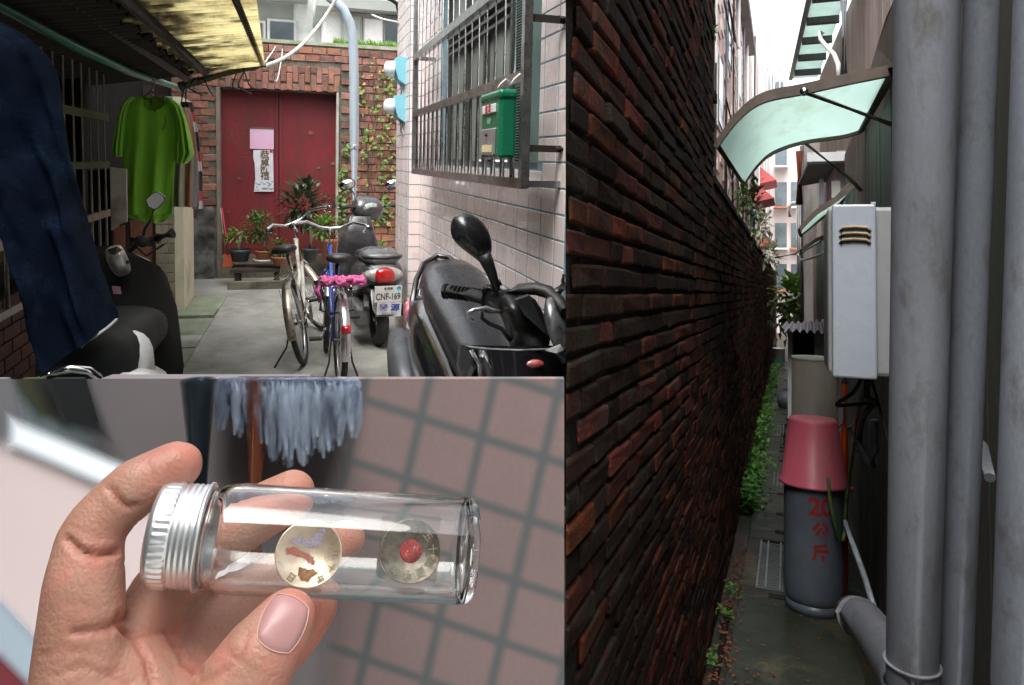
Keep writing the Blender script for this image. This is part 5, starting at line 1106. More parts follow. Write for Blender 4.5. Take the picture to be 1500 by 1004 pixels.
# conduit with round light cable upper right
mb = MB(); mb.tube([B(1236, -10, 4.9), B(1236, 118, 4.9)], .025, 10); ob('downpipe', mb, pvc2, None, FB, 'pale grey downpipe at the corner of the wooden siding', 'pipe')
mb = MB(); mb.tube([B(1206, 50, 5.6), B(1201, 46, 5.6), B(1202, 58, 5.6), B(1212, 70, 5.4), B(1222, 80, 5.2), B(1228, 95, 5.0), B(1229, 118, 5)], .015, 8); ob('cable', mb, wht, None, FB, 'curled white cable beside the downpipe under the eave', 'cable')
mb = MB(); mb.tube([B(1450, 700, 1.35), B(1440, 655, 1.45), B(1425, 640, 1.6)], .008, 8); ob('conduit', mb, pvc, None, FB, 'thin grey bent conduit on the boards behind the middle pipe', 'pipe')
# ---- gas cylinders and buckets
cylm = mat('cylinder_grey', (.12, .145, .18), (.09, .105, .13), 4, .42, coat=.15, bump=.12, bs=20, dirt=(.1, .1, .1), da=.25, ds=7, fine=.06)
def cylinder(c, R, H, lab, text):
    rt = root('gas_cylinder', FB, c, lab, 'gas cylinder', 'gas cylinders')
    mb = MB(); mb.lathe([(.001, .04), (R*.9, .045), (R*.985, .07), (R, .1), (R*1.012, .155), (R*1.012, .165), (R, .18), (R, H*.9), (R*.93, H*.96), (R*.6, H), (.001, H+.01)], None, 36); bd = ob('body', mb, cylm, rt, local=True)
    mb = MB(); mb.lathe([(R*.92, 0), (R*.95, .0), (R*.96, .05), (R*.92, .05), (R*.92, 0)], None, 30); ob('foot_ring', mb, cylm, rt, local=True)
    mb = MB(); mb.lathe([(.03, H), (.03, H+.06), (.015, H+.07), (.001, H+.07)], None, 12); mb.lathe([(R*.55, H-.01), (R*.55, H+.1), (R*.52, H+.1), (R*.52, H-.01)], None, 20); ob('valve', mb, mat('brass', (.4, .3, .12), rough=.4, metal=.8), rt, local=True)
    if text:
        red = mat('red_stencil', (.4, .02, .02), (.28, .02, .02), 60, .6)
        for (ch, z_, sz, b_) in (('20', B(1198, 745, 4.17).z-c1.z, .12, .004), ('公', B(1198, 780, 4.17).z-c1.z, .085, .0035), ('斤', B(1198, 812, 4.17).z-c1.z, .085, .0035)):
            me = text_mesh(ch, sz, 0, b_); me.materials.clear(); me.materials.append(red)
            bm2 = bmesh.new(); bm2.from_mesh(me); bmesh.ops.subdivide_edges(bm2, edges=list(bm2.edges), cuts=1)
            for q in bm2.verts:
                a = -PI/2+(q.co.x+.03)/R; q.co = V((math.cos(a)*(R+.002), math.sin(a)*(R+.002), z_+q.co.y))
            bm2.to_mesh(me); bm2.free(); piece('stencil_mark', me, rt, Matrix.Identity(4))
    return rt
c1 = FB.g(1190, 893); c1 = V((.122, 4.32, GB+.02))
cylinder(c1, .145, .74, 'grey gas cylinder with red painted 20 and characters under the pink bucket', True)
c2 = V((.157, 5.1, GB+.02)); cylinder(c2, .13, .93, 'rear grey gas cylinder capped by the beige bucket', False)
def bucket(c, R0, R1, H, m, lab, lip, hand=False, seed=0):
    rt = root('bucket', FB, c, lab, 'bucket', None)
    mb = MB(); mb.lathe([(R0, 0), (R0*lip, .004), (R0*lip, .016), (R0, .022), (R1*1.0, H-.012), (R1*.96, H), (R1*.8, H+.002), (.001, H-.004)], None, 40)
    mb.lathe([(R0*.97, 0), (R1*.95, H-.01)], None, 40)
    ob('shell', mb, m, rt, local=True)
    return rt
pinkb = mat('faded_pink_plastic', (.72, .14, .2), (.62, .11, .16), 3, .42, bump=.05, dirt=(.5, .2, .24), da=.25, ds=4, transl=.12, stretch=(1, 1, .3), fine=.05)
b1 = bucket(V((c1.x-.0, c1.y, -.985)), .158, .123, .335, pinkb, 'faded pink plastic bucket turned over the front gas cylinder', 1.09)
mb = MB(); mb.bbox((.145, -.06, -.012), (.19, -.02, .01), .005); ob('handle_lug', mb, mat('pink_lug', (.45, .04, .06), rough=.5), b1, local=True)
beige = mat('beige_plastic', (.92, .84, .78), (.75, .68, .63), 2.2, .4, bump=.04, dirt=(.45, .4, .36), da=.25, ds=2, transl=.65, stretch=(1, 1, .5))
b2 = bucket(V((.150, 5.1, -.88)), .135, .128, .475, beige, 'milky beige plastic bucket turned over the rear gas cylinder', 1.03)
mb = MB(); mb.lathe([(.118, .472), (.131, .47), (.134, .48), (.131, .49), (.122, .488), (.118, .476)], None, 36); ob('base_rim', mb, mat('milky_rim', (.95, .93, .9), (.88, .85, .8), 9, .4, transl=.3), b2, local=True)
mb = MB(); mb.tube([(-.145, 0, .03), (-.16, 0, .1), (-.13, -.075, .08), (-.05, -.145, .06), (.06, -.145, .06), (.13, -.075, .07), (.155, 0, .09)], .005, 6); ob('handle', mb, chrome, b2, local=True)
mb = MB(); mb.tube([(-.165, 0, .06), (-.175, 0, -.02), (-.17, 0, -.1)], .006, 6); ob('handle_hook', mb, chrome, b2, local=True)
hose = mat('green_hose', (.03, .12, .03), (.2, .28, .1), 20, .35, coat=.3)
cable('gas_hose', [(1213, 700, 4.12), (1215, 722, 4.12), (1218, 745, 4.12), (1224, 770, 4.14), (1232, 793, 4.2), (1237, 780, 4.25), (1239, 740, 4.25), (1244, 700, 4.2), (1249, 660, 4), (1253, 620, 3.7), (1262, 585, 3.5), (1268, 556, 3.35)], .009, hose, 'green gas hose looping from the pink bucket up to the heater', fr=FB, n=8, cat='hose')
bk = blackp
cable('cable', [(1262, 553, 3.3), (1250, 575, 3.3), (1228, 590, 3.3), (1230, 594, 3.3), (1255, 592, 3.35), (1280, 590, 3.4)], .008, bk, 'black cable looping left below the white heater', fr=FB)
cable('cable', [(1272, 553, 3.3), (1270, 580, 3.3), (1282, 590, 3.3), (1272, 600, 3.35), (1262, 620, 3.5), (1257, 660, 3.7)], .012, bk, 'thick black cable hanging straight below the heater', fr=FB)
cable('cable', [(1275, 553, 3.35), (1282, 575, 3.4), (1300, 640, 3.2), (1312, 660, 3.0)], .006, bk, 'thin black cable running right from the heater to the thick pipe', fr=FB)
mb = MB(); mb.tube([B(1237, 560, 4.5), B(1237, 640, 4.5), B(1237, 900, 4.5)], .019, 12); op = ob('orange_pipe', mb, mat('bright_orange', (.75, .1, .01), (.65, .08, .01), 5, .4), None, FB, 'bright orange pipe standing behind the white heater', 'pipe')
mb = MB(); mb.tube([B(1237, 545, 4.5), B(1237, 561, 4.5)], .022, 12); ob('pipe_cap', mb, wht, op)
# ---- heater
ht = root('water_heater', FB, B(1255, 553, 3.2), 'white metal water heater cabinet with three scorched vents', 'water heater')
hw = mat('heater_enamel', (.42, .46, .52), (.38, .42, .48), 3, .3, coat=.2, bump=.03, dirt=(.42, .44, .46), da=.12, ds=5)
hp0, hp1 = B(1220, 553, 3.1), B(1283, 299, 3.1)
mb = MB(); mb.bbox((hp0.x, 3.1, hp0.z), (hp1.x, 3.14, hp1.z), .008); ob('front_panel', mb, hw, ht)
q0, q1 = B(1213, 548, 3.14), B(1298, 303, 3.14)
mb = MB(); mb.bbox((q0.x+.0, 3.143, q0.z), (RX-.01, 3.5, q1.z), .015); ob('cabinet', mb, mat('heater_side', (.34, .35, .36), (.3, .3, .31), 4, .4, dirt=(.25, .22, .18), da=.2), ht)
scorch = mat('scorch', (.03, .018, .01), (.06, .03, .015), 9, .8); rustv = mat('rust_halo', (.42, .3, .12), (.5, .42, .3), 20, .6)
for k, yy in enumerate((337, 346, 355)):
    a_, b_ = B(1230, yy, 3.1), B(1275, yy, 3.1)
    mb = MB(); mb.tube([a_+V((0, -.002, -.004)), a_.lerp(b_, .12)+V((0, -.002, .009)), a_.lerp(b_, .5)+V((0, -.002, .012)), a_.lerp(b_, .88)+V((0, -.002, .009)), b_+V((0, -.002, -.004))], .0055, 6); v_ = ob('vent', mb, rustv, ht)
    mb = MB(); mb.tube([a_+V((.004, -.006, -.006)), a_.lerp(b_, .12)+V((0, -.007, .004)), a_.lerp(b_, .5)+V((0, -.008, .007)), a_.lerp(b_, .88)+V((0, -.007, .004)), b_+V((-.004, -.006, -.006))], .0045, 6); ob('vent_slot', mb, scorch, v_)
mb = MB(); mb.bbox(B(1276, 300, 3.12), B(1283, 296, 3.12)+V((0, .02, 0)), .001); ob('latch', mb, hw, ht)
# ---- arched green canopies
canm = mat('green_fibreglass', (.36, .53, .48), (.42, .59, .54), 3, .4, bump=.05, dirt=(.3, .42, .32), da=.25, ds=2.5, transl=.85, fine=.05, stretch=(1, .3, 1))
brf = mat('brown_metal_frame', (.12, .095, .075), (.08, .06, .05), 14, .6, .3, bump=.2, bs=60)
def canopy(lab, near, far, struts):
    rt = root('canopy', FB, near[-1], lab, 'canopy', 'green canopies over the lane')
    def crv(P, t):
        n = len(P)-1; i = min(int(t*n), n-1); f = t*n-i; p0, p1, p2, p3 = P[max(i-1, 0)], P[i], P[i+1], P[min(i+2, n)]
        return .5*((2*p1)+(p2-p0)*f+(2*p0-5*p1+4*p2-p3)*f*f+(3*p1-p0-3*p2+p3)*f**3)
    mb_ = MB(); mb_.grid(lambda u, v: crv(near, u).lerp(crv(far, u), v), 26, 14)
    ob('sheet', mb_, canm, rt, fix=False)
    for e in (near, far):
        mb_ = MB()
        for i in range(24):
            a_, b_ = crv(e, i/24), crv(e, (i+1)/24); mb_.prism([a_+V((0, -.012, -.022)), a_+V((0, .012, -.022)), a_+V((0, .012, .022)), a_+V((0, -.012, .022))], b_-a_)
        ob('edge_rib', mb_, brf, rt)
    mb_ = MB(); mb_.tube([near[0], far[0]], .012, 6); ob('front_bar', mb_, brf, rt)
    mb_ = MB(); mb_.tube([near[-1], far[-1]], .02, 6); ob('wall_bar', mb_, brf, rt)
    for s in struts: mb_ = MB(); mb_.tube([B(*q) for q in s], .011, 8); ob('strut', mb_, brf, rt)
    return rt
n1 = [B(1050, 212, 3.2), B(1082, 170, 3.2), B(1118, 144, 3.2), B(1178, 131, 3.2), B(1245, 116, 3.2), B(1310, 103, 3.2)]
f1 = [B(1089, 270, 4.9), B(1108, 243, 4.9), B(1132, 222, 4.9), B(1175, 207, 4.9), B(1235, 198, 4.9), B(1262, 190, 4.9)]
cn = canopy('large arched pale green canopy nearest over the lane', n1, f1, [[(1178, 135, 3.2), (1310, 184, 3.2)], [(1178, 209, 4.9), (1245, 262, 4.9), (1262, 280, 4.9)]])
mb = MB(); mb.lathe([(.001, 0), (.017, 0), (.017, .012), (.001, .012)], basisM(B(1178, 135, 3.17), (1, 0, 0), (0, 0, 1)), 12); ob('bolt', mb, chrome, cn)
canopy('second green canopy with long dark struts seen above the heater', [B(1172, 336, 5.6), B(1195, 312, 5.6), B(1225, 292, 5.6), B(1262, 262, 5.6)], [B(1172, 345, 7.5), B(1188, 332, 7.5), B(1205, 318, 7.5), B(1228, 300, 7.5)], [[(1170, 338, 5.6), (1245, 270, 5.6)]])
canopy('small farthest green canopy left of the heater', [B(1175, 366, 8.5), B(1190, 356, 8.5), B(1200, 350, 8.5), B(1216, 345, 8.5)], [B(1172, 372, 10.5), B(1180, 366, 10.5), B(1190, 360, 10.5), B(1203, 352, 10.5)], [[(1135, 378, 8.5), (1165, 372, 8.5), (1185, 357, 8.5)]])
mb = MB(); mb.tube([B(1168, 372, 7), B(1172, 381, 7), B(1185, 379, 7), B(1200, 374, 6.8), B(1217, 366, 6.6)], .012, 8); ob('white_rail', mb, wht, None, FB, 'white bent drying rail sticking out left of the heater', 'rail')
# ---- shed with corrugated roof, far bucket
sd = root('small_shed', FB, B(1180, 560, 7.2), 'small dark shed with grey corrugated roof sheet and white posts', 'shed')
def cr(u, v):
    p = B(1143, 483, 6.6).lerp(B(1217, 488, 6.6), u); q = B(1150, 474, 8.4).lerp(B(1212, 470, 8.4), u); w_ = p.lerp(q, v); return w_+V((0, 0, .016*math.sin(u*2*PI*7)))
mb = MB(); mb.grid(cr, 90, 3); mb.grid(lambda u, v: cr(u, v)+V((0, 0, .004)), 90, 3); ob('corrugated_roof', mb, mat('corrugated_grey', (.33, .34, .42), (.25, .22, .24), 5, .5, .2, dirt=(.4, .25, .12), da=.3), sd, fix=False)
for (x0, x1) in ((1154, 1161), (1193, 1216)):
    a_, b_ = B(x0, 487, 6.9), B(x1, 487, 6.9); mb = MB(); mb.box((a_.x, 6.9, GB), (b_.x, 6.95, a_.z)); ob('white_post', mb, mat('white_board_post', (.6, .63, .66), (.5, .52, .55), 4, .5), sd)
a_, b_ = B(1161, 487, 7.4), B(1193, 487, 7.4); mb = MB(); mb.box((a_.x, 7.9, GB), (b_.x+.2, 7.95, a_.z)); ob('back_board', mb, darkwood, sd)
fbk = root('bucket', FB, V(((1143-1155)/1100*17.5, 17.5, GB)), 'small white paint pail with green print far up the lane', 'bucket')
mb = MB(); mb.lathe([(.001, 0), (.11, 0), (.125, .42), (.13, .42), (.13, .44), (.11, .44), (.1, .02)], None, 20); ob('shell', mb, wht, fbk, local=True)
mb = MB(); mb.lathe([(.1165, .14), (.1185, .22)], None, 20); ob('label_band', mb, mat('dark_green_print', (.03, .14, .1), rough=.5), fbk, local=True, fix=False)
mb = MB(); r = random.Random(3)
bkp = root('potted_plant', FB, V(((1152-1155)/1100*11.5, 11.5, GB)), 'dark pot beside the left shed post', 'potted plant')
mb = MB(); mb.lathe([(.001, 0), (.1, 0), (.14, .22), (.12, .22), (.09, .05)], None, 16); ob('pot', mb, potg, bkp, local=True)
# ---- buildings further along
pinkw = mat('pink_render', (.86, .68, .64), (.8, .55, .5), 2.4, .8, bump=.3, dirt=(.6, .5, .46), da=.4, ds=2, fine=.08, stretch=(1, 1, .4))
lb = root('pink_house', FB, (-.7, 9, GB), 'pink tiled house with pipes and cables rising behind the brick wall', 'building')
mb = MB(); mb.box((-1.15, 4.6, GB), (-.62, 12, 3.7)); ob('wall', mb, pinkw, lb)
mb = MB(); mb.box((-1.2, 4.6, 3.7), (-.48, 12.1, 3.8)); ob('eave', mb, mat('brown_eave', (.2, .18, .17), (.15, .13, .12), 3, .8), lb)
ptile = mat('pale_pink_tile', (.86, .7, .66), (.75, .5, .46), 3, .5, rnd=.2, hrnd=.01)
tb_ = MB(); tb_.box((0, -.14, -.055), (.012, .14, .055)); tbm = mesh_of(tb_, 'facing_brick'); tbm.materials.append(ptile)
for j in range(26):
    for i in range(9):
        yy = 5.75+i*.7+(.35 if j % 2 else 0); zz = .9+j*.13
        if mnoise.noise(V((yy, zz, 2))) > -.3: 
            o = piece('facing_brick', tbm, lb, FT(lb, Matrix.Translation(V((-.62, yy, zz)))))
for i, (yy, m_, rr) in enumerate(((6.4, wht, .025), (7.6, pvc2, .02), (8.6, darkiron, .015), (9.4, wht, .03), (10.6, pvc2, .02), (11.4, wht, .03))):
    mb = MB(); mb.tube([(-.58, yy, .2), (-.58, yy, 3.65)], rr, 6); ob('wall_pipe', mb, m_, lb)
r = random.Random(6)
mb = MB()
for i in range(9):
    y0 = r.uniform(5.5, 8); z0 = r.uniform(.8, 3.3); mb.tube([(-.56, y0, z0), (-.54, y0+.8, z0-.15), (-.56, y0+1.8, z0+r.uniform(-.4, .6))], .008, 4)
ob('cables', mb, blackp, lb)
for i, (y0, z0) in enumerate(((6.9, 1.5), (8.0, 2.4), (9.8, 1.3), (9.8, 2.5))):
    mb = MB(); mb.box((-.615, y0, z0), (-.6, y0+.6, z0+.7)); wf = ob('window', mb, wht, lb); mb = MB(); mb.box((-.598, y0+.05, z0+.05), (-.592, y0+.55, z0+.65)); ob('pane', mb, wing, wf)
# farther left row
lb2 = root('red_awning_house', FB, (-.7, 20, GB), 'pale far house with white pipes and small red awnings', 'building')
mb = MB(); mb.box((-3, 12.6, GB), (-.75, 32, 6)); ob('wall', mb, mat('pale_pink_wall', (.6, .48, .45), (.5, .36, .34), 1.2, .8, dirt=(.35, .25, .22), da=.3), lb2)
for (y0, z0) in ((14, 2.6), (17.5, 2.0), (21, 2.9), (21, 1.2)):
    mb = MB(); mb.prism([V((-.75, y0, z0)), V((-.75, y0, z0+.5)), V((-.3, y0, z0+.1))], (0, 1.6, 0)); ob('red_awning', mb, mat('red_canvas', (.5, .1, .1), (.4, .08, .08), 3, .7), lb2)
    mb = MB(); mb.box((-.745, y0+.1, z0-1), (-.72, y0+1.5, z0-.1)); wf = ob('window', mb, wht, lb2); mb = MB(); mb.box((-.718, y0+.18, z0-.92), (-.71, y0+1.4, z0-.18)); ob('pane', mb, wing, wf)
for yy in (13, 13.8, 15.8, 16.6, 19.6, 23.5, 26): mb = MB(); mb.tube([(-.7, yy, -.5), (-.7, yy, 5.5)], .05, 6); ob('wall_pipe', mb, wht if yy != 16.6 else darkiron, lb2)
fb_ = root('grey_tower_block', FB, (-.5, 36, GB), 'grey rooftop block with thin aerials at the end of the lane', 'building')
a_, b_ = B(1094, 106, 36), B(1152, 106, 36)
mb = MB(); mb.box((a_.x, 36, GB), (b_.x, 42, a_.z)); ob('wall', mb, mat('hazy_grey', (.36, .37, .38), (.3, .3, .31), .6, .9), fb_)
for px in (1124, 1129, 1134, 1142): c_ = B(px, 106, 36); mb = MB(); mb.tube([c_, c_+V((0, 0, 1.1 if px != 1142 else .8))], .03, 5); mb.tube([c_+V((0, -.1, 0)), c_+V((0, -.1, -2.2))], .05, 5); ob('aerial', mb, wht, fb_)
for k, (px0, px1, y0, y1) in enumerate(((1100, 1107, 118, 130), (1112, 1120, 150, 170), (1136, 1147, 120, 140))):
    p_, q_ = B(px0, y1, 35.9), B(px1, y0, 35.9); mb = MB(); mb.box((p_.x, 35.9, p_.z), (q_.x, 35.97, q_.z)); ob('window', mb, wing, fb_)
# closing facade in the far gap
fc = root('far_facade', FB, (.2, 33, GB), 'pale many-windowed facade closing the far end of the lane', 'building')
p_, q_ = B(1128, 430, 33), B(1185, 225, 33)
mb = MB(); mb.box((p_.x, 33, GB), (3.2, 35, q_.z+.8)); ob('wall', mb, mat('far_wall', (.55, .5, .48), (.45, .38, .36), .8, .8), fc)
r = random.Random(2)
for k in range(10):
    x0 = p_.x+.2+(k % 3)*.62; z0 = .2+(k//3)*1.7; mb = MB(); mb.box((x0, 32.93, z0), (x0+.45, 32.97, z0+1)); ob('window', mb, wing, fc); 
    mb = MB(); mb.box((x0-.06, 32.5, z0-.12), (x0+.5, 32.96, z0-.06)); ob('sill', mb, wht if k % 2 else mat('terracotta_sill', (.45, .15, .08), rough=.7), fc)
# right hand side: eave house, pale wall house
re = root('eave_house', FB, (.6, 10, GB), 'house with wide greenish eave and dark rafters on the upper right', 'building')
ev = [V((.36, 5.9, 3.13)), V((.052, 11.5, 3.13)), V((.4, 11.5, 3.13)), V((.7, 5.9, 3.13))]
mb = MB(); mb.prism(ev, (0, 0, .06)); ob('eave', mb, mat('pale_green_soffit', (.6, .7, .66), (.5, .6, .57), 3, .7, transl=.7), re)
for k in range(8):
    t = k/8+.04; a_, b_ = ev[0].lerp(ev[1], t), ev[3].lerp(ev[2], t); mb = MB(); mb.prism([a_+V((0, 0, -.08)), b_+V((0, 0, -.08)), b_+V((0, 0, -.003)), a_+V((0, 0, -.003))], (0, .07, 0)); ob('rafter', mb, mat('rafter_dark', (.08, .085, .09), rough=.7), re)
mb = MB(); mb.tube([ev[0]+V((-.02, 0, 0)), ev[1]+V((-.02, 0, 0))], .03, 8); ob('gutter', mb, greyp, re)
mb = MB(); mb.prism([V((.66, 8, .9)), V((.42, 11.5, .9)), V((1.8, 11.5, .9)), V((1.8, 8, .9))], (0, 0, 2.22)); ob('wall', mb, upm, re)
rh = root('white_gutter_house', FB, (.5, 8, GB), 'pale grey house with white gutter and lean-to roof left of the near canopy', 'building')
mb = MB(); mb.box((.4, 7.2, GB), (1.6, 11.4, 1.28)); ob('wall', mb, mat('pale_grey_board', (.42, .42, .44), (.34, .33, .35), 2, .6, stretch=(1, 1, .2), dirt=(.25, .2, .18), da=.35), rh)
a_, b_ = B(1182, 232, 7), B(1248, 232, 7); mb = MB(); mb.box((a_.x, 6.95, a_.z-.04), (b_.x, 7.1, a_.z+.04)); ob('gutter', mb, mat('white_gutter', (.72, .75, .78), rough=.4), rh)
mb = MB(); mb.prism([B(1185, 238, 7.1), B(1238, 238, 7.1), B(1238, 262, 9.2), B(1168, 274, 9.2)], (0, 0, .03)); ob('lean_to_roof', mb, greyp, rh)
mb = MB(); mb.tube([B(1242, 232, 6.9), B(1243, 300, 6.9), B(1243, 420, 6.9)], .03, 8); ob('downpipe', mb, pvc, rh)
for (x0, y0, x1, y1, m_) in ((1218, 265, 1231, 290, wht), (1200, 262, 1206, 300, pvc2)):
    p_, q_ = B(x0, y1, 7.18), B(x1, y0, 7.18); mb = MB(); mb.box((p_.x, 7.17, p_.z), (q_.x, 7.195, q_.z)); ob('window' if m_ is wht else 'wall_strip', mb, m_, rh)
mb = MB(); mb.tube([B(1171, 222, 9), B(1171, 300, 9)], .045, 6); ob('brown_post', mb, mat('red_brown_paint', (.22, .06, .03), rough=.6), rh)
bx = root('far_lane_house', FB, (.6, 16, GB), 'narrow weathered house side with pale pipes behind the small canopies', 'building')
mb = MB(); mb.box((.22, 12, GB), (2, 22, 2.6)); mb.box((.34, 10.5, GB), (1.6, 11.95, 1.0)); ob('wall', mb, mat('dirty_white_wall', (.5, .47, .45), (.38, .34, .32), 1.5, .8, stretch=(1, 1, .2), dirt=(.2, .17, .15), da=.4), bx)
for i, yy in enumerate((11.9, 12.6, 13.4, 14.6, 16, 18)): mb = MB(); mb.tube([(.19, yy, -1.4), (.19, yy, 2.2)], .035, 6); ob('wall_pipe', mb, wht if i % 2 else pvc, bx)
mb = MB(); mb.tube([B(1157, 318, 12), B(1155, 305, 12), B(1160, 298, 12), B(1172, 297, 12)], .03, 6); ob('bent_pipe', mb, wht, bx)
# ============================================================ CLOSE CORNER C (hand with glass vial before a low tiled parapet)
P3 = FC.p
rng = random.Random(77)
def softmat(name, col, col2, s_=6, alpha=1.0, rough=.9, bump=0, uvedge=None):
    m = mat(name, col, col2, s_, rough, thr=(.2, .8)); 
    if alpha < 1: m.node_tree.nodes['Principled BSDF'].inputs['Alpha'].default_value = alpha
    return m
DW = .70
# parapet body: front at depth DW, top and end chamfered away
Yt, Xr = 555.5, 826.5
pr = root('tiled_parapet', FC, P3(400, 900, DW), 'low parapet faced with slanting pink tiles behind the hand', 'wall')
a = P3(-420, Yt, DW+.012); b = P3(Xr, Yt, DW+.012); c = P3(Xr, 2750, DW+.012); d_ = P3(-420, 2750, DW+.012)
mb = MB(); a2, b2_ = a+V((0, .12, -.1)), V((b.x, b.y+.12, b.z-.1))
mb.add([a, b, c, d_, a2, b2_, c+V((0, .12, 0)), d_+V((0, .12, 0))], [(0, 1, 2, 3), (4, 7, 6, 5), (0, 4, 5, 1), (1, 5, 6, 2), (0, 3, 7, 4), (3, 2, 6, 7)]); ob('parapet_core', mb, mat('slate_grout', (.2, .25, .27), (.16, .2, .22), 9, .9), pr)
# tile material: the pink face melts into the grout towards each tile's border (defocus blur put into the colour)
tm_ = mat('blurred_pink_tile', (.28, .2, .195), (.235, .17, .165), 4, .75, dirt=(.23, .17, .165), da=.2, ds=9, fine=.05)
n = tm_.node_tree; N = n.nodes; bs_ = N['Principled BSDF']; src = bs_.inputs['Base Color'].links[0].from_socket
uvn = N.new('ShaderNodeUVMap'); sx = N.new('ShaderNodeSeparateXYZ'); n.links.new(uvn.outputs[0], sx.inputs[0])
def mnode(op, x, y=None):
    t = N.new('ShaderNodeMath'); t.operation = op
    for s_, q in zip(t.inputs, (x, y)):
        if q is None: continue
        if hasattr(q, 'links'): n.links.new(q, s_)
        else: s_.default_value = q
    return t.outputs[0]
ex_ = mnode('SUBTRACT', .5, mnode('ABSOLUTE', mnode('SUBTRACT', sx.outputs[0], .5))); ey_ = mnode('SUBTRACT', .5, mnode('ABSOLUTE', mnode('SUBTRACT', sx.outputs[1], .5)))
def sst(v, hi):
    t = N.new('ShaderNodeMapRange'); t.interpolation_type = 'SMOOTHERSTEP'; t.inputs[1].default_value = -.02; t.inputs[2].default_value = hi; n.links.new(v, t.inputs[0]); return t.outputs[0]
f_ = mnode('MULTIPLY', sst(ex_, .16), sst(ey_, .16))
mx = N.new('ShaderNodeMix'); mx.data_type = 'RGBA'; mx.inputs[6].default_value = (.115, .125, .13, 1); n.links.new(f_, mx.inputs[0]); n.links.new(src, mx.inputs[7]); n.links.new(mx.outputs[2], bs_.inputs['Base Color'])
# grid lines fitted to the photograph's slanted joints (in metres on the parapet face)
O = V((705, 641)); u_ = V((90, 29)); v_ = V((-21, 91))
def corner(i, j): return O+u_*i*(1+.012*i)+v_*j*(1-.006*j)+V((0, .7*i*j))
def clip(poly, axis, val, keep_less):
    out = []
    for i in range(len(poly)):
        p, q = poly[i], poly[(i+1) % len(poly)]
        ip = (p[0][axis] <= val) == keep_less; iq = (q[0][axis] <= val) == keep_less
        if ip: out.append(p)
        if ip != iq:
            t = (val-p[0][axis])/(q[0][axis]-p[0][axis]); out.append((p[0].lerp(q[0], t), p[1].lerp(q[1], t)))
    return out
for i in range(-6, 4):
    for j in range(-4, 8):
        P = [(corner(i, j), V((0, 0))), (corner(i+1, j), V((1, 0))), (corner(i+1, j+1), V((1, 1))), (corner(i, j+1), V((0, 1)))]
        cx = sum(p[0].x for p in P)/4; cy = sum(p[0].y for p in P)/4
        if cx < 150 or cy > 1150: continue
        P = clip(P, 1, Yt, False); 
        if len(P) >= 3: P = clip(P, 0, Xr, True)
        if len(P) < 3: continue
        mb = MB(); pts = [P3(p[0].x, p[0].y, DW) for p in P]; nn = len(pts)
        mb.add(pts+[q+V((0, .011, 0)) for q in pts], [tuple(range(nn))]+[(s, nn+s, nn+(s+1) % nn, (s+1) % nn) for s in range(nn)])
        o = ob('tile', mb, tm_, pr, fix=False); me = o.data; uv = me.uv_layers.new(name='UVMap')
        for pl in me.polygons:
            for li in pl.loop_indices:
                vi = me.loops[li].vertex_index % nn; uv.data[li].uv = P[vi][1]
# soft slabs: a solid core with a see-through rim that imitates defocus blur
def soft(nm, poly, dd, thick, feather, cols, lab, cat, rough=.9, s_=4, ymin=Yt, tilt=0):
    de = lambda py: 1/(1/dd+tilt*(py-600)/400)
    m = softmat('soft_'+nm, cols[0], cols[1], s_, rough=rough); n4 = m.node_tree
    at = n4.nodes.new('ShaderNodeAttribute'); at.attribute_name = 'rim'; n4.links.new(at.outputs['Fac'], n4.nodes['Principled BSDF'].inputs['Alpha'])
    rt = root(nm, FC, P3(*poly[0], dd), lab, cat)
    n_ = len(poly); P = [V(p) for p in poly]
    area = sum(P[i].x*P[(i+1) % n_].y-P[(i+1) % n_].x*P[i].y for i in range(n_)); sg = 1 if area > 0 else -1
    nr = [V(((P[(i+1) % n_]-P[i]).y, -(P[(i+1) % n_]-P[i]).x)).normalized()*sg for i in range(n_)]
    def ring(off):
        q = []
        for i in range(n_):
            b1, b2 = nr[i-1], nr[i]; bis = b1+b2; bis = bis*(1/max(.35, bis.length_squared/2)); w_ = P[i]+bis*off; yy_ = max(w_.y, ymin); q.append(P3(w_.x, yy_, de(yy_)))
        return q
    mb_ = MB(); vals = []; L = 9
    for l in range(L):
        t = l/(L-1); mb_.v += ring(feather*(t-.5)); vals += [1-t*t*(3-2*t)]*n_
    mb_.f = [tuple(range(n_))]+[(l*n_+i, l*n_+(i+1) % n_, (l+1)*n_+(i+1) % n_, (l+1)*n_+i) for l in range(L-1) for i in range(n_)]; mb_.sm = [False]*len(mb_.f); mb_.mi = [0]*len(mb_.f)
    o = ob('face', mb_, m, rt, fix=False); at_ = o.data.attributes.new('rim', 'FLOAT', 'POINT')
    for i, v_ in enumerate(vals): at_.data[i].value = v_
    q = ring(-feather*.5); mb2_ = MB(); mb2_.prism([p+V((0, .0015, 0)) for p in q], (0, thick, 0)); ob('body', mb2_, mat('core_'+nm, cols[0], cols[1], s_, rough), rt)
    return o
soft('grey_wall_panel', [(100, 480), (480, 480), (500, 700), (470, 1100), (250, 1100), (180, 760)], .675, .02, 70, ((.24, .215, .225), (.19, .17, .18)), 'blurred mauve grey wall panel behind the index finger', 'panel')
soft('pale_ledge', [(-60, 655), (70, 655), (340, 800), (430, 1200), (150, 1200), (-60, 850)], .655, .012, 50, ((.5, .42, .41), (.43, .36, .35)), 'broad pale pinkish ledge at lower left', 'ledge', tilt=.55)
soft('dark_gap', [(55, 540), (128, 540), (156, 640), (92, 625)], .648, .006, 26, ((.008, .01, .012), (.012, .013, .015)), 'dark slanting gap in the upper left of the parapet corner', 'opening')
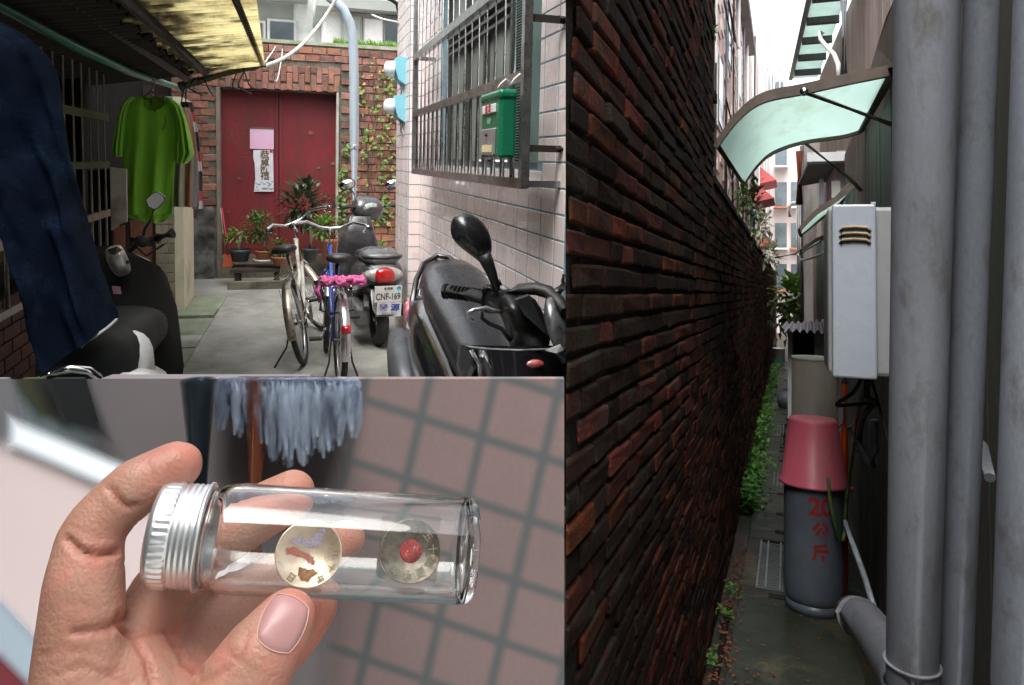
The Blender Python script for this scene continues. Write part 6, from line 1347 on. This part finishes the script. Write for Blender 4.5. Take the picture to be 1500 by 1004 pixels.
soft('dark_gap', [(8, 540), (68, 540), (98, 622), (55, 612)], .652, .006, 24, ((.07, .075, .04), (.03, .035, .02)), 'olive brown gap left of the black one', 'opening')
soft('grey_jamb', [(-60, 480), (18, 480), (45, 660), (-60, 690)], .645, .006, 26, ((.23, .24, .26), (.2, .2, .22)), 'grey jamb at the far left edge', 'post')
soft('white_sill', [(18, 618), (360, 760), (360, 798), (18, 650)], .642, .006, 27, ((.7, .76, .8), (.64, .7, .74)), 'bright white sill edge running down to the right', 'sill', tilt=.55)
soft('blue_edge_strip', [(-60, 855), (0, 880), (75, 960), (140, 1100), (40, 1100), (-60, 960)], .64, .006, 30, ((.3, .37, .42), (.25, .31, .36)), 'blue grey strip along the ledge in the lower left', 'strip', tilt=.55)
soft('red_corner', [(-60, 965), (0, 962), (48, 1010), (60, 1120), (-60, 1120)], .636, .005, 26, ((.14, .015, .02), (.11, .015, .02)), 'dark red corner patch at the bottom left', 'cushion', tilt=.55)
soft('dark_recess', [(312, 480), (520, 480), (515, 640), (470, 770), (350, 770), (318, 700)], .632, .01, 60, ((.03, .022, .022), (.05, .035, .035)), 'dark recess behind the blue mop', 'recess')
def softpole(nm, p0, p1, R, dd, col, lab, L=9):
    al = 1-(.05)**(1/L); m = softmat('soft_'+nm, col, tuple(c*.8 for c in col), 6, alpha=al)
    mb_ = MB(); a_, b_ = P3(*p0, dd), P3(*p1, dd)
    for l in range(L): mb_.tube([a_, b_], R*(.55+.75*l/(L-1)), 20, cap=False)
    return ob(nm, mb_, m, None, FC, lab, 'pole', fix=False)
softpole('blue_post', (290, 556), (296, 900), .0105, .60, (.035, .06, .085), 'dark blue post behind the fingertip')
softpole('orange_pole', (378, 556), (368, 960), .0075, .585, (.36, .1, .045), 'orange brown broom pole beside the mop')
# mop of pale blue strands
mo_ = root('mop', FC, P3(430, 560, .60), 'fluffy pale blue mop head hanging in the dark recess', 'mop')
ms_ = [softmat('mop_strand', (.42, .5, .62), (.42, .5, .64), 40, alpha=.24), softmat('mop_strand_dark', (.16, .2, .28), (.1, .13, .2), 40, alpha=.24)]
r = random.Random(14)
for q in range(2):
    mb = MB()
    for k in range(900 if q == 0 else 420):
        x = r.gauss(432, 40) if q == 0 else r.gauss(420, 50); x = min(max(x, 325), 520); L_ = r.uniform(25, 125)*(1-.35*abs(x-430)/90)*(.75+.35*math.sin(x*.13)**2); dd = .6+r.uniform(-.02, .018)
        pts = [P3(x, Yt+1, dd)]; xx = x
        for t in range(1, 5): xx += r.uniform(-5, 5); pts.append(P3(xx, Yt+1+L_*t/4, dd+r.uniform(-.003, .003)))
        mb.tube(pts, [.0034, .0042, .004, .003, .0012], 6, cap=False)
    ob('strands', mb, ms_[q], mo_, kind='stuff', fix=False)
# ---- glass vial with metal cap
DV = .22; FH = Fr(414, 779, 1.5); PH = FH.p; SP = .000169
ax0, ax1 = PH(229, 782, DV), PH(693, 806, DV-.006)
xa = (ax1-ax0).normalized(); VM = basisM(ax0, V((0, 0, 1)).cross(xa), xa.cross(V((0, 0, 1)).cross(xa)))
ya_ = V((0, 0, 1)).cross(xa).normalized(); za_ = xa.cross(ya_)
VM = Matrix((ya_, za_, xa)).transposed().to_4x4(); VM.translation = ax0       # local z runs along the vial
Lv = (ax1-ax0).length; s = SP
vial = root('glass_vial', FH, ax0, 'clear glass vial with ribbed aluminium cap held between the fingers', 'vial', R=VM.to_3x3())
R = 82.5*s*.95
gm = glass('clear_glass', (.985, 1, .995), 0, 1.47)
pf = [(.0112, .003), (.0112, .0125), (.0114, .0133), (.0124, .0145), (R*.97, .0168), (R, .0195), (R, Lv-.003), (R*.985, Lv-.0013), (R*.95, Lv-.0003), (R*.9, Lv), (R*.82, Lv-.0004), (R*.6, Lv-.0011), (R*.3, Lv-.0014), (.00005, Lv-.0015)]
t_ = .0011
pin = [(.00005, Lv-.003), (R*.3, Lv-.0029), (R*.6, Lv-.0026), (R*.8, Lv-.002), (R*.9, Lv-.0022), (R-t_, Lv-.0042), (R-t_, .0205), (R*.97-t_, .0178), (.0122-t_*.4, .0157), (.0104, .0142), (.0101, .0125), (.0101, .003), (.0112, .003)]
mb = MB(); mb.lathe(pf+pin, None, 96); g_ = ob('glass_body', mb, gm, vial, local=True)
capm = mat('brushed_aluminium', (.8, .82, .84), (.72, .74, .77), 14, .36, .85, bump=.05, bs=60, stretch=(1, 1, 8), fine=.04)
Rc = 77*s*.97
prof = [(.0001, -.0002), (Rc*.9, -.0002), (Rc*.97, .0003), (Rc, .0012), (Rc, .0016)]
nk = len(prof)
prof += [(Rc, .002), (Rc, .0048)]
prof2 = [(Rc*.985, .0052)]
h = .0054
for k in range(4): prof2 += [(Rc*.965, h), (Rc*.965, h+.00015), (Rc*.985, h+.0006), (Rc*.985, h+.0009), (Rc*.962, h+.0013)]; h += .00135
prof2 += [(Rc*.99, h+.0003), (Rc*1.03, h+.0006), (Rc*1.03, h+.001), (Rc*1.0, h+.0013), (Rc*.9, h+.0013), (Rc*.89, .003)]
mb = MB(); mb.lathe(prof+prof2, None, 180, rib=lambda j, k: (1+.011*(1 if (k//2) % 2 else -1)) if j in (nk, nk+1) else 1); ob('cap', mb, capm, vial, local=True)
mb = MB(); mb.lathe([(.0111, .0128), (.0119, .0128), (.0119, .0134), (.0111, .0134), (.0111, .0128)], None, 60); ob('neck_ring', mb, gm, vial, local=True)
# ---- coins
def coin(px, py, rpx, lab, m_, mc, cen, marks, seed):
    D = DV+.002; c_ = PH(px, py, D); sc2 = SP; Rr = rpx*sc2; r = random.Random(seed)
    Mx = basisM(c_, (1, .02, -.04), (0.0, .12, 1))
    rt = root('coin', FH, c_, lab, 'coin', R=Mx.to_3x3())
    mb_ = MB(); mb_.lathe([(.00001, -.0007), (Rr, -.0007), (Rr, .0007), (Rr*.995, .0009), (Rr*.95, .0009), (Rr*.935, .0006), (.00001, .0006)], None, 64); ob('disc', mb_, m_, rt, local=True)
    return rt, Rr
cg = mat('pale_gold_coin', (.86, .72, .56), (.76, .6, .44), 500, .4, .7, bump=.1, bs=900, dirt=(.55, .42, .3), da=.15, ds=300)
cbz = mat('dark_bronze_coin', (.25, .21, .16), (.16, .135, .105), 500, .4, .75, bump=.15, bs=900, dirt=(.1, .085, .07), da=.3, ds=300)
k1, Rr = coin(452, 812, 50.5, 'pale gold coin with worn red and violet print, left in the vial', cg, None, None, None, 1)
vm = mat('violet_print', (.22, .17, .3), (.5, .43, .45), 1300, .5); rm = mat('rust_red_print', (.38, .05, .035), (.55, .25, .18), 1300, .5); brm = mat('brown_print', (.28, .1, .03), (.5, .3, .15), 1300, .5)
def blotch(par, pts, m_, z=.00075, th=.0002):
    mb_ = MB(); q5 = []
    for i in range(len(pts)):
        a5, b5 = V(pts[i]), V(pts[(i+1) % len(pts)])
        for t5 in range(5): q5.append(a5.lerp(b5, t5/5)+V((rng.uniform(-.03, .03), rng.uniform(-.03, .03))))
    mb_.prism([V((p5.x*Rr, p5.y*Rr, z)) for p5 in q5], (0, 0, -th)); ob('print_patch', mb_, m_, par, local=True)
blotch(k1, [(-.5, .45), (-.3, .5), (0, .38), (.2, .55), (.42, .72), (.5, .6), (.34, .4), (.42, .3), (.2, .2), (0, .18), (-.2, .28), (-.5, .32)], vm)
blotch(k1, [(-.66, .2), (-.5, .24), (-.3, .12), (0, 0), (.14, -.1), (.2, -.28), (.12, -.34), (0, -.24), (-.2, -.1), (-.45, 0), (-.66, .06)], rm)
blotch(k1, [(-.3, -.34), (-.1, -.42), (.12, -.45), (.3, -.6), (.1, -.66), (.0, -.78), (-.2, -.72), (-.3, -.6), (-.18, -.52)], brm)
rel = mat('coin_relief', (.5, .4, .25), (.42, .33, .2), 300, .35, .8)
def ringtext(par, chars, a0, da, rr_, size, m_):
    for i, ch in enumerate(chars):
        a_ = a0+da*i; me = text_mesh(ch, size, .00012, .00002); me.materials.clear(); me.materials.append(m_)
        piece('relief_mark', me, par, Matrix.Translation(V((math.cos(a_)*rr_*Rr, math.sin(a_)*rr_*Rr, .00065))) @ Matrix.Rotation(a_-PI/2, 4, 'Z'))
ringtext(k1, '國九十年', math.radians(28), -math.radians(31), .8, .0024, rel); ringtext(k1, '日', math.radians(-128), .5, .78, .0024, rel)
k2, Rr = coin(601, 808, 49.5, 'dark bronze coin with round red centre, right in the vial', cbz, None, None, None, 2)
rs = mat('red_enamel_spot', (.42, .035, .035), (.3, .03, .03), 700, .35, .3, bump=.3, bs=900)
mb = MB(); mb.lathe([(.00001, .00085), (.33*Rr, .00082), (.35*Rr, .00075), (.36*Rr, .0005)], None, 32); ob('red_centre', mb, rs, k2, local=True)
mb = MB(); r = random.Random(5)
for k in range(9):
    a_ = r.uniform(0, 6.28); q = r.uniform(.05, .3)*Rr; mb.tube([V((math.cos(a_)*q, math.sin(a_)*q, .0009)), V((math.cos(a_+.8)*q*1.1, math.sin(a_+.8)*q*1.1, .0009))], .00018, 4)
ob('relief_lines', mb, mat('gold_lines', (.6, .35, .2), rough=.4, metal=.6), k2, local=True)
bzr = mat('bronze_relief', (.5, .44, .34), (.42, .36, .28), 300, .35, .8)
ringtext(k2, '五十圓國中年', math.radians(35), -math.radians(34), .7, .0026, bzr)
# ---- the hand
hand = root('person', FH, PH(150, 1150, .235), 'left hand of a person with bare palm holding the glass vial from the left', 'person')
H_ = MB()
def cap_(pts):                       # pts: (px, py, depth offset mm, radius px)
    out = []
    for (x, y, dz, r0) in pts:
        D = DV+dz*.001; out.append((PH(x, y, D), r0*SP*(D/DV)))
    return out
caps = []
def chain(*pts):
    q = cap_(pts)
    for a_, b_ in zip(q, q[1:]): caps.append((a_, b_))
# index finger: knuckle, middle joint, end joint, tip
chain((118, 1020, 6, 66), (118, 930, 4, 57), (124, 850, 2, 53), (131, 793, 2, 46))
chain((131, 793, 2, 46), (142, 770, 2, 43), (172, 738, 2, 42), (200, 714, 1, 43), (232, 698, 1, 42), (256, 684, 1, 39), (263, 681, 1, 35))
# middle finger passing behind the vial
chain((190, 1000, 14, 66), (205, 930, 18, 48), (238, 868, 24, 46), (300, 812, 30, 43), (350, 772, 30, 42), (395, 742, 29, 41), (428, 722, 28, 36))
# ring finger
chain((255, 1030, 16, 62), (292, 950, 24, 46), (350, 895, 31, 44), (420, 845, 33, 41), (470, 812, 33, 39), (505, 788, 32, 33))
# little finger
chain((300, 1080, 16, 60), (350, 1010, 24, 46), (400, 960, 28, 41), (435, 925, 30, 38), (462, 890, 30, 34))
# thumb in front
chain((235, 1180, -2, 95), (300, 1090, -8, 76), (345, 1020, -12, 66), (380, 962, -14, 57), (408, 925, -14, 49), (420, 908, -14, 44))
# palm and wrist
chain((118, 1020, 6, 66), (190, 1000, 12, 66), (255, 1040, 14, 66), (300, 1100, 12, 66))
chain((118, 1020, 6, 66), (150, 1160, 2, 92), (190, 1330, 4, 105)); chain((190, 1000, 12, 62), (200, 1160, 4, 92)); chain((255, 1040, 14, 62), (250, 1170, 4, 92)); chain((300, 1100, 12, 60), (270, 1260, 4, 88))
chain((190, 1330, 4, 108), (210, 1480, 8, 104), (225, 1800, 20, 118), (240, 2400, 45, 150))
chain((250, 1330, 4, 90), (262, 1480, 8, 92))
for (a_, ra), (b_, rb) in caps:
    Lc = (b_-a_).length; n_ = max(2, int(Lc/.0022)); prof_p = [a_.lerp(b_, t/n_) for t in range(n_+1)]; rr_ = [ra+(rb-ra)*t/n_ for t in range(n_+1)]
    d0 = (b_-a_).normalized(); pts_, rads = [], []
    for k in range(5): th = PI/2*k/5; pts_.append(a_-d0*ra*math.cos(th)*.999); rads.append(max(.0002, ra*math.sin(th)))
    pts_ += prof_p; rads += rr_
    for k in range(1, 6): th = PI/2*k/5; pts_.append(b_+d0*rb*math.sin(th)*.999); rads.append(max(.0002, rb*math.cos(th)))
    H_.tube(pts_, rads, 24)
me = mesh_of(H_, 'hand_raw'); tmp = bpy.data.objects.new('tmp', me); C.objects.link(tmp)
md = tmp.modifiers.new('r', 'REMESH'); md.mode = 'VOXEL'; md.voxel_size = .0009; md.use_smooth_shade = True
ms2 = tmp.modifiers.new('s', 'SMOOTH'); ms2.factor = .6; ms2.iterations = 14
bpy.context.view_layer.update(); dgp = bpy.context.evaluated_depsgraph_get()
hm_ = bpy.data.meshes.new_from_object(tmp.evaluated_get(dgp)); bpy.data.objects.remove(tmp); hm_.name = 'hand'
# creases and bulges pressed into the skin: (px, py) polylines seen from the palm side
import numpy as np
nv = len(hm_.vertices); co = np.empty(nv*3); hm_.vertices.foreach_get('co', co); co = co.reshape(-1, 3)
no = np.empty(nv*3); hm_.vertices.foreach_get('normal', no); no = no.reshape(-1, 3)
cw = co @ np.array(FH.R).T; pxs = cw[:, 0]/cw[:, 1]*1100+CX; pys = HY-cw[:, 2]/cw[:, 1]*1100
disp = np.zeros(nv)
def crease(pl, wdt, dep, dmin=None, dmax=None):
    dist = np.full(nv, 1e9)
    for (x0, y0), (x1, y1) in zip(pl, pl[1:]):
        vx, vy = x1-x0, y1-y0; t = np.clip(((pxs-x0)*vx+(pys-y0)*vy)/(vx*vx+vy*vy), 0, 1)
        dist = np.minimum(dist, np.hypot(pxs-x0-t*vx, pys-y0-t*vy))
    g = np.exp(-(dist/wdt)**2); m_ = no[:, 1] < .35
    if dmin is not None: m_ &= co[:, 1] > DV+dmin*.001
    if dmax is not None: m_ &= co[:, 1] < DV+dmax*.001
    disp[:] -= np.where(m_, g*dep*.001, 0)
crease([(98, 790), (118, 808), (145, 812), (172, 808)], 5, 1.7); crease([(112, 800), (140, 818), (168, 812)], 3, .6)
crease([(160, 716), (172, 730), (184, 742), (200, 740)], 4, 1.0); crease([(166, 722), (178, 738), (194, 748)], 2.5, .5)
crease([(104, 770), (125, 782), (150, 790)], 2.5, .35); crease([(215, 680), (222, 690), (224, 704)], 3, .4)
crease([(105, 928), (130, 925), (160, 920), (180, 905)], 6, 1.2, None, 12); crease([(178, 900), (180, 920), (198, 935), (215, 965), (225, 1004)], 5, 1.3)
crease([(186, 926), (215, 928), (245, 925), (258, 945)], 5, .9); crease([(60, 960), (90, 952), (125, 955), (150, 960)], 3, .5); crease([(80, 990), (120, 975), (160, 990), (190, 1004)], 3, .6)
crease([(262, 945), (270, 970), (290, 985)], 5, 1.0); crease([(240, 870), (255, 880), (280, 885)], 4, .6, 8)
crease([(330, 952), (352, 970), (372, 985)], 3, .35, None, 0); crease([(290, 1000), (330, 985), (352, 960), (362, 930)], 5, .5, None, 0)
for k in range(26):
    r0 = rng.uniform(0, 1); x0, y0 = rng.uniform(80, 175), rng.uniform(820, 1000); crease([(x0, y0), (x0+rng.uniform(10, 35), y0+rng.uniform(-8, 8))], 1.6, .22)
for k in range(14):
    x0, y0 = rng.uniform(215, 300), rng.uniform(945, 1004); crease([(x0, y0), (x0+rng.uniform(-20, 25), y0+rng.uniform(8, 28))], 1.8, .3, None, 10)
for k in range(16):
    x0, y0 = rng.uniform(300, 390), rng.uniform(965, 1010); crease([(x0, y0), (x0+rng.uniform(12, 32), y0+rng.uniform(-4, 10))], 1.7, .28, None, 0)
for k in range(12):
    x0, y0 = rng.uniform(140, 235), rng.uniform(700, 775); crease([(x0, y0), (x0+rng.uniform(-8, 12), y0+rng.uniform(10, 26))], 1.5, .2)
disp += np.where(np.hypot(pxs-262, pys-680) < 42, -.0, 0)
co = co+no*disp[:, None]
flush = np.zeros(nv)
for (fx_, fy_, fr_, fa_) in ((262, 680, 45, .9), (430, 715, 45, .7), (505, 785, 42, .8), (150, 800, 55, .45), (470, 900, 40, 1), (425, 960, 70, .35), (120, 890, 60, .25), (230, 930, 60, .4), (285, 940, 40, .5), (205, 860, 40, .4)):
    flush = np.maximum(flush, fa_*np.exp(-((pxs-fx_)**2+(pys-fy_)**2)/fr_**2))
flush = np.clip(flush+np.clip(-disp/.001, 0, 1)*.8, 0, 1)
for i in range(nv): pass
Li = ROOTS[hand.name][1].inverted(); M3 = np.array(Li)[:3, :3]; T3 = np.array(Li)[:3, 3]
hm_.vertices.foreach_set('co', (co @ M3.T+T3).ravel()); hm_.update()
# skin
sk = mat('skin', (.46, .265, .195), (.37, .19, .135), 60, .46, bump=.3, bs=700, dirt=(.56, .2, .16), da=.45, ds=42, spec=.4)
n = sk.node_tree; N = n.nodes; pb_ = N['Principled BSDF']
pb_.inputs['Subsurface Weight'].default_value = .35; pb_.inputs['Subsurface Radius'].default_value = (1, .35, .2); pb_.inputs['Subsurface Scale'].default_value = .004
bpn = [q for q in N if q.type == 'BUMP'][0]
wv = N.new('ShaderNodeTexWave'); wv.inputs['Scale'].default_value = 330; wv.inputs['Distortion'].default_value = 9; wv.inputs['Detail'].default_value = 3; wv.bands_direction = 'DIAGONAL'
vo = N.new('ShaderNodeTexVoronoi'); vo.inputs['Scale'].default_value = 600; vo.feature = 'DISTANCE_TO_EDGE'
tcn = [q for q in N if q.type == 'TEX_COORD'][0]; n.links.new(tcn.outputs['Object'], wv.inputs['Vector']); n.links.new(tcn.outputs['Object'], vo.inputs['Vector'])
b2n = N.new('ShaderNodeBump'); b2n.inputs['Strength'].default_value = .05; b2n.inputs['Distance'].default_value = .0006; n.links.new(wv.outputs[1], b2n.inputs['Height']); n.links.new(bpn.outputs[0], b2n.inputs['Normal'])
b3n = N.new('ShaderNodeBump'); b3n.inputs['Strength'].default_value = .45; b3n.inputs['Distance'].default_value = .0005; n.links.new(vo.outputs['Distance'], b3n.inputs['Height']); n.links.new(b2n.outputs[0], b3n.inputs['Normal']); n.links.new(b3n.outputs[0], pb_.inputs['Normal'])
bpn.inputs['Distance'].default_value = .0006
for p in hm_.polygons: p.use_smooth = True
hm_.materials.clear()
fa4 = hm_.attributes.new('flush', 'FLOAT', 'POINT'); fa4.data.foreach_set('value', flush.astype(np.float32))
an_ = N.new('ShaderNodeAttribute'); an_.attribute_name = 'flush'; mz = N.new('ShaderNodeMix'); mz.data_type = 'RGBA'; mz.inputs[7].default_value = (.42, .13, .085, 1)
sc5 = N.new('ShaderNodeMath'); sc5.operation = 'MULTIPLY'; sc5.inputs[1].default_value = .55; n.links.new(an_.outputs['Fac'], sc5.inputs[0]); n.links.new(sc5.outputs[0], mz.inputs[0])
n.links.new(pb_.inputs['Base Color'].links[0].from_socket, mz.inputs[6]); n.links.new(mz.outputs[2], pb_.inputs['Base Color'])
ob('hand', None, sk, hand, me=hm_)
# thumb nail: curved plate over the thumb tip
nlm = mat('fingernail', (.46, .25, .235), (.4, .2, .2), 60, .42, coat=.1, spec=.5); nlm.node_tree.nodes['Principled BSDF'].inputs['Subsurface Weight'].default_value = .3
nlm.node_tree.nodes['Principled BSDF'].inputs['Subsurface Scale'].default_value = .003
from mathutils.bvhtree import BVHTree
bv = BVHTree.FromPolygons([tuple(v.co) for v in hm_.vertices], [tuple(p.vertices) for p in hm_.polygons])
Lw = ROOTS[hand.name][1]
def onskin(px, py):
    o_ = Li @ V((0, 0, 0)); t_ = Li @ PH(px, py, 1.0); h_ = bv.ray_cast(o_, (t_-o_).normalized()); return h_
def nailgrid(cx, cy, ax, ay, rot, lift, nm, m_, sx_=1, sy_=1, nu=18):
    mb_ = MB(); vs = []; rim = []
    cr_, sr_ = math.cos(rot), math.sin(rot)
    for j in range(nu):
        for i in range(nu):
            a_, b_ = 2*i/(nu-1)-1, 2*j/(nu-1)-1
            # squircle map
            x = a_*math.sqrt(1-b_*b_*.38); y = b_*math.sqrt(1-a_*a_*.3); e = max(abs(a_), abs(b_))
            X = cx+(x*ax)*cr_-(y*ay)*sr_; Y = cy+(x*ax)*sr_+(y*ay)*cr_
            h_ = onskin(X, Y)
            if h_[0] is None: h_ = onskin(cx, cy)
            vs.append(h_[0]+h_[1]*(lift*(1-.9*e**6))); rim.append((i, j, h_[0]+h_[1]*.0002)) if i in (0, nu-1) or j in (0, nu-1) else None
    mb_.add(vs, [(j*nu+i, j*nu+i+1, (j+1)*nu+i+1, (j+1)*nu+i) for j in range(nu-1) for i in range(nu-1)], True)
    e_ = [p for i, j, p in rim if j == 0]+[p for i, j, p in rim if i == nu-1 and j > 0]+[p for i, j, p in rim if j == nu-1 and i < nu-1][::-1]+[p for i, j, p in rim if i == 0 and 0 < j < nu-1][::-1]
    m2_ = MB(); m2_.tube(e_+[e_[0]], .00013, 6, cap=False); o_ = ob(nm, mb_, m_, hand, local=True, fix=False); ob('nail_rim', m2_, mat('pale_cuticle', (.66, .42, .37), (.6, .35, .3), 90, .5), o_, local=True); return o_
nailgrid(414, 914, 32, 42, math.radians(24), .0006, 'thumb_nail', nlm)
